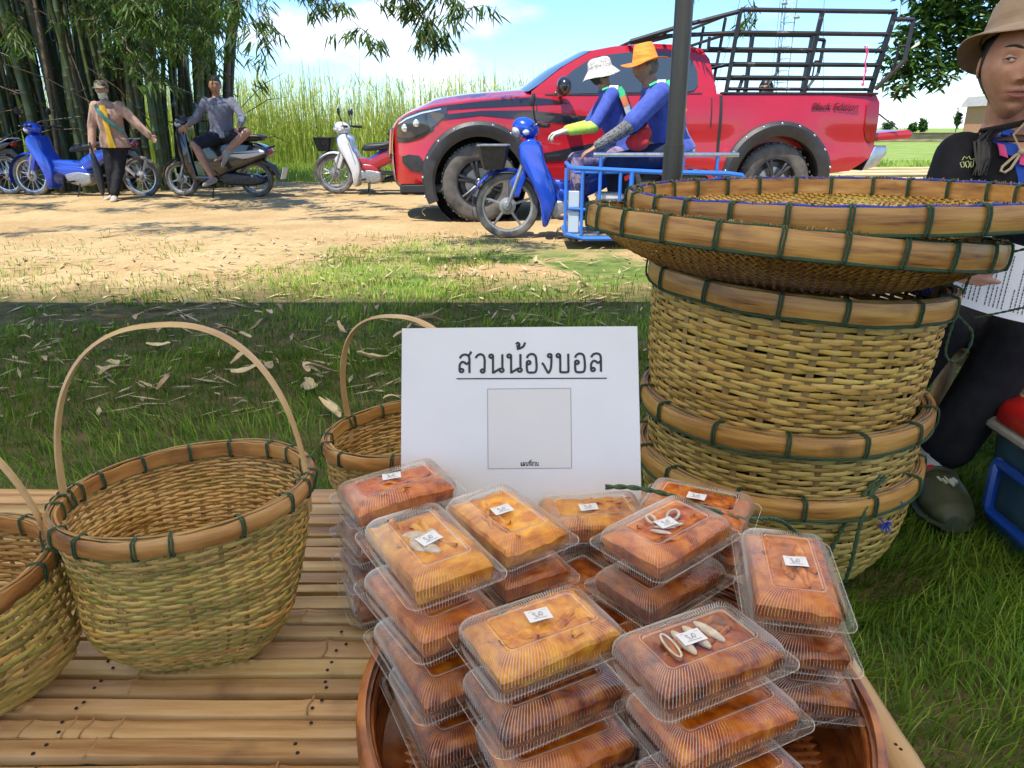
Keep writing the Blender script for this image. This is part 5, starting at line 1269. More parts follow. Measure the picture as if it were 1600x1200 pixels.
for sgn in (-1, 1):
    fw = [(1.66, 1.27, 1.285), (1.74, 1.27, 1.41), (1.86, 1.27, 1.50), (2.0, 1.275, 1.585), (2.1, 1.275, 1.625), (2.22, 1.28, 1.65), (2.42, 1.285, 1.675), (2.57, 1.285, 1.68)]
    rw = [(2.64, 1.285, 1.68), (2.8, 1.29, 1.68), (2.95, 1.29, 1.67), (3.05, 1.295, 1.645), (3.12, 1.31, 1.59), (3.16, 1.36, 1.50)]
    panel('door_window', fw, gh_y, sgn, .006, M_glass); panel('rear_window', rw, gh_y, sgn, .006, M_glass)
    panel('window_trim', [(1.56, 1.252, 1.266), (2.0, 1.254, 1.268), (2.6, 1.262, 1.276), (3.2, 1.270, 1.284)], gh_y, sgn, .012, M_blackpl, 2)
    panel('pillar_trim', [(2.575, 1.28, 1.70), (2.635, 1.28, 1.70)], gh_y, sgn, .005, M_blackpl, 4)
    for xx in (1.47, 2.60, 3.30): panel('door_gap', [(xx - .005, .44 if xx < 3.2 else .95, 1.235), (xx + .005, .44 if xx < 3.2 else .95, 1.235)], side_y, sgn, .0015, M_black, 10)
    panel('cab_gap', [(3.385, .46, 1.26), (3.415, .46, 1.26)], side_y, sgn, .002, M_black, 10)
    panel('headlight', [(.035, .86, .96), (.1, .84, 1.035), (.2, .85, 1.08), (.33, .90, 1.105), (.46, .985, 1.125), (.56, 1.08, 1.145)], side_y, sgn, .006, M_headl, 5)
    for (px, pz, q) in ((.13, .94, .042), (.25, .985, .040)): MB().ball((px, sgn * (side_y(px, pz) + .000), pz), (q, .022, q), 16, 10).build('headlamp_bulb', M_drl, truck)
    panel('lamp_strip', [(.06, .975, .985), (.15, 1.025, 1.04), (.3, 1.075, 1.092), (.5, 1.115, 1.128)], side_y, sgn, .010, M_drl, 2)
    panel('headlight_surround', [(.03, .80, .858), (.15, .80, .842), (.3, .85, .885), (.42, .92, .955)], side_y, sgn, .003, M_blackgloss, 3)
    panel('fog_lamp', [(.08, .60, .66), (.16, .52, .68), (.26, .50, .67), (.30, .54, .62)], side_y, sgn, .004, M_blackpl, 3)
    panel('tail_light', [(4.99, .93, 1.17), (5.03, .84, 1.20), (5.09, .78, 1.21), (5.15, .80, 1.19)], side_y, sgn, .008, M_tail, 6)
    panel('graphic_stripe', [(.25, 1.09, 1.10), (.5, 1.11, 1.15), (.9, 1.135, 1.195), (1.4, 1.16, 1.235), (1.6, 1.17, 1.22), (1.8, 1.175, 1.18)], side_y, sgn, .0025, M_blackgloss, 3)
    panel('graphic_stripe', [(.45, 1.01, 1.06), (.9, 1.06, 1.105), (1.4, 1.02, 1.11), (1.9, .97, 1.06), (2.4, .98, 1.03), (2.7, 1.0, 1.005)], side_y, sgn, .0025, M_blackgloss, 3)
    panel('graphic_stripe', [(1.35, .60, .66), (1.8, .62, .74), (2.3, .70, .84), (2.9, .85, .92)], side_y, sgn, .0025, M_blackgloss, 3)
    hm = MB(); hm.box((2.38, sgn * .935, 1.06), (.20, .03, .035), ch=.01); hm.build('door_handle', M_red, truck)
    # flares with bolts
    for ax, az in AX:
        P = []
        t0, t1 = (-1.95, 1.75) if ax < 2 else (-1.85, 1.80)
        for t in np.linspace(t0, t1, 40):
            q = []
            for (rr_, dy) in ((AR - .012, -.02), (AR - .012, .050), (AR + .02, .066), (AR + .10, .058), (AR + .135, .030), (AR + .14, -.004)):
                k = 1.0 if abs(t) < 1.2 else 1 - .35 * (abs(t) - 1.2); rad = AR + (rr_ - AR) * k
                x = ax + rad * math.sin(t); z = az + rad * math.cos(t); q.append(Vector((x, sgn * (side_y(min(5.1, max(.02, x)), max(.42, z)) + dy), z)))
            P.append(q)
        fl = MB().grid(P).build('fender_flare', M_flare, truck, True, True)
        bl = MB()
        for t in np.linspace(t0 + .15, t1 - .15, 11):
            x = ax + (AR + .115) * math.sin(t); z = az + (AR + .115) * math.cos(t); bl.ball((x, sgn * (side_y(max(.02, x), max(.42, z)) + .047), z), (.014, .008, .014), 8, 5)
        bl.build('bolts', M_chrome, fl, kind='stuff')
# chassis, bed interior, tailgate, bumper
MB().box((2.5, 0, .42), (4.6, 1.3, .20), ch=.02).build('chassis', M_black, truck)
MB().box((2.4, 0, .70), (1.8, 1.62, .5), ch=.02).build('cabin_floor', M_black, truck)
MB().box((3.37, 0, .98), (.03, 1.68, .60)).build('bed_front_wall', M_red, truck)
MB().box((4.26, 0, .72), (1.8, 1.60, .03)).build('bed_floor', M_black, truck)
for sgn in (-1, 1): MB().box((4.26, sgn * .845, 1.283), (1.70, .09, .022), ch=.006).build('bed_rail_cap', M_blackpl, truck)
for sgn in (-1, 1): MB().box((4.26, sgn * .79, 1.0), (1.72, .02, .56)).build('bed_inner_wall', M_red, truck)
tg = MB(); tg.prism([(5.16, .80), (5.62, .83), (5.66, .87), (5.60, .92), (5.16, .88)], -.76, .76, .02); tg.build('tailgate', M_red, truck)
MB().tube([(5.10, -.78, 1.15), (5.45, -.78, .93)], .008, 6).build('tailgate_stay', M_darkmetal, truck)
rb = MB(); rb.prism([(5.06, .50), (5.22, .54), (5.32, .68), (5.30, .76), (5.16, .76)], -.88, .88, .03); rb.build('rear_bumper', M_steel, truck)
for sgn in (-1, 1): MB().box((.30, sgn * .86, .34), (.5, .05, .10), ch=.02).build('mud_flap', M_black, truck)
for ax, _ in AX:
    for s in (-1, 1): MB().lathe([(AR + .02, s*.89), (AR + .02, s*.50), (.05, s*.50)], (ax, 0, .395), 40, 'y').build('wheel_well', M_black, truck)
# wheels
def tyre_prof(R_, w, rim):
    return [(rim, -w*.42), (rim + .02, -w*.48), (R_*.90, -w*.5), (R_*.97, -w*.44), (R_, -w*.34), (R_, w*.34), (R_*.97, w*.44), (R_*.90, w*.5), (rim + .02, w*.48), (rim, w*.42)]
def car_wheel(x, y, s):
    t = MB(); t.lathe(tyre_prof(.395, .25, .235), (0, 0, 0), 56, 'y')
    for k in range(60):
        a_ = 2*PI*k/60
        for yy in (-.075, .0, .075): t.box((.396*math.cos(a_), yy + (.02 if k % 2 else -.02), .396*math.sin(a_)), (.012, .05, .022), rot=Matrix.Rotation(-a_, 3, 'Y'))
    w = t.build('tyre', M_tyre, truck, loc=(x, y, .395), rot=(0, .3 * x, 0))
    rm = MB(); rm.lathe([(.238, .11), (.245, -.115), (.232, -.115), (.222, -.09), (.215, .10), (.238, .11)], (0, 0, 0), 48, 'y'); rm.lathe([(.0, s*.03), (.20, s*.03), (.22, s*.05)], (0, 0, 0), 32, 'y')
    for k in range(6):
        for d in (-.11, .11):
            a_ = 2*PI*k/6; b0 = Vector((.05*math.cos(a_), s*.085, .05*math.sin(a_))); b1 = Vector((.225*math.cos(a_+d), s*.10, .225*math.sin(a_+d))); rm.tube([b0, b0.lerp(b1, .5) + Vector((0, s*.012, 0)), b1], [.020, .015, .018], 6, flat=.8)
    rm.lathe([(0, s*.115), (.03, s*.112), (.05, s*.10), (.062, s*.08), (.062, s*.03)], (0, 0, 0), 24, 'y')
    ro = rm.build('rim', M_alloy, w)
    MB().lathe([(0, s*.122), (.022, s*.120), (.03, s*.112)], (0, 0, 0), 16, 'y').build('hub_cap', M_chrome, w)
    MB().lathe([(0, s*.04), (.15, s*.04), (.15, s*.02), (0, s*.02)], (0, 0, 0), 24, 'y').build('brake_disc', M_steel, w)
for ax, _ in AX:
    for s in (-1, 1): car_wheel(ax, s * .80, s)
# mirrors
for s in (-1, 1):
    m_ = MB(); m_.ball((1.72, s * 1.06, 1.33), (.075, .13, .095), 18, 12); m_.build('side_mirror', M_blackgloss, truck)
    MB().tube([(1.70, s*.88, 1.26), (1.71, s*.98, 1.285)], .03, 8, flat=.6).build('mirror_arm', M_chrome if s > 0 else M_steel, truck)
# lettering on the bed side
def text_mesh(body, size, name, mat, parent, M, shear=0, extrude=.0015, bold=0):
    c = bpy.data.curves.new('t', 'FONT'); c.body = body; c.size = size; c.shear = shear; c.extrude = extrude; c.offset = bold
    o = bpy.data.objects.new('t', c); col.objects.link(o); me = evaluated(o); bpy.data.objects.remove(o); me.name = name
    me.materials.clear(); me.materials.append(mat); ob = link(name, me, parent); ob.matrix_local = M; return ob
M_letter = principled('dark_letter', (.09,.01,.012), .4)
text_mesh('Black Edition', .098, 'lettering', M_letter, truck, Matrix.Translation((4.37, -side_y(4.6, 1.14) - .012, 1.12)) @ Matrix.Rotation(PI/2 - .09, 4, 'X'), .35, bold=.0012)
# bed rack
rack = thing('cargo_rack', 'scuffed black steel cargo rack standing on the red truck bed', 'rack', (-1.296, 8.767, 0), (0, 0, math.atan2(.29, 3.172)))
rack.scale = (1, 1, .88); rack.location.z = 1.3 * .12
M_rack = noisy('scuffed_black_steel', [(.2, (.012,.012,.014)), (.62, (.03,.03,.032)), (.72, (.22,.21,.20))], (5, 5, 5), .45, .1)
def bar(a_, b_, w=.028, nm='rail', par=None): return MB().tube([a_, b_], w * .75, 4, up=(0, 0, 1)).build(nm, M_rack, par or rack, False)
zz_ = [1.33, 1.455, 1.60, 1.755, 1.93, 2.165]
def fx(z, x0, lean): return x0 + lean * (z - 1.3)
for s in (-1, 1):
    y = lambda z: s * (.80 + .10 * (z - 1.3))
    for (x0, ln, top) in ((3.48, .05, 2.17), (4.32, .07, 2.17), (5.06, .11, 2.17)): bar((x0, y(1.3), 1.295), (fx(top, x0, ln), y(top), top), .040, 'post')
    for i, z in enumerate(zz_):
        if s > 0: z = (1.33, 1.555, 1.735, 1.92, 2.13, 2.13)[i]
        if s > 0 and i == 5: continue
        bar((fx(z, 3.48, .05), y(z), z), (fx(z, 5.06, .11), y(z), z), .034 if z > 1.4 else .026)
    bar((3.56, y(2.16), 2.16), (2.92, s*.80, 1.99), .034); bar((2.92, s*.80, 1.99), (2.45, s*.74, 1.84), .034)
    bar((3.54, y(1.93), 1.93), (2.80, s*.74, 1.90), .032); bar((2.80, s*.74, 1.90), (2.45, s*.72, 1.83), .030)
    bar((3.52, y(1.755), 1.755), (3.28, s*.72, 1.775), .028); bar((3.28, s*.72, 1.775), (3.28, s*.72, 1.90), .026, 'post'); bar((2.80, s*.74, 1.90), (2.80, s*.77, 1.97), .022, 'post')
    # swung-open rear gate halves
    g0 = Vector((5.15, y(2.1), 2.09)); g1 = Vector((5.34, s*.93, 2.08)); g2 = Vector((5.31, s*.93, 1.64)); g3 = Vector((5.09, s*.84, 1.33))
    bar(g0, g1, .034, 'gate_bar'); bar(g1, g2, .034, 'gate_bar'); bar(g2, g3, .034, 'gate_bar'); bar((5.32, s*.93, 1.80), (5.24, s*.91, 1.80), .018, 'gate_bar'); bar((5.24, s*.91, 1.80), (5.22, s*.90, 1.50), .018, 'gate_bar')
for z in (1.60, 1.95, 2.165): bar((fx(z, 3.48, .05), -.83, z), (fx(z, 3.48, .05), .83, z), .026, 'cross_bar')
for yv in (-.35, .35): bar((3.48, yv, 1.3), (3.57, yv, 2.16), .024, 'post')
for xq in (3.95,): bar((xq, .1, 1.32), (xq + .06, .1, 1.55), .03, 'post')
bar((2.45, -.73, 1.835), (2.45, .73, 1.835), .026, 'cross_bar'); bar((2.80, -.75, 1.905), (2.80, .75, 1.905), .024, 'cross_bar'); bar((2.92, -.8, 1.99), (2.92, .8, 1.99), .024, 'cross_bar')
bx_ = bar((4.42, .5, 1.34), (4.58, .5, 1.62), .024, 'bracket'); bar((4.58, .5, 1.62), (4.58, .5, 1.90), .024, 'bracket'); bar((4.58, .5, 1.90), (4.42, .5, 1.90), .024, 'bracket')
M_pink = principled('pink_ribbon', (.75,.10,.25), .7)
rbm = MB(); rbm.tube([(4.99, 0, 0), (4.985, -.004, .06), (5.0, -.004, .12), (4.975, -.002, .2), (4.985, 0, .28), (4.955, 0, .34), (4.945, 0, .36)], .008, 5); rbm.tube([(4.97, 0, .36), (4.99, -.004, .3), (4.98, -.002, .22), (4.99, 0, .1)], .006, 5)
rbm.box((4.985, 0, -.012), (.03, .012, .03), ch=.003)
ro = rbm.build('ribbon', M_pink, None, True, False, label='pink ribbon tied to the side rails of the cargo rack', category='ribbon')
ro.location = truck.matrix_basis.to_3x3() @ Vector((-.06, -.885, 1.44)) + Vector((-1.296, 8.767, 0)); ro.rotation_euler = (0, 0, math.atan2(.29, 3.172))
ro.location = Vector((-1.296, 8.767, 0)) + Matrix.Rotation(math.atan2(.29, 3.172), 3, 'Z') @ Vector((-.06, -.875, 1.385))
# ------------------------------------------------------------------ people
def skin(name, c1, c2, sc_=25): return noisy(name, [(.3, c1), (.7, c2)], (sc_,)*3, .5, .12, (400,)*3, sss=.08, dist=.0006)
M_skin1 = skin('skin_warm', (.30,.155,.095), (.38,.21,.135)); M_skin2 = skin('skin_tan', (.28,.14,.08), (.36,.19,.12)); M_skinw = skin('skin_face', (.42,.195,.115), (.54,.28,.175), 40)
M_hair = noisy('black_hair', [(.3, (.008,.007,.006)), (.7, (.025,.02,.017))], (200, 200, 20), .4)
M_lips = principled('lips', (.33,.095,.075), .4); M_brow = principled('eyebrow', (.03,.02,.015), .8)
M_eyew = principled('eye_white', (.62,.60,.57), .2, coat=.5); M_iris = principled('iris', (.02,.012,.008), .1, coat=1.)
def cloth(name, c1, c2, bump=.45, s=22, rough=.85): return noisy(name, [(.3, c1), (.7, c2)], (s, s, s), rough, bump, (9, 9, 5), dist=.04, sheen=.0 if c1[0] < .03 else .15, spec=.2)
def g_(x, s): return math.exp(-(x / s) ** 2)
def head_point(d):
    dx, dy, dz = d; x, y, z = .074*dx, .092*dy, .112*dz
    s = smooth01((-.05 - dz) / .9); x *= 1 - .34 * s
    if dy < 0: y *= 1 - .45 * s
    else: y *= 1 - .10 * s
    if dy > 0:
        ax = abs(x); k = smooth01(dy / .5)
        nz_ = 0
        if -.046 < z < .022: nz_ = .0225 * smooth01((.022 - z) / .054) ** 1.1 * smooth01((z + .046) / .012)
        y += k * (nz_ * g_(x, .0075 + .005 * smooth01((.0 - z) / .04)) + .0065 * g_(ax - .0125, .0055) * g_(z + .037, .007)
                  - .0095 * g_(ax - .031, .016) * g_(z - .006, .011) + .0045 * g_(ax - .030, .024) * g_(z - .026, .009)
                  + .0070 * g_(x, .021) * g_(z + .0565, .0055) + .0070 * g_(x, .018) * g_(z + .0685, .0062) - .0030 * g_(x, .023) * g_(z + .0625, .0022)
                  - .004 * g_(x, .02) * g_(z + .080, .006) + .0075 * g_(x, .018) * g_(z + .098, .013) + .004 * g_(ax - .042, .016) * g_(z + .022, .018)
                  - .0016 * g_(x, .003) * g_(z + .047, .006))
    return Vector((x, y, z))
def head_frame(c, f, up=(0, 0, 1), s=1.0):
    f = Vector(f).normalized(); u = Vector(up); u = (u - f * u.dot(f)).normalized(); r_ = f.cross(u).normalized()
    return Matrix(((r_.x*s, f.x*s, u.x*s, c[0]), (r_.y*s, f.y*s, u.y*s, c[1]), (r_.z*s, f.z*s, u.z*s, c[2]), (0, 0, 0, 1)))
def add_head(mb, M, nu=36, nv=26, infl=0.0, zmin=-2, cond=None):
    rows = []
    for i in range(nv + 1):
        a = -PI/2 + PI * i / nv; row = []
        for k in range(nu):
            t = 2*PI*k/nu - PI/2
            if nu > 60:  # concentrate columns on the face
                u_ = k / nu * 2 - 1; t = PI/2 + PI * (abs(u_) ** 1.6) * (1 if u_ > 0 else -1)
            d = Vector((math.cos(a)*math.cos(t), math.cos(a)*math.sin(t), math.sin(a))); p = head_point(d)
            row.append(M @ (p + d * infl))
        rows.append(row)
    mb.grid(rows, wrap=True)
    for s in (-1, 1): mb.ball(M @ Vector((s*.0745, -.008, -.004)), (.006, .017, .027), 10, 8, rot=M.to_3x3().normalized() @ Matrix.Rotation(-s*.35, 3, 'Z'))
def hair_cap(M, mat, parent, low=-.02, front=.055, thick=.010, nu=40, nv=22, name='hair', back_low=-.07, seed=0):
    mb = MB(); rows = []; r = random.Random(seed)
    for i in range(nv + 1):
        row = []
        for k in range(nu):
            t = 2*PI*k/nu - PI/2; fr = math.sin(t)  # 1 at the face
            zl = (front if fr > .62 else (front + (back_low - front) * smooth01((.62 - fr) / 1.0))) / .112
            a0 = math.asin(max(-.98, min(.98, zl))); a = PI/2 + (a0 - PI/2) * i / nv
            d = Vector((math.cos(a)*math.cos(t), math.cos(a)*math.sin(t), math.sin(a))); row.append(M @ (head_point(d) + d * (thick * (1 - (i / nv) ** 6 * .8) + r.uniform(-.001, .001))))
        rows.append(row)
    mb.grid(rows, wrap=True); return mb.build(name, mat, parent)
def face_parts(M, t, detail=False, look=0.0, brow=M_brow):
    for s in (-1, 1):
        c = M @ Vector((s*.031, .0700, .005)); S3 = M.to_3x3()
        e = MB().ball(c, .0125, 16, 10).build('eye', M_eyew, t)
        d = (S3 @ Vector((look, 1, .12))).normalized(); MB().ball(c + d * .0072, (.0064, .0064, .0064), 12, 8).build('iris', M_iris, e)
        top = []; bot = []
        for k in range(9):
            q = k / 8 * 2 - 1; x = s * .031 + q * .0150; zz = .0062 * (1 - q*q); base = lambda z: M @ Vector((x, .0700 + math.sqrt(max(1e-6, .0136**2 - (q*.0125)**2 - (z-.005)**2 * .5)) , z))
            top.append(base(.005 + zz * .75)); bot.append(base(.004 - zz * .55))
        lidc = MB(); lidc.tube(top, [.0010] + [.0026]*7 + [.001], 6); lidc.tube(bot, [.0008] + [.0018]*7 + [.0008], 6)
        lidc.build('eyelid', t['skin_mat'] if False else SKIN_CUR[0], t)
        MB().tube([p + (S3 @ Vector((0, .0016, -.0010))) for p in top], .0007, 4).build('eyelashes', brow, t)
        bp = []
        for k in range(7):
            q = k / 6; x = s * (.013 + .034 * q); z = .026 + .006 * math.sin(q * PI * .75); y = head_y(x, z); bp.append(M @ Vector((x, y + .001, z)))
        MB().tube(bp, [.0016, .003, .0034, .0032, .0028, .002, .001], 6, flat=.5).build('eyebrow', brow, t)
    up_, lo = [], []
    for k in range(11):
        q = k / 10 * 2 - 1; x = q * .0215; zu = -.0605 + .0022 * (1 - q*q) + .0016 * g_(abs(q) - .22, .2) - .0012 * abs(q); zl = -.0655 - .0030 * (1 - q*q) + .0032 * abs(q) ** 2
        up_.append(M @ Vector((x, head_y(x, zu) + .0004, zu + .0012))); lo.append(M @ Vector((x, head_y(x, zl) + .0004, zl)))
    rad = [.0006] + [.0012 + .0026 * math.sin(PI * k / 10) for k in range(1, 10)] + [.0006]
    m = MB(); m.tube(up_, [q * .85 for q in rad], 8, flat=.8); m.tube(lo, rad, 8, flat=.8); m.build('lips', M_lips, t)
def head_y(x, z):
    dz = max(-.99, min(.99, z / .112)); c = math.sqrt(1 - dz * dz); s = smooth01((-.05 - dz) / .9); dx = x / (.074 * (1 - .34 * s)) / c; dx = max(-.98, min(.98, dx)); dy = math.sqrt(1 - dx*dx) * c
    return head_point((dx * c, dy, dz)).y
SKIN_CUR = [None]
def add_hand(mb, wr, d, pn, s=1.0, curl=.35, thumb=1, spread=.1):
    """wr wrist, d pointing direction, pn palm normal; palm + four fingers + thumb"""
    d = Vector(d).normalized(); pn = Vector(pn); pn = (pn - d * pn.dot(d)).normalized(); sd = d.cross(pn)
    wr = Vector(wr)
    mb.loft([(wr - d*.02*s, sd*.026*s, pn*.019*s), (wr + d*.01*s, sd*.028*s, pn*.017*s), (wr + d*.045*s, sd*.040*s, pn*.015*s), (wr + d*.085*s, sd*.041*s, pn*.012*s), (wr + d*.095*s, sd*.036*s, pn*.008*s)], 14)
    for i, (o, L_) in enumerate(((-.030, .070), (-.010, .080), (.010, .074), (.029, .058))):
        p = wr + d*.080*s + sd*o*s; dd = (d + sd * (o / .03) * spread).normalized(); pts = [p]; a = curl * .5
        for k, f in enumerate((.45, .32, .23)):
            q = dd * math.cos(a) + pn * math.sin(a); pts.append(pts[-1] + q * L_ * f * s); a += curl
        mb.tube(pts, [.0095*s, .0088*s, .0080*s, .0062*s], 8); mb.ball(pts[-1], .0063*s, 8, 6)
    p = wr + d*.02*s - sd*.026*s*thumb; dd = (d * .75 - sd * .65 * thumb + pn * .25).normalized()
    mb.tube([p, p + dd*.038*s, p + dd*.055*s + d*.012*s, p + dd*.06*s + d*.036*s], [.013*s, .0105*s, .0095*s, .007*s], 8)
def orient(J):
    a, b = Vector(J['sh_l']), Vector(J['sh_r']); r_ = (b - a).normalized(); u = (Vector(J['neck']) - Vector(J['pel'])).normalized(); f = u.cross(r_).normalized(); return r_, f, u
def torso(mb, J, W=1.0, infl=0.0, t0=0., t1=1., n=18, belly=0.0):
    pel, ch, nk = Vector(J['pel']), Vector(J['chest']), Vector(J['neck']); r_, f, u = orient(J); hr = (Vector(J['hip_r']) - Vector(J['hip_l'])).normalized()
    sh = (Vector(J['sh_l']) + Vector(J['sh_r'])) / 2; ww = (Vector(J['sh_r']) - Vector(J['sh_l'])).length / 2
    secs = [(0., pel - u*.05, .145, .105, hr), (.12, pel + u*.04, .165, .118, hr), (.35, pel.lerp(ch, .45), .138 + belly*.3, .100 + belly, hr.lerp(r_, .4)), (.6, ch, .155, .112, r_), (.8, ch.lerp(sh, .62), .165, .105, r_), (.93, sh, ww * .95, .072, r_), (.97, sh.lerp(nk, .42) + u*.006, ww * .66, .068, r_), (1., sh.lerp(nk, .85), .068, .064, r_), (1.05, nk + u*.01, .052, .055, r_)]
    L_ = [(c, rr.normalized() * (a * W + infl), f * (b * W + infl)) for (t, c, a, b, rr) in secs if t0 - 1e-6 <= t <= t1 + 1e-6]
    mb.loft(L_, n)
def seg(mb, a, b, ra, rb, n=12, infl=0.0, f0=0., f1=1., bulge=.0):
    a, b = Vector(a), Vector(b); m = 6; P = []; Rr = []
    for k in range(m + 1):
        t = f0 + (f1 - f0) * k / m; P.append(a.lerp(b, t)); Rr.append(ra + (rb - ra) * t + infl + bulge * math.sin(PI * min(1, t * 1.3)))
    mb.tube(P, Rr, n); mb.ball(P[0], Rr[0], n, 8); mb.ball(P[-1], Rr[-1], n, 8)
def person(label, J, face, skinm, s=1.0, voxel=.012, parts=(), hands=None, headup=(0, 0, 1), hs=1.0, detail=0, loc=None, face_on=True, look=0.0, footdir=None, legs=True):
    """parts: list of (name, material, list of pieces)"""
    base = Vector(loc) if loc else Vector((J['pel'][0], J['pel'][1], 0))
    t = thing('person', label, 'person', base)
    J = {k: Vector(v) - base for k, v in J.items()}
    SKIN_CUR[0] = skinm
    mb = MB(); torso(mb, J, s)
    M = head_frame(J['head'], face, headup, hs)
    f = Vector(face).normalized()
    seg(mb, J['neck'] - Vector((0, 0, .03)), J['head'] - (M.to_3x3() @ Vector((0, .022, .055))), .056*s, .050*s)
    if not detail: add_head(mb, M)
    for sd in ('l', 'r'):
        seg(mb, J['sh_'+sd], J['el_'+sd], .050*s, .038*s); seg(mb, J['el_'+sd], J['ha_'+sd], .038*s, .025*s)
        if legs:
            seg(mb, J['hip_'+sd], J['kn_'+sd], .082*s, .056*s); seg(mb, J['kn_'+sd], J['an_'+sd], .054*s, .036*s, bulge=.010*s)
            fd = Vector((footdir or {}).get(sd, (f.x, f.y, 0))).normalized(); an = J['an_'+sd]; r2 = fd.cross(Vector((0, 0, 1))).normalized()
            mb.loft([(an - fd*.055*s - Vector((0,0,.025)), r2*.026*s, Vector((0,0,.030))), (an - fd*.02*s - Vector((0,0,.028)), r2*.036*s, Vector((0,0,.040))), (an + fd*.07*s - Vector((0,0,.042)), r2*.042*s, Vector((0,0,.026))), (an + fd*.135*s - Vector((0,0,.05)), r2*.038*s, Vector((0,0,.016))), (an + fd*.165*s - Vector((0,0,.052)), r2*.022*s, Vector((0,0,.009)))], 12)
        if hands and sd in hands: h = hands[sd]; add_hand(mb, J['ha_'+sd], h[0], h[1], s, *h[2:])
        elif sd != 'none': d = (J['ha_'+sd] - J['el_'+sd]).normalized(); add_hand(mb, J['ha_'+sd], d, (f.x, f.y, 0) if abs(f.dot(d)) < .9 else (0, 0, -1), s, .5)
    body = remeshed(mb, 'body', skinm, voxel, 3, t)
    if detail:   # head with its own fine mesh joined to the same skin object
        hm = MB(); add_head(hm, M, 120, 96); me = hm.mesh('head', skinm, True, True)
        bm = bmesh.new(); bm.from_mesh(body.data); bm.from_mesh(me); bm.to_mesh(body.data); bm.free(); body.data.polygons.foreach_set('use_smooth', [True]*len(body.data.polygons))
    if face_on: face_parts(M, t, detail, look)
    for (nm, mat, fn, vx) in parts:
        for q in (fn if isinstance(fn, list) else [fn]): m = MB(); q(m, J, s); remeshed(m, nm, mat, vx, 4, t)
    return t, J, M
def hat(M, parent, mat, crown_r=.092, crown_h=.085, brim=.07, droop=.02, z0=.045, mat2=None, taper=.88, wav=.0, name='hat', tilt=0., top=.9):
    prof = [(.0, z0+crown_h), (crown_r*.55*taper, z0+crown_h*1.0), (crown_r*.86*taper, z0+crown_h*top), (crown_r*taper*1.02, z0+crown_h*.7), (crown_r, z0+.01), (crown_r+.004, z0), (crown_r+brim*.5, z0-droop*.45), (crown_r+brim, z0-droop)]
    T = M @ Matrix.Rotation(tilt, 4, 'X'); mb = MB(); n = 48
    def ring(pr, off): return [[T @ Vector((r_*.92*math.cos(2*PI*k/n), (r_*1.06)*math.sin(2*PI*k/n) - .004, z + off + wav*math.sin(3*2*PI*k/n + 1)*max(0, (r_-crown_r)/max(brim, .001)))) for k in range(n)] for (r_, z) in pr]
    mb.grid(ring(prof[:6], 0), wrap=True, mi=0); mb.grid(ring(prof[5:], 0), wrap=True, mi=1)
    mb.grid(ring(prof[5:], -.003), wrap=True, mi=1); mb.grid([ring(prof[-1:], 0)[0], ring(prof[-1:], -.003)[0]], wrap=True, mi=1)
    mb.grid(ring([(crown_r*.97, z0-.012), (crown_r*.99, z0+.02), (crown_r*taper*.98, z0+crown_h*.7)], 0), wrap=True, mi=0)
    return mb.build(name, [mat, mat2 or mat], parent, 50)

# --- woman standing by the blue motorbike
M_tanshirt = cloth('tan_shirt', (.33,.20,.14), (.43,.27,.19)); M_yellow = cloth('yellow_tee', (.62,.36,.02), (.72,.45,.04)); M_blacktr = cloth('black_trousers', (.010,.010,.012), (.022,.021,.024)); M_mask = principled('pale_mask', (.45,.62,.58), .8)
M_camo = noisy('camo_cap', [(.42, (.05,.045,.03)), (.5, (.16,.13,.08)), (.58, (.30,.25,.17))], (28, 28, 28), .9)
J_STAND = dict(head=(-5.388,10.400,1.416), neck=(-5.385,10.420,1.285), chest=(-5.35,10.400,1.060), pel=(-5.343,10.420,0.760), sh_l=(-5.525,10.420,1.215), sh_r=(-5.215,10.440,1.215), el_l=(-5.593,10.380,0.960), ha_l=(-5.602,10.320,0.721), el_r=(-5.021,10.420,1.004), ha_r=(-4.853,10.400,0.843), hip_l=(-5.417,10.400,0.716), hip_r=(-5.273,10.440,0.715), kn_l=(-5.411,10.330,0.402), kn_r=(-5.322,10.360,0.390), an_l=(-5.46,10.36,0.085), an_r=(-5.34,10.16,0.085))
def shirt(sl=2.0, hem=.10, infl=.018, W=1.0, belly=0., low=None, t1=1.0):
    def f(m, J, s):
        torso(m, J, s, infl, 0, t1, belly=belly)
        r_, fw, u = orient(J)
        if hem: m.loft([(J['pel'] + u*.05, r_*(.172*s+infl), fw*(.122*s+infl)), (J['pel'] - u*hem, r_*(.178*s+infl+.01), fw*(.130*s+infl+.012))], 18)
        for sd in ('l', 'r'):
            seg(m, J['sh_'+sd], J['el_'+sd], .052*s, .044*s, infl=infl*.8, f1=min(1., sl))
            if sl > 1: seg(m, J['el_'+sd], J['ha_'+sd], .042*s, .032*s, infl=infl*.7, f1=sl - 1)
    return f
def trousers(ln=2.0, infl=.016, up_=True):
    def f(m, J, s):
        r_, fw, u = orient(J)
        m.loft([(J['pel'] + u*.07, r_*(.150*s+infl), fw*(.105*s+infl)), (J['pel'] - u*.02, r_*(.162*s+infl), fw*(.115*s+infl)), (J['pel'] - u*.08, r_*(.13*s+infl), fw*(.09*s+infl))], 16)
        for sd in ('l', 'r'):
            seg(m, J['hip_'+sd], J['kn_'+sd], .086*s, .062*s, infl=infl, f1=min(1., ln))
            if ln > 1: seg(m, J['kn_'+sd], J['an_'+sd], .060*s, .048*s, infl=infl, f1=(ln - 1) * .96)
    return f
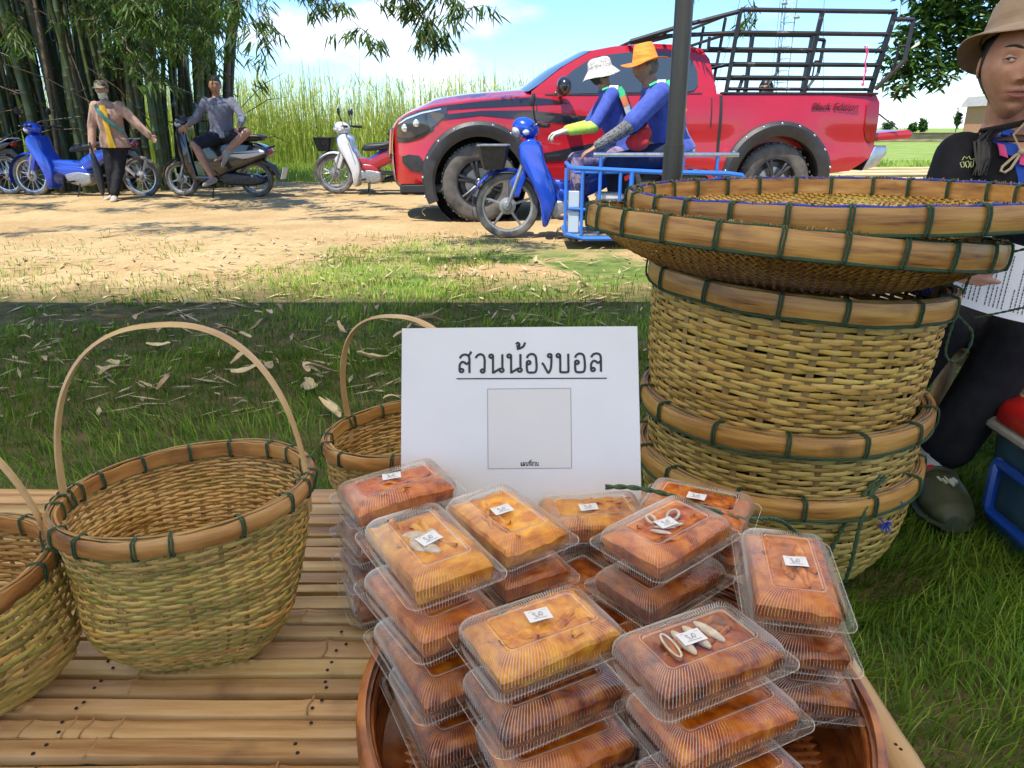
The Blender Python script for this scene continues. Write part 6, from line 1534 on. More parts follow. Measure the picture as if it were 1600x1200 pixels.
def shoes(fd, ht=.0, infl=.008, sc2=1.0):
    def one(side):
      def f(m, J, s):
        for sd in (side,):
            an = J['an_'+sd]; d = Vector(fd[sd]).normalized(); u = Vector((0, 0, 1)) if abs(d.z) < .6 else Vector((-1, 0, .3)).normalized(); r2 = d.cross(u).normalized(); u = r2.cross(d)
            m.loft([(an - d*.07*s - u*.035, r2*.030*s, u*.028), (an - d*.03*s - u*.030, r2*.043*s, u*.045), (an + d*.05*s - u*.040, r2*.046*s, u*.040), (an + d*.12*s - u*.050, r2*.048*s, u*.028), (an + d*.17*s - u*.055, r2*.040*s, u*.020), (an + d*.195*s - u*.058, r2*.020*s, u*.010)], 14)
      return f
    return [one('l'), one('r')]
t, Jw, Mw = person('standing woman in tan shirt, yellow tee and camouflage cap beside the blue motorbike', J_STAND, (.12, -1, -.08), M_skin1, .92, .011,
    parts=[('tan_shirt', M_tanshirt, shirt(1.95, .07, .024), .012), ('black_trousers', M_blacktr, trousers(1.95, .014), .012), ('shoe', cloth('light_shoes', (.35,.30,.24), (.45,.39,.32)), shoes({'l': (-.2, -1, 0), 'r': (.35, -1, 0)}), .009)],
    footdir={'l': (-.2, -1, 0), 'r': (.35, -1, 0)}, hs=1.04)
r_, fw, u = orient(Jw)
fw = -fw
def front_of(J, x, z, d=.150): r_, f_, u = orient(J); return J['chest'] + r_ * x + u * z - f_ * d
mb = MB(); mb.grid([[front_of(Jw, x * w, z, .141 - .25 * (x*w)**2*4) for x in (-1, -.5, 0, .5, 1)] for (z, w) in ((.16, .035), (.1, .05), (.0, .04), (-.1, .03), (-.2, .03), (-.30, .042), (-.37, .05))]); mb.build('yellow_tee', M_yellow, t)
mb = MB(); mb.tube([front_of(Jw, -.10, .17, .10), front_of(Jw, -.05, .08, .152), front_of(Jw, .02, -.01, .158), front_of(Jw, .10, -.10, .140), front_of(Jw, .17, -.18, .06)], .024, 8, flat=.25, up=fw.cross(u)); mb.build('shoulder_strap', cloth('teal_strap', (.05,.16,.15), (.08,.22,.20)), t)
mb = MB(); P = []
for i in range(7):
    z = -.035 - .075 * i / 6; P.append([Mw @ Vector((x, head_y(x, max(-.105, z)) + .010 - (.01 if abs(x) > .04 else 0), z)) for x in np.linspace(-.055, .055, 9)])
mb.grid(P); mb.build('face_mask', M_mask, t)
hat(Mw, t, M_camo, .090, .075, .0, .0, .035, name='cap'); mb = MB(); P = [[Mw @ Vector((x, .085 + .075 * k / 4 * (1 - (x/.075)**2 * .5), .045 - .02 * k / 4 - x*x*2)) for x in np.linspace(-.07, .07, 9)] for k in range(5)]; mb.grid(P); mb.build('cap_peak', M_camo, t)
hair_cap(Mw, M_hair, t, thick=.006)
umb = thing('umbrella', 'closed black umbrella hanging from the hand of the woman in tan', 'umbrella', (-5.60, 10.28, .40))
mb = MB(); mb.tube([(0, 0, .26), (.005, 0, .20), (.03, 0, .02), (.045, 0, -.15), (.045, 0, -.33)], [.012, .03, .052, .055, .018], 10); mb.build('folded_cover', M_blackpl, umb); MB().tube([(0,0,.24), (-.005,0,.30), (-.01,0,.36)], .012, 8).build('handle', M_black, umb); MB().tube([(.045,0,-.33), (.045,0,-.38)], .006, 6).build('tip', M_steel, umb)

# --- man sitting sideways on the black scooter
M_greyshirt = cloth('grey_blue_shirt', (.13,.14,.185), (.18,.19,.24)); M_shorts = cloth('navy_shorts', (.012,.014,.022), (.022,.026,.038)); M_greyshoe = cloth('grey_shoe', (.20,.18,.15), (.28,.26,.22))
J_SCOOT = dict(head=(-4.085,10.900,1.486), neck=(-4.085,10.920,1.352), chest=(-4.071,10.920,1.140), pel=(-4.079,10.950,0.842), sh_l=(-4.235,10.880,1.285), sh_r=(-3.895,10.950,1.286), el_l=(-4.374,10.800,1.057), ha_l=(-4.52,10.82,0.967), el_r=(-3.752,10.900,1.073), ha_r=(-3.75,10.68,0.938), hip_l=(-4.158,10.85,0.809), hip_r=(-4.009,10.95,0.815), kn_l=(-4.333,10.57,0.728), kn_r=(-3.620,10.62,0.882), an_l=(-4.128,10.50,0.287), an_r=(-3.896,10.45,0.618))
t, Js, Ms = person('young man in grey long-sleeved shirt and dark shorts sitting sideways on the black scooter', J_SCOOT, (.35, -1, -.05), M_skin2, .98, .011,
    parts=[('shirt', M_greyshirt, shirt(1.55, .03, .014), .012), ('shorts', M_shorts, trousers(.86, .020), .012), ('shoe', M_greyshoe, shoes({'l': (-.5, -1, -.2), 'r': (-.5, -.4, -.9)}), .009)],
    footdir={'l': (-.5, -1, -.2), 'r': (-.5, -.4, -.2)}, hs=1.06)
hair_cap(Ms, M_hair, t, front=.062, thick=.016, back_low=-.03)

# --- the two riders
M_bluepolo = cloth('blue_work_shirt', (.045,.070,.30), (.07,.11,.42)); M_lime = cloth('lime_sleeve', (.35,.55,.05), (.5,.7,.12)); M_purple = noisy('purple_print_trousers', [(.35, (.10,.07,.14)), (.5, (.20,.15,.24)), (.65, (.32,.25,.30))], (30, 30, 30), .85)
M_bucket = noisy('speckled_white_cloth', [(.50, (.62,.60,.55)), (.58, (.20,.19,.17)), (.66, (.60,.58,.53))], (55, 55, 55), .9, detail=2); M_glove = cloth('cream_glove', (.42,.40,.34), (.55,.52,.46)); M_darkmask = principled('dark_mask', (.03,.04,.035), .8)
M_straw = noisy('orange_woven_straw', [(.3, (.65,.22,.02)), (.6, (.85,.38,.04)), (.8, (.95,.60,.22))], (10, 10, 60), .6, .3); M_brim = noisy('orange_brim', [(.3, (.72,.13,.01)), (.7, (.88,.22,.02))], (12, 12, 12), .6)
M_printsleeve = noisy('grey_print_sleeve', [(.42, (.05,.05,.055)), (.55, (.20,.20,.20)), (.65, (.10,.10,.11))], (60, 60, 60), .9, detail=2); M_green = cloth('green_trim', (.03,.42,.16), (.06,.55,.25)); M_owhite = cloth('white_trim', (.65,.66,.62), (.75,.76,.72)); M_orange = cloth('orange_trim', (.65,.16,.06), (.75,.25,.12)); M_navy = cloth('navy_trousers', (.012,.016,.04), (.022,.028,.06)); M_redbag = cloth('red_cloth', (.42,.02,.02), (.55,.04,.04))
J_R1 = dict(head=(0.745,6.750,1.392), neck=(0.795,6.750,1.272), chest=(0.862,6.750,1.046), pel=(0.983,6.750,0.745), sh_l=(0.835,6.590,1.200), sh_r=(0.836,6.910,1.200), el_l=(0.683,6.50,0.950), ha_l=(0.448,6.500,0.915), el_r=(0.689,7.000,0.962), ha_r=(0.450,7.000,0.915), hip_l=(0.937,6.640,0.709), hip_r=(0.941,6.860,0.709), kn_l=(0.564,6.600,0.68), kn_r=(0.567,6.90,0.667), an_l=(0.574,6.550,0.27), an_r=(0.60,6.950,0.27))
def trim_band(mbs, pts, w, up):
    """segments of a printed band lying over the shirt, cycling materials"""
    n = len(pts) - 1
    for i in range(n): mbs[i % len(mbs)].tube([pts[i], (Vector(pts[i]) + Vector(pts[i+1])) / 2, pts[i+1]], w, 8, flat=.22, up=up)
t, J1, M1 = person('front rider in speckled white bucket hat and lime-green sleeves on the blue motorbike', J_R1, (-1, -.12, -.12), M_skin1, .97, .011,
    parts=[('shirt', M_bluepolo, shirt(.92, .02, .018), .012), *[('lime_sleeve', M_lime, lambda m, J, s, q=q: seg(m, J['sh_'+q], J['el_'+q], .045*s, .042*s, infl=.010, f0=.6) or seg(m, J['el_'+q], J['ha_'+q], .042*s, .030*s, infl=.012, f1=.80), .010) for q in 'lr'],
           ('trousers', M_purple, trousers(1.95, .014), .012), ('glove', M_glove, lambda m, J, s: add_hand(m, J['ha_l'], (-1, 0, -.3), (0, 0, -1), s*1.12, .7), .007), ('glove', M_glove, lambda m, J, s: add_hand(m, J['ha_r'], (-1, 0, -.3), (0, 0, -1), s*1.12, .7), .007), ('shoe', M_black, shoes({'l': (-1, 0, -.1), 'r': (-1, 0, -.1)}), .010)],
    hands={'l': ((-1, 0, -.3), (0, 0, -1), .7), 'r': ((-1, 0, -.3), (0, 0, -1), .7)}, footdir={'l': (-1, 0, 0), 'r': (-1, 0, 0)}, hs=1.02)
hat(M1, t, M_bucket, .096, .085, .055, .062, .022, taper=.9, wav=.006, tilt=-.12)
hair_cap(M1, M_hair, t, thick=.005)
mb = MB(); P = []
for i in range(7):
    z = -.012 - .09 * i / 6; P.append([M1 @ Vector((x, head_y(x, max(-.105, z)) + .006, z)) for x in np.linspace(-.062, .062, 11)])
mb.grid(P); mb.build('face_mask', M_darkmask, t)
def band3(t, J, pts, w, up, s=1.0, order=(0, 1, 2)):
    for i in range(len(pts) - 1):
        k = order[i % len(order)]; MB().tube([pts[i], (pts[i] + pts[i+1]) / 2, pts[i+1]], w, 10, flat=.30, up=up).build(('green_trim', 'white_trim', 'orange_trim')[k], (M_green, M_owhite, M_orange)[k], t)
r_, fw, u = orient(J1)
sh = J1['sh_l']; bk = -fw
band3(t, J1, [sh + u*.062 + r_*.05 + fw*.05, sh + u*.062 + r_*.03, sh + u*.035 + r_*.015 + bk*.065, sh - u*.04 + r_*.005 + bk*.088, sh - u*.12 + r_*.00 + bk*.095, sh - u*.20 + r_*.01 + bk*.100], .046, bk + r_*.8, order=(0, 1, 0, 2, 1))
J_R2 = dict(head=(1.095,6.550,1.412), neck=(1.150,6.550,1.285), chest=(1.285,6.550,1.061), pel=(1.360,6.560,0.765), sh_l=(1.195,6.345,1.205), sh_r=(1.200,6.755,1.205), el_l=(0.925,6.25,0.945), ha_l=(0.675,6.240,0.790), el_r=(1.05,6.80,0.887), ha_r=(0.855,6.78,0.785), hip_l=(1.300,6.43,0.73), hip_r=(1.320,6.69,0.73), kn_l=(0.83,6.38,0.66), kn_r=(0.879,6.78,0.640), an_l=(0.935,6.38,0.26), an_r=(0.96,6.80,0.258))
t, J2, M2 = person('rear passenger in wide orange straw hat and blue shirt sitting behind the first rider', J_R2, (-1, -.18, -.05), M_skin2, 1.14, .011,
    parts=[('shirt', M_bluepolo, shirt(.85, .05, .034), .012), *[('print_sleeve', M_printsleeve, lambda m, J, s, q=q: seg(m, J['sh_'+q], J['el_'+q], .047*s, .044*s, infl=.012, f0=.6) or seg(m, J['el_'+q], J['ha_'+q], .044*s, .031*s, infl=.010, f1=.90), .010) for q in 'lr'],
           ('trousers', M_navy, trousers(1.95, .014), .012), ('shoe', M_black, shoes({'l': (-1, 0, -.1), 'r': (-1, 0, -.1)}), .010)],
    hands={'l': ((-.9, 0, -.45), (0, .1, -1), .75), 'r': ((-1, 0, -.3), (0, 0, -1), .7)}, footdir={'l': (-1, 0, 0), 'r': (-1, 0, 0)}, hs=1.12)
hat(M2, t, M_straw, .088, .115, .085, .012, .048, M_brim, taper=.80, wav=-.014, tilt=-.16, top=.97)
hair_cap(M2, noisy('grey_hair', [(.3, (.06,.055,.05)), (.7, (.16,.15,.14))], (150, 150, 20), .6), t, thick=.004)
r_, fw, u = orient(J2); sh = J2['sh_l']; bk = -fw
band3(t, J2, [sh + u*.080 + r_*.04 + fw*.06, sh + u*.084 + r_*.03 + fw*.00, sh + u*.060 + r_*.01 + bk*.06, sh + u*.00 - r_*.01 + bk*.090, sh - u*.07 - r_*.015 + bk*.105, sh - u*.14 - r_*.015 + bk*.112, sh - u*.21 - r_*.01 + bk*.118], .056, bk + r_*.8, order=(0, 1, 0, 2, 1, 2))
P = []; pel = J2['pel']
for k in range(25):
    a = 2*PI*k/24; P.append(pel - u*.045 + r_ * (.178*1.06+.037) * math.cos(a) + fw * (.130*1.06+.040) * math.sin(a))
band3(t, J2, P, .030, u, order=(2, 1, 0, 1))
# head of someone standing beyond the truck
J_F = dict(head=(3.125,9.75,1.385), neck=(3.143,9.76,1.24), chest=(3.15,9.77,1.04), pel=(3.15,9.78,.75), sh_l=(2.98,9.76,1.18), sh_r=(3.31,9.76,1.18), el_l=(2.93,9.72,.93), ha_l=(2.95,9.60,.72), el_r=(3.36,9.72,.93), ha_r=(3.35,9.60,.72), hip_l=(3.07,9.78,.71), hip_r=(3.23,9.78,.71), kn_l=(3.07,9.75,.40), kn_r=(3.23,9.75,.40), an_l=(3.07,9.78,.085), an_r=(3.23,9.78,.085))
t, JF, MF = person('person standing behind the truck bed with only the dark-haired head showing through the rack', J_F, (-.5, -1, 0), M_skin2, .92, .014,
    parts=[('shirt', M_navy, shirt(1.9, .05, .016), .014), ('trousers', M_blacktr, trousers(1.95, .014), .014)], hs=1.05)
hair_cap(MF, M_hair, t, front=.05, thick=.012)
MB().tube([MF @ Vector((x, .1 - abs(x) * .5, .012)) for x in (-.07, -.04, 0, .04, .07)], .009, 6).build('cap_rim', M_steel, t)

# --- seated woman at the right
M_jacket = cloth('black_jacket', (.008,.008,.010), (.017,.016,.019), .5); M_hatw = cloth('tan_sun_hat', (.26,.175,.115), (.34,.235,.155), .15); M_bluecol = cloth('blue_collar', (.02,.06,.30), (.035,.09,.42)); M_pinkcol = cloth('pink_print', (.55,.05,.16), (.7,.10,.25))
J_W = dict(head=(1.236,1.950,1.083), neck=(1.270,2.005,0.962), chest=(1.325,1.990,0.760), pel=(1.411,2.060,0.52), sh_l=(1.150,1.970,0.868), sh_r=(1.470,2.000,0.880), el_l=(1.035,1.850,0.625), ha_l=(0.875,1.530,0.668), el_r=(1.604,1.880,0.640), ha_r=(1.30,1.60,0.610), hip_l=(1.325,1.99,0.500), hip_r=(1.510,2.01,0.500), kn_l=(1.02,1.72,0.490), kn_r=(1.185,1.66,0.480), an_l=(0.985,1.93,0.09), an_r=(1.068,1.700,0.115))
t, JW, MW = person('seated woman in black jacket and tan sun hat at the right edge, holding printed paper', J_W, (-.42, -1, .03), M_skinw, .92, .0055,
    parts=[('jacket', M_jacket, shirt(1.72, .03, .022, t1=.975), .008), ('black_trousers', M_blacktr, trousers(1.82, .017), .008)],
    hands={'l': ((.96, -.10, -.14), (.05, 1, .1), .07, -1, .12), 'r': ((-.8, -.4, 0), (0, .3, -1), .4)}, footdir={'l': (-.1, -1, 0), 'r': (-.12, -1, -.1)}, headup=(.06, 0, 1), hs=1.08, detail=1, look=.55)
hair_cap(MW, M_hair, t, front=.075, thick=.006, back_low=-.085, nu=60)
hat(MW, t, M_hatw, .090, .095, .048, .026, .060, taper=.86, wav=.008, tilt=.26, top=.93)
hm = MB(); r = random.Random(2)
for k in range(46):   # hair hanging behind the ear and over the shoulder
    a = r.uniform(-.5, .9); x0 = -.070 - .01 * r.random(); p = MW @ Vector((x0, -.02 - .05 * r.random(), -.02)); q = MW @ Vector((x0 + .02 * r.uniform(-1, .3), -.05 + r.uniform(-.02, .02), -.12)); e = MW @ Vector((-.085 + r.uniform(-.05, .03), -.03 + r.uniform(-.05, .06), -.20 - .12 * r.random()))
    hm.tube([p, p.lerp(q, .5) + Vector((-.004, 0, 0)), q, q.lerp(e, .6), e], [.004, .005, .005, .004, .001], 5)
hm.build('long_hair', M_hair, t, kind='stuff')
hm = MB()
for k in range(9):
    p = MW @ Vector((-.070, .01, -.05)); e = MW @ Vector((-.082 - .035 * r.random(), .02 * r.random(), -.115 - .03 * r.random())); hm.tube([p, p.lerp(e, .5) + Vector((-.004, 0, .004)), e], .0005, 3)
hm.build('loose_hairs', M_hair, t, kind='stuff')
r_, fw, u = orient(JW); nk = JW['neck']
# collar, chin cord and embroidery laid on the jacket's surface
from mathutils.bvhtree import BVHTree
jk = [o for o in t.children if o.name.startswith('jacket')][0]; bmj = bmesh.new(); bmj.from_mesh(jk.data); TJ = BVHTree.FromBMesh(bmj)
W0_ = t.location
def on_jacket(x, z, d=.003):
    o_ = Vector((x, 1.0, z)) - W0_; h = TJ.ray_cast(o_, Vector((0, 1, 0)))[0]
    return (h + Vector((0, -d, 0))) if h is not None else Vector((x, 1.90, z)) - W0_
def jacket_patch(nm, rows_, mat, d=.004):
    P = [[on_jacket(x, z, d + .004 * math.sin(PI * k / max(1, len(row) - 1))) for k, (x, z) in enumerate(row)] for row in rows_]
    mb = MB(); mb.grid(P); mb.grid([[p + Vector((0, .003, 0)) for p in row] for row in P]); return mb.build(nm, mat, t, True, False)
def quadrows(a_, b_, c_, d_, n=8, m=5):
    A_, B_, C_, D_ = [Vector(q) for q in (a_, b_, c_, d_)]; return [[tuple(A_.lerp(B_, j/m).lerp(D_.lerp(C_, j/m), i/n)) for j in range(m+1)] for i in range(n+1)]
jacket_patch('open_neck', quadrows((1.222, .925), (1.315, .925), (1.298, .850), (1.250, .850)), M_skinw, .002)
jacket_patch('collar', quadrows((1.192, .942), (1.226, .935), (1.262, .868), (1.212, .880)), M_bluecol, .008)
jacket_patch('collar', quadrows((1.345, .942), (1.312, .935), (1.280, .868), (1.330, .880)), M_bluecol, .008)
jacket_patch('pink_trim', quadrows((1.203, .905), (1.216, .900), (1.222, .870), (1.206, .876), 4, 3), M_pinkcol, .014)
jacket_patch('pink_trim', quadrows((1.248, .892), (1.268, .888), (1.262, .850), (1.246, .856), 4, 3), M_pinkcol, .014)
jacket_patch('inner_shirt', quadrows((1.240, .866), (1.295, .866), (1.285, .74), (1.255, .74)), M_bluecol, .003)
M_string = principled('beige_cord', (.50,.36,.22), .8)
kn = on_jacket(1.247, .885, .018); cdm = MB()
cdm.tube([MW @ Vector((-.072, .045, .01)), MW @ Vector((-.060, .055, -.075)), on_jacket(1.226, .925, .02), kn], .0028, 6)
cdm.tube([kn] + [on_jacket(x, z, .014) for x, z in ((1.236, .876), (1.222, .862), (1.210, .850), (1.206, .840), (1.213, .836), (1.226, .846), (1.240, .868))] + [kn], .0034, 6)
cdm.ball(kn, .008, 10, 7); cdm.build('chin_cord', M_string, t)
em = MB(); EP = [[(-.016,-.012),(-.018,0),(-.010,.004),(-.008,-.008),(-.014,-.012)],[(-.004,-.012),(-.006,.002),(.002,.006),(.006,-.004),(.0,-.013)],[(.008,-.010),(.010,.004),(.018,.004),(.016,-.008),(.009,-.012)],[(-.012,.008),(-.006,.018),(.0,.013),(.006,.019),(.010,.010)],[(.012,.010),(.020,.012),(.018,.004)]]
for st_ in EP: em.tube([on_jacket(1.124 + x * .85, .858 + z * .85, .0015) for x, z in st_], .0013, 5)
em.build('embroidery', principled('pale_yellow_thread', (.50,.52,.22), .8), t)
hm = MB(); r = random.Random(12)
for k in range(60):   # long hair falling over the front of the shoulder
    x0 = 1.165 + r.uniform(-.012, .022); pts = [MW @ Vector((-.074 - .006 * r.random(), -.01 + .03 * r.random(), -.03)), MW @ Vector((-.078 + r.uniform(-.01, .01), .02 * r.random(), -.105))]
    for z in (.935, .91, .87, .83): pts.append(on_jacket(x0 + r.uniform(-.010, .010) + (.955 - z) * -.12, z, .006 + .012 * r.random()))
    hm.tube(pts, [.003, .004, .004, .004, .003, .001], 4)
hm.build('long_hair', M_hair, t, True, False, kind='stuff'); bmj.free()
# sock and clog
M_sock = cloth('white_sock', (.55,.52,.50), (.66,.63,.61), .2); an = JW['an_r']; d = Vector((-.16, -1, 0)).normalized(); sd = Vector((1, -.16, 0)).normalized(); U = Vector((0, 0, 1))
mb = MB(); mb.tube([an + U*.10 + Vector((.02, -.02, 0)), an + U*.03, an + d*.01 - U*.03, an + d*.06 - U*.045], [.042, .041, .040, .036], 16); mb.build('sock', M_sock, t)
mb = MB(); mb.ball(an + U*.022 + d*.040 - sd*.018, (.016, .008, .012), 10, 7); mb.build('sock_pattern', M_redbag, t)
M_clog = noisy('olive_clog', [(.3, (.040,.046,.018)), (.7, (.070,.078,.032))], (30, 30, 30), .55, .1)
mb = MB(); f0 = an - U*.055
secs = [(-.085, .030, .030, .018), (-.06, .044, .040, .022), (-.01, .048, .036, .018), (.03, .052, .050, .034), (.07, .058, .052, .036), (.12, .060, .040, .026), (.16, .050, .030, .018), (.185, .028, .018, .010)]
mb.loft([(f0 + d*a_ + U*(h_*.55), sd*w_, U*h_) for (a_, w_, h_, q) in secs], 22)
clog = remeshed(mb, 'clog', M_clog, .005, 3, t)
mb = MB(); mb.loft([(f0 + d*a_ - U*.006, sd*(w_ + .004), U*.012) for (a_, w_, h_, q) in secs], 22); mb.build('clog_sole', M_clog, clog)
mb = MB(); mb.tube([f0 + d*.045 + sd*.050*math.cos(a) + U*(.035 + .048*math.sin(a)) for a in np.linspace(.1, PI-.1, 12)], .006, 8, flat=.6); mb.build('clog_strap', M_clog, clog)
mb = MB()
for (x, y) in ((-.016, .085), (-.008, .095), (.0, .083), (.010, .093), (.018, .087), (.004, .105)): mb.tube([f0 + d*(y-.006) + sd*x + U*.074, f0 + d*(y + .008) + sd*(x + .006) + U*.070], .004, 6)
mb.build('clog_charm', principled('pale_charm', (.55,.55,.42), .5), clog)
# --- bamboo stool she sits on
stool = thing('bamboo_stool', 'bamboo pole stool under the seated woman at the right', 'stool', (1.44, 2.10, 0))
for x, y, lx, ly in ((-.26, -.22, -.10, -.06), (.26, -.22, .08, -.06), (-.26, .22, -.10, .06), (.26, .22, .08, .06)): MB().tube([(x+lx, y+ly, -.01), (x, y, .40)], .021, 10).build('leg', M_pole, stool)
for a_, b_ in (((-.30, -.24, .39), (.34, -.24, .39)), ((-.30, .24, .39), (.34, .24, .39)), ((-.27, -.3, .375), (-.27, .3, .375)), ((.27, -.3, .375), (.27, .3, .375)), ((-.34, -.25, .17), (.34, -.25, .17)), ((-.31, -.28, .20), (-.31, .28, .20)), ((.31, -.28, .20), (.31, .28, .20))): MB().tube([a_, b_], .019, 10).build('rail', M_pole, stool)
for k in range(9): MB().box((-.30 + .075 * k, 0, .418), (.066, .58, .014), ch=.003).build('seat_slat', M_slat, stool)
# --- printed sheet in her hand
sh_t = thing('printed_sheet', 'white printed sheets of paper held by the seated woman', 'paper', (0, 0, 0))
A0 = Vector((.955, 1.565, .742)); B0 = Vector((.905, 1.500, .603)); C0 = Vector((1.115, 1.49, .548)); D0 = A0 + (C0 - B0)
mb = MB(); P = [[A0.lerp(B0, v).lerp(D0.lerp(C0, v), u_) + Vector((0, 0, -.006 * math.sin(u_ * PI))) for u_ in np.linspace(0, 1, 9)] for v in np.linspace(0, 1, 7)]
mb.grid(P); mb.grid([[p + Vector((.003, .0022, .0)) for p in row] for row in P]); mb.build('sheet', M_paper, sh_t)
nrm = (B0 - A0).cross(D0 - A0).normalized(); nrm = nrm if nrm.y < 0 else -nrm
tx = MB(); r = random.Random(3)
for k in range(19):
    if k % 6 == 5: continue
    uu = .10 + .80 * k / 19; v0 = .96 - .0; L_ = r.uniform(.45, .80) if k % 4 else .35; v = v0 - .06
    while v > v0 - L_:
        w = r.uniform(.018, .05); a_ = A0.lerp(B0, v).lerp(D0.lerp(C0, v), uu); b_ = A0.lerp(B0, v - w).lerp(D0.lerp(C0, v - w), uu); sag = Vector((0, 0, -.006 * math.sin(uu * PI)))
        dd = (D0 - A0).normalized() * .0011; q = nrm * .0012 + sag; tx.add([a_ - dd + q, a_ + dd + q, b_ + dd + q, b_ - dd + q], [(0, 1, 2, 3)]); v -= w + .012
tx.build('printed_text', M_ink, sh_t, False, False, kind='stuff')
# --- cool box
M_cool = noisy('dull_blue_plastic', [(.3, (.035,.095,.135)), (.7, (.06,.135,.18))], (12, 12, 12), .5, .15); M_redpl = principled('red_plastic', (.55,.015,.012), .35, coat=.3); M_whpl = noisy('cream_plastic', [(.3, (.42,.38,.32)), (.7, (.58,.54,.48))], (14, 14, 14), .5); M_bluepl = principled('bright_blue_plastic', (.008,.06,.34), .35, coat=.3)
cool = thing('cool_box', 'blue cool box with cream rim, red lid and blue handle on the grass', 'cool box', (1.300, 1.385, 0), (0, 0, -.04))
mb = MB(); lo, hi, h = (.155, .245), (.172, .262), .265
P = [[Vector((sx, sy, z)) for (sx, sy) in [(a*math.copysign(1, math.cos(t_))*min(1, abs(math.cos(t_))*1.25), b*math.copysign(1, math.sin(t_))*min(1, abs(math.sin(t_))*1.25)) for t_ in np.linspace(0, 2*PI, 40, endpoint=False)]] for (a, b, z) in ((lo[0]-.02, lo[1]-.02, .0), (lo[0], lo[1], .012), (hi[0], hi[1], h - .0))]
mb.grid(P, wrap=True); mb.f.append(tuple(range(40))); mb.m.append(0); mb.build('body', M_cool, cool, 50)
MB().box((0, 0, h + .016), (.37, .55, .034), ch=.012).build('rim', M_whpl, cool); 
mb = MB(); P = []
for (k, z) in ((1, 0), (1, .022), (.95, .042), (.8, .055), (.4, .062), (.02, .064)): P.append([Vector((.180*k*math.copysign(1, math.cos(t_))*min(1, abs(math.cos(t_))*1.25), .270*k*math.copysign(1, math.sin(t_))*min(1, abs(math.sin(t_))*1.25), h + .034 + z)) for t_ in np.linspace(0, 2*PI, 40, endpoint=False)])
mb.grid(P, wrap=True); mb.build('lid', M_redpl, cool, 50)
mb = MB(); mb.tube([(-.178, .155, .215), (-.188, .150, .205), (-.190, .145, .11), (-.190, .13, .095), (-.190, -.13, .095), (-.190, -.145, .11), (-.188, -.150, .205), (-.178, -.155, .215)], .013, 8); mb.tube([(-.184, .15, .21), (-.184, -.15, .21)], .012, 8); mb.build('handle', M_bluepl, cool)
# ------------------------------------------------------------------ motorbikes
M_bluepaint = noisy('blue_paint', [(.3, (.006,.05,.42)), (.7, (.012,.075,.55))], (4, 4, 4), .25, coat=.8); M_whitepaint = principled('white_paint', (.62,.62,.62), .3, coat=.6); M_redpaint = principled('dark_red_paint', (.35,.012,.02), .3, coat=.6); M_blackpaint = principled('black_paint', (.012,.012,.014), .2, coat=.9)
M_seat = noisy('black_vinyl', [(.3, (.012,.012,.013)), (.7, (.026,.026,.028))], (30, 30, 30), .45, .15); M_alu = noisy('cast_aluminium', [(.3, (.28,.28,.28)), (.7, (.42,.42,.41))], (30, 30, 30), .45, metal=.7); M_plate = noisy('licence_plate', [(.3, (.55,.56,.55)), (.7, (.68,.69,.68))], (20, 20, 20), .5); M_lightblue = principled('light_blue_frame_paint', (.03,.16,.60), .35, coat=.4); M_bikeglass = principled('lamp_glass', (.5,.52,.54), .05, coat=1.)
M_dustytyre = noisy('bike_tyre', [(.3, (.05,.046,.04)), (.7, (.20,.185,.155))], (9, 9, 9), .9, .2)
def bike_wheel(p, x, z, R_, w, mat_rim, spokes, nm='tyre', tm=None):
    t = MB(); t.lathe([(R_-.062, -w*.35), (R_-.035, -w*.5), (R_-.012, -w*.42), (R_, 0), (R_-.012, w*.42), (R_-.035, w*.5), (R_-.062, w*.35)], (0, 0, 0), 40, 'y'); o = t.build(nm, tm or M_dustytyre, p, loc=(x, 0, z))
    r = MB(); r.lathe([(R_-.060, -w*.36), (R_-.075, -w*.30), (R_-.080, 0), (R_-.075, w*.30), (R_-.060, w*.36)], (0, 0, 0), 40, 'y'); r.build('rim', mat_rim, o)
    s = MB()
    if spokes == 'wire':
        for k in range(28):
            a = 2*PI*k/28; b = a + (.35 if k % 2 else -.35); s.tube([(.03*math.cos(a), .02 if k % 2 else -.02, .03*math.sin(a)), ((R_-.076)*math.cos(b), 0, (R_-.076)*math.sin(b))], .0022, 3)
    else:
        for k in range(spokes):
            a = 2*PI*k/spokes + .3; s.tube([(.03*math.cos(a), 0, .03*math.sin(a)), ((R_-.078)*math.cos(a), 0, (R_-.078)*math.sin(a))], [.016, .010], 6)
    s.build('spokes', mat_rim if spokes != 'wire' else M_steel, o, kind='stuff')
    h = MB(); h.lathe([(0, -.05), (.035, -.045), (.045, -.02), (.075, -.012), (.075, .012), (.045, .02), (.035, .045), (0, .05)], (0, 0, 0), 18, 'y'); h.build('hub', M_alu, o); return o
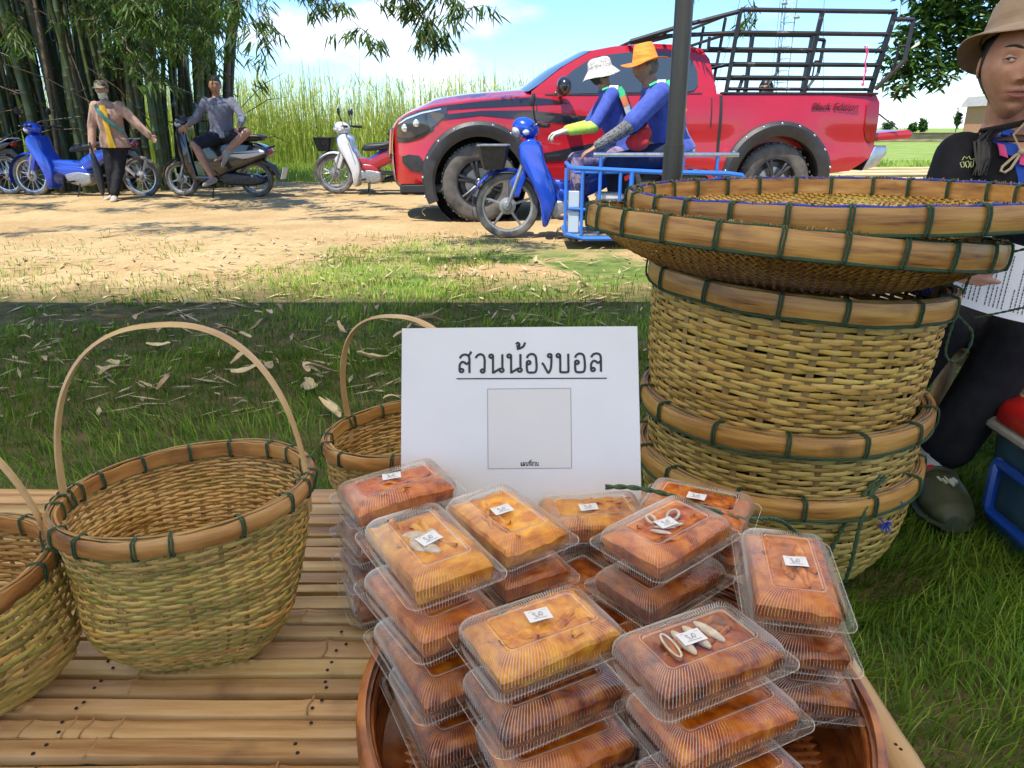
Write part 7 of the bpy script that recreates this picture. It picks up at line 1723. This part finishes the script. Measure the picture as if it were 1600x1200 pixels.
def motorbike(label, loc, rz, c1, c2, c3, scooter=False, basket=False, R_=.285, wb=.62, spokes='wire', seatm=None, plate=True, mirrors=True, steer=0.0, lean=0.0, rider=False, c4=None):
    t = thing('motorbike', label, 'motorbike', loc, (lean, 0, rz)); rr_ = R_ if not scooter else .25; w = .07 if not scooter else .10
    sp = spokes if not scooter else 6
    bike_wheel(t, -wb, rr_, rr_, w, M_alu if sp != 'wire' else M_steel, sp); bike_wheel(t, wb, rr_, rr_, w + .01, M_alu if sp != 'wire' else M_steel, sp)
    for s in (-1, 1): MB().tube([(-wb, s*.065, rr_), (-wb + .10, s*.065, rr_ + .27), (-wb + .15, s*.05, rr_ + .40)], [.016, .019, .019], 8).build('fork', M_alu, t)
    fn = MB(); P = []
    for a in np.linspace(-.25, 2.15, 14):
        rad = rr_ + .030 + .012 * math.sin(a); P.append([Vector((-wb - rad*math.cos(a) + .0, y, rr_ + rad*math.sin(a) * 1.0 - abs(y) * 2 * .22)) for y in (-.055, -.045, -.02, 0, .02, .045, .055)])
    fn.grid(P); fn.grid([[p + Vector((0, 0, -.006)) for p in row] for row in P]); fn.prism([(-wb + .02, rr_+.22), (-wb + .14, rr_+.34), (-wb + .17, rr_+.26), (-wb + .10, rr_+.08), (-wb + .06, rr_ + .08)], -.075, .075, .012); fn.build('front_fender', c1, t)
    # leg shield
    if scooter: poly = [(-wb + .12, 1.0), (-wb + .05, .86), (-wb + .06, .58), (-wb + .12, .34), (-wb + .24, .22), (-wb + .30, .24), (-wb + .25, .50), (-wb + .22, .80), (-wb + .21, .98)]
    else: poly = [(-wb + .18, .86), (-wb + .10, .79), (-wb + .11, .66), (-wb + .20, .50), (-wb + .28, .32), (-wb + .31, .12), (-wb + .36, .13), (-wb + .43, .34), (-wb + .40, .52), (-wb + .33, .66), (-wb + .29, .82)]
    MB().prism(poly, -.15, .15, .07, inset=.022, soft=4).build('leg_shield', c1, t)
    # steering: cowl, headlamp, bars
    hx, hz_ = (-wb + .14, 1.02) if scooter else (-wb + .17, .94)
    cw = MB(); cw.ball((hx - .01, 0, hz_), (.12, .11, .085), 18, 12, rot=Matrix.Rotation(.35, 3, 'Y')); cw.build('headlight_cowl', c1 if not scooter else c2, t)
    MB().ball((hx - .078, 0, hz_ - .022), (.055, .088, .055), 16, 10, rot=Matrix.Rotation(.5, 3, 'Y')).build('headlight', M_bikeglass if not scooter else c3, t)
    MB().tube([(hx + .02, 0, hz_ - .06), (hx + .10, 0, .62), (hx + .14, 0, .5)], .03, 8).build('steering_column', M_black, t)
    hb = MB(); hb.tube([(hx + .14, -.32, hz_ + .02), (hx + .05, -.20, hz_ + .03), (hx + .03, 0, hz_ + .02), (hx + .05, .20, hz_ + .03), (hx + .14, .32, hz_ + .02)], .012, 7); h = hb.build('handlebar', M_darkmetal, t)
    for s in (-1, 1):
        MB().tube([(hx + .105, s*.26, hz_ + .023), (hx + .17, s*.36, hz_ + .018)], .018, 8).build('grip', M_black, h)
        MB().tube([(hx + .05, s*.24, hz_ + .02), (hx + .07, s*.36, hz_ + .03)], .007, 5).build('brake_lever', M_steel, h)
        if mirrors:
            MB().tube([(hx + .07, s*.20, hz_ + .03), (hx + .05, s*.24, hz_ + .12), (hx + .045, s*.29, hz_ + .20)], .006, 5).build('mirror_stem', M_black, h)
            MB().ball((hx + .045, s*.31, hz_ + .225), (.018, .052, .048), 12, 8).build('mirror', M_blackpl, h)
        MB().ball((hx - .01, s*.135, hz_ - .035), (.030, .024, .024), 10, 7).build('indicator', M_bikeglass, t)
    # body
    if scooter:
        MB().prism([(-wb + .26, .24), (-wb + .26, .30), (-.06, .30), (.02, .24)], -.15, .15, .02, soft=4).build('floorboard', c2, t)
        MB().prism([(-.10, .30), (-.16, .62), (-.10, .72), (.30, .76), (.62, .74), (.80, .66), (.78, .56), (.56, .46), (.28, .36), (.05, .28)], -.15, .15, .05, soft=4).build('side_cover', c1, t)
        MB().prism([(.20, .60), (.70, .66), (.76, .60), (.45, .52)], -.162, .162, .03, soft=4).build('side_trim', c3, t)
        MB().ball((.78, 0, .62), (.06, .10, .045), 14, 8).build('tail_light', M_tail, t)
        MB().prism([(.10, .34), (.60, .30), (.72, .22), (.55, .16), (.12, .18)], -.12, .10, .03, soft=4).build('engine', M_darkmetal, t)
        MB().prism([(.62, .54), (.84, .44), (.93, .24), (.90, .22), (.78, .40), (.60, .48)], -.06, .06, .015).build('rear_fender', M_blackpl, t)
        MB().tube([(.72, .09, .66), (.86, 0, .70), (.72, -.09, .66)], .014, 6).build('grab_rail', M_darkmetal, t)
        seat = [(-.16, .73), (-.12, .79), (.10, .80), (.34, .83), (.62, .86), (.74, .83), (.66, .77), (.2, .74)]
    else:
        MB().prism([(-wb + .40, .40), (-wb + .36, .52), (-.02, .50), (.16, .62), (.44, .70), (.72, .76), (.84, .74), (.70, .66), (.42, .55), (.20, .42), (.0, .34)], -.095, .095, .03).build('side_cover', c4 or c1, t)
        MB().prism([(-wb + .42, .34), (-wb + .44, .44), (.02, .42), (.10, .34), (-.05, .24)], -.105, .105, .03, soft=4).build('lower_cover', c2, t)
        MB().prism([(-.22, .20), (-.26, .32), (-.05, .36), (.12, .32), (.12, .20), (-.02, .15)], -.11, .11, .03, soft=4).build('engine', M_alu, t)
        MB().ball((.80, 0, .72), (.05, .075, .04), 12, 8).build('tail_light', M_tail, t)
        MB().prism([(.56, .66), (.80, .66), (.92, .50), (.96, .36), (.93, .35), (.86, .48), (.74, .58), (.56, .58)], -.06, .06, .015).build('rear_fender', M_blackpl, t)
        for s in (-1, 1): MB().tube([(.48, s*.11, .60), (wb - .02, s*.11, rr_ + .02)], .026, 8).build('shock_absorber', M_steel, t)
        MB().tube([(.60, .10, .72), (.80, .09, .80), (.90, 0, .80), (.80, -.09, .80), (.60, -.10, .72)], .010, 6).build('grab_rail', M_steel, t)
        seat = [(-.12, .62), (-.06, .71), (.18, .73), (.30, .76), (.66, .81), (.74, .78), (.62, .73), (.2, .64)]
    MB().prism(seat, -.125, .125, .05, inset=.025, soft=4).build('seat', seatm or M_seat, t)
    MB().tube([(-.1, .12, .20), (.1, .14, .17), (.35, .15, .22), (.80, .15, .34)], [.018, .02, .036, .040], 9).build('exhaust', M_darkmetal, t)
    MB().tube([(-.05, -.05, rr_ + .02), (wb, -.075, rr_)], .018, 6).build('swingarm', M_darkmetal, t)
    for s in (-1, 1): MB().tube([(-.12, s*.08, .22), (-.12, s*.26, .22)], .014, 6).build('footpeg', M_black, t)
    MB().tube([(-.05, -.08, .22), (-.02, -.24, .01)], .010, 6).build('kickstand', M_darkmetal, t)
    if plate:
        pl = MB().box((.955 if not scooter else .965, 0, .44 if not scooter else .33), (.008, .20, .17), rot=Matrix.Rotation(.30, 3, 'Y'), ch=.003).build('license_plate', M_plate, t)
    if basket:
        bk = MB(); P = []
        for (z, a, b) in ((.60, .09, .10), (.70, .12, .13), (.80, .14, .15)): P.append([Vector((-wb - .12 + a*math.copysign(min(1, abs(math.cos(q))*1.3), math.cos(q)), b*math.copysign(min(1, abs(math.sin(q))*1.3), math.sin(q)), z)) for q in np.linspace(0, 2*PI, 28, endpoint=False)])
        bk.grid(P, wrap=True); bk.grid([[p * 1 + Vector((0, 0, 0)) for p in P[0]], [Vector((-wb - .12, 0, .60))] * 28], wrap=True); bk.build('front_basket', M_blackpl, t)
        MB().tube(P[-1], .007, 5, closed=True).build('basket_rim', M_steel if rider else M_black, t)
    return t
a_ = math.atan2(.29, 3.172)
motorbike('blue underbone motorbike parked beneath the bamboo beside the standing woman', (-6.13, 11.0, 0), -.10, M_bluepaint, M_bluepaint, M_whitepaint, wb=.84)
motorbike('black scooter under the man sitting sideways, parked right of the bamboo', (-4.22, 11.0, 0), -.06, M_blackpaint, M_blackpaint, M_whitepaint, scooter=True, wb=.55)
motorbike('white and dark red underbone motorbike parked in front of the tall grass', (-2.06, 11.45, 0), -.10, M_whitepaint, M_redpaint, M_redpaint, wb=.60, spokes=5, c4=M_redpaint)
motorbike('motorbike with blue fender and black front basket, half hidden behind the white one', (-2.18, 11.95, 0), -.05, M_bluepaint, M_blackpaint, M_whitepaint, basket=True, wb=.60)
motorbike('dark motorbike at the far left, cut off by the frame edge', (-8.05, 11.35, 0), -.1, M_blackpaint, M_whitepaint, M_whitepaint, wb=.60)
bk = motorbike('blue motorbike with side frame carrying the two riders in front of the red truck', (.58, 6.72, 0), 0.0, M_bluepaint, M_bluepaint, M_whitepaint, basket=True, wb=.62, spokes=5, plate=False, rider=True)
# side carrier bolted to the near side (part of the ridden bike)
def tube_part(nm, pts, r_, mat): return MB().tube([Vector(p) - Vector((.58, 6.72, 0)) for p in pts], r_, 8).build(nm, mat, bk)
yn, yf = 6.05, 6.50
tube_part('carrier_rail', [(.64,yn,.742),(1.55,yn,.742),(1.78,yn,.742)], .017, M_steel)
tube_part('carrier_rail', [(.46,yf,.66),(.46,yn+.05,.645),(.50,yn,.640),(1.15,yn,.610),(1.70,yn,.60),(1.82,yn,.585),(1.86,yn,.54),(1.87,yn,.42)], .019, M_lightblue)
tube_part('carrier_rail', [(1.50,yf,.60),(1.62,yn+.1,.59),(1.66,yn,.55),(1.68,yn,.42)], .016, M_lightblue)
for (x, z0, z1) in ((.43,.12,.64),(.56,.12,.64),(.70,.14,.74),(.86,.20,.62),(.95,.22,.62)): tube_part('carrier_post', [(x,yn,z0),(x,yn,z1)], .014 if x < .9 else .020, M_lightblue)
for (x, z) in ((.70,.742),(1.35,.742),(1.62,.742)): tube_part('carrier_post', [(x,yn,.61),(x,yn,z)], .012, M_lightblue)
tube_part('carrier_rail', [(.43,yn,.125),(.58,yn,.09),(.95,yn,.09),(1.6,yn,.14)], .018, M_lightblue); tube_part('carrier_rail', [(.43,yf,.125),(.95,yf,.09),(1.6,yf,.14)], .018, M_lightblue); tube_part('carrier_rail', [(.45,yn,.33),(.9,yn,.30)], .012, M_lightblue)
M_panelw = principled('pale_panel', (.45,.52,.60), .5)
def bpart(nm, c, d, mat, ch=.006): return MB().box(Vector(c) - Vector((.58, 6.72, 0)), d, ch=ch).build(nm, mat, bk)
bpart('carrier_panel', (.495, yn + .015, .40), (.095, .012, .13), M_panelw); bpart('carrier_panel', (.495, yn + .015, .22), (.095, .012, .17), M_panelw)
bpart('carrier_floor', (1.0, (yn+yf)/2, .115), (1.15, .44, .02), M_steel); bpart('carrier_floor', (1.05, (yn+yf)/2, .60), (1.1, .40, .014), M_lightblue)
tube_part('carrier_brace', [(.60,6.62,.30),(.72,yf,.13)], .014, M_lightblue); tube_part('carrier_brace', [(1.2,6.65,.40),(1.3,yf,.14)], .014, M_lightblue)
o = thing('storage_box', 'white plastic box standing in the blue side carrier', 'box', (.80, 6.24, .13)); M_wbox = principled('white_box', (.60,.58,.54), .5)
MB().box((0, 0, .13), (.20, .26, .26), ch=.012).build('box_body', M_wbox, o); MB().box((0, 0, .285), (.21, .27, .045), ch=.01).build('lid', M_wbox, o)
o = thing('plastic_bag', 'pink and white bag lying on the side carrier floor', 'bag', (.78, 6.09, .12)); mb = MB(); r = random.Random(2)
for k in range(7): mb.ball((r.uniform(-.06, .08), 0, .06 + r.uniform(0, .10)), (r.uniform(.04, .06), .025, r.uniform(.03, .05)), 9, 6)
remeshed(mb, 'bag_body', principled('pink_bag', (.62,.36,.36), .5), .010, 2, o)
cwh = MB(); cwh.lathe([(.235, -.03), (.27, -.045), (.29, -.035), (.30, 0), (.29, .035), (.27, .045), (.235, .03)], (0, 0, 0), 40, 'y'); w = cwh.build('tyre', M_dustytyre, bk, loc=(1.46 - .58, 6.28 - 6.72, .30)); MB().lathe([(.0, 0), (.235, -.02), (.24, .02)], (0, 0, 0), 30, 'y').build('rim', M_alu, w)
mb = MB(); P = []
for a in np.linspace(.1, PI - .1, 22): P.append([Vector((.345*math.cos(a), y, .345*math.sin(a))) for y in (-.07, -.06, 0, .06, .07)])
mb.grid(P); mb.build('wheel_guard', M_blackpl, bk, loc=(1.46 - .58, 6.28 - 6.72, .30))
M_redcl = M_redbag
o = thing('cloth_bag', 'red cloth bag wedged between the two riders', 'bag', (1.02, 6.30, .80)); mb = MB(); mb.ball((0, 0, .03), (.10, .05, .07), 14, 9); mb.ball((.06, .01, .10), (.06, .04, .05), 12, 8); remeshed(mb, 'bag_body', M_redcl, .012, 2, o); MB().tube([(-.06, 0, .06), (0, -.03, .15), (.08, 0, .12)], .008, 6).build('strap', M_blackpl, o)
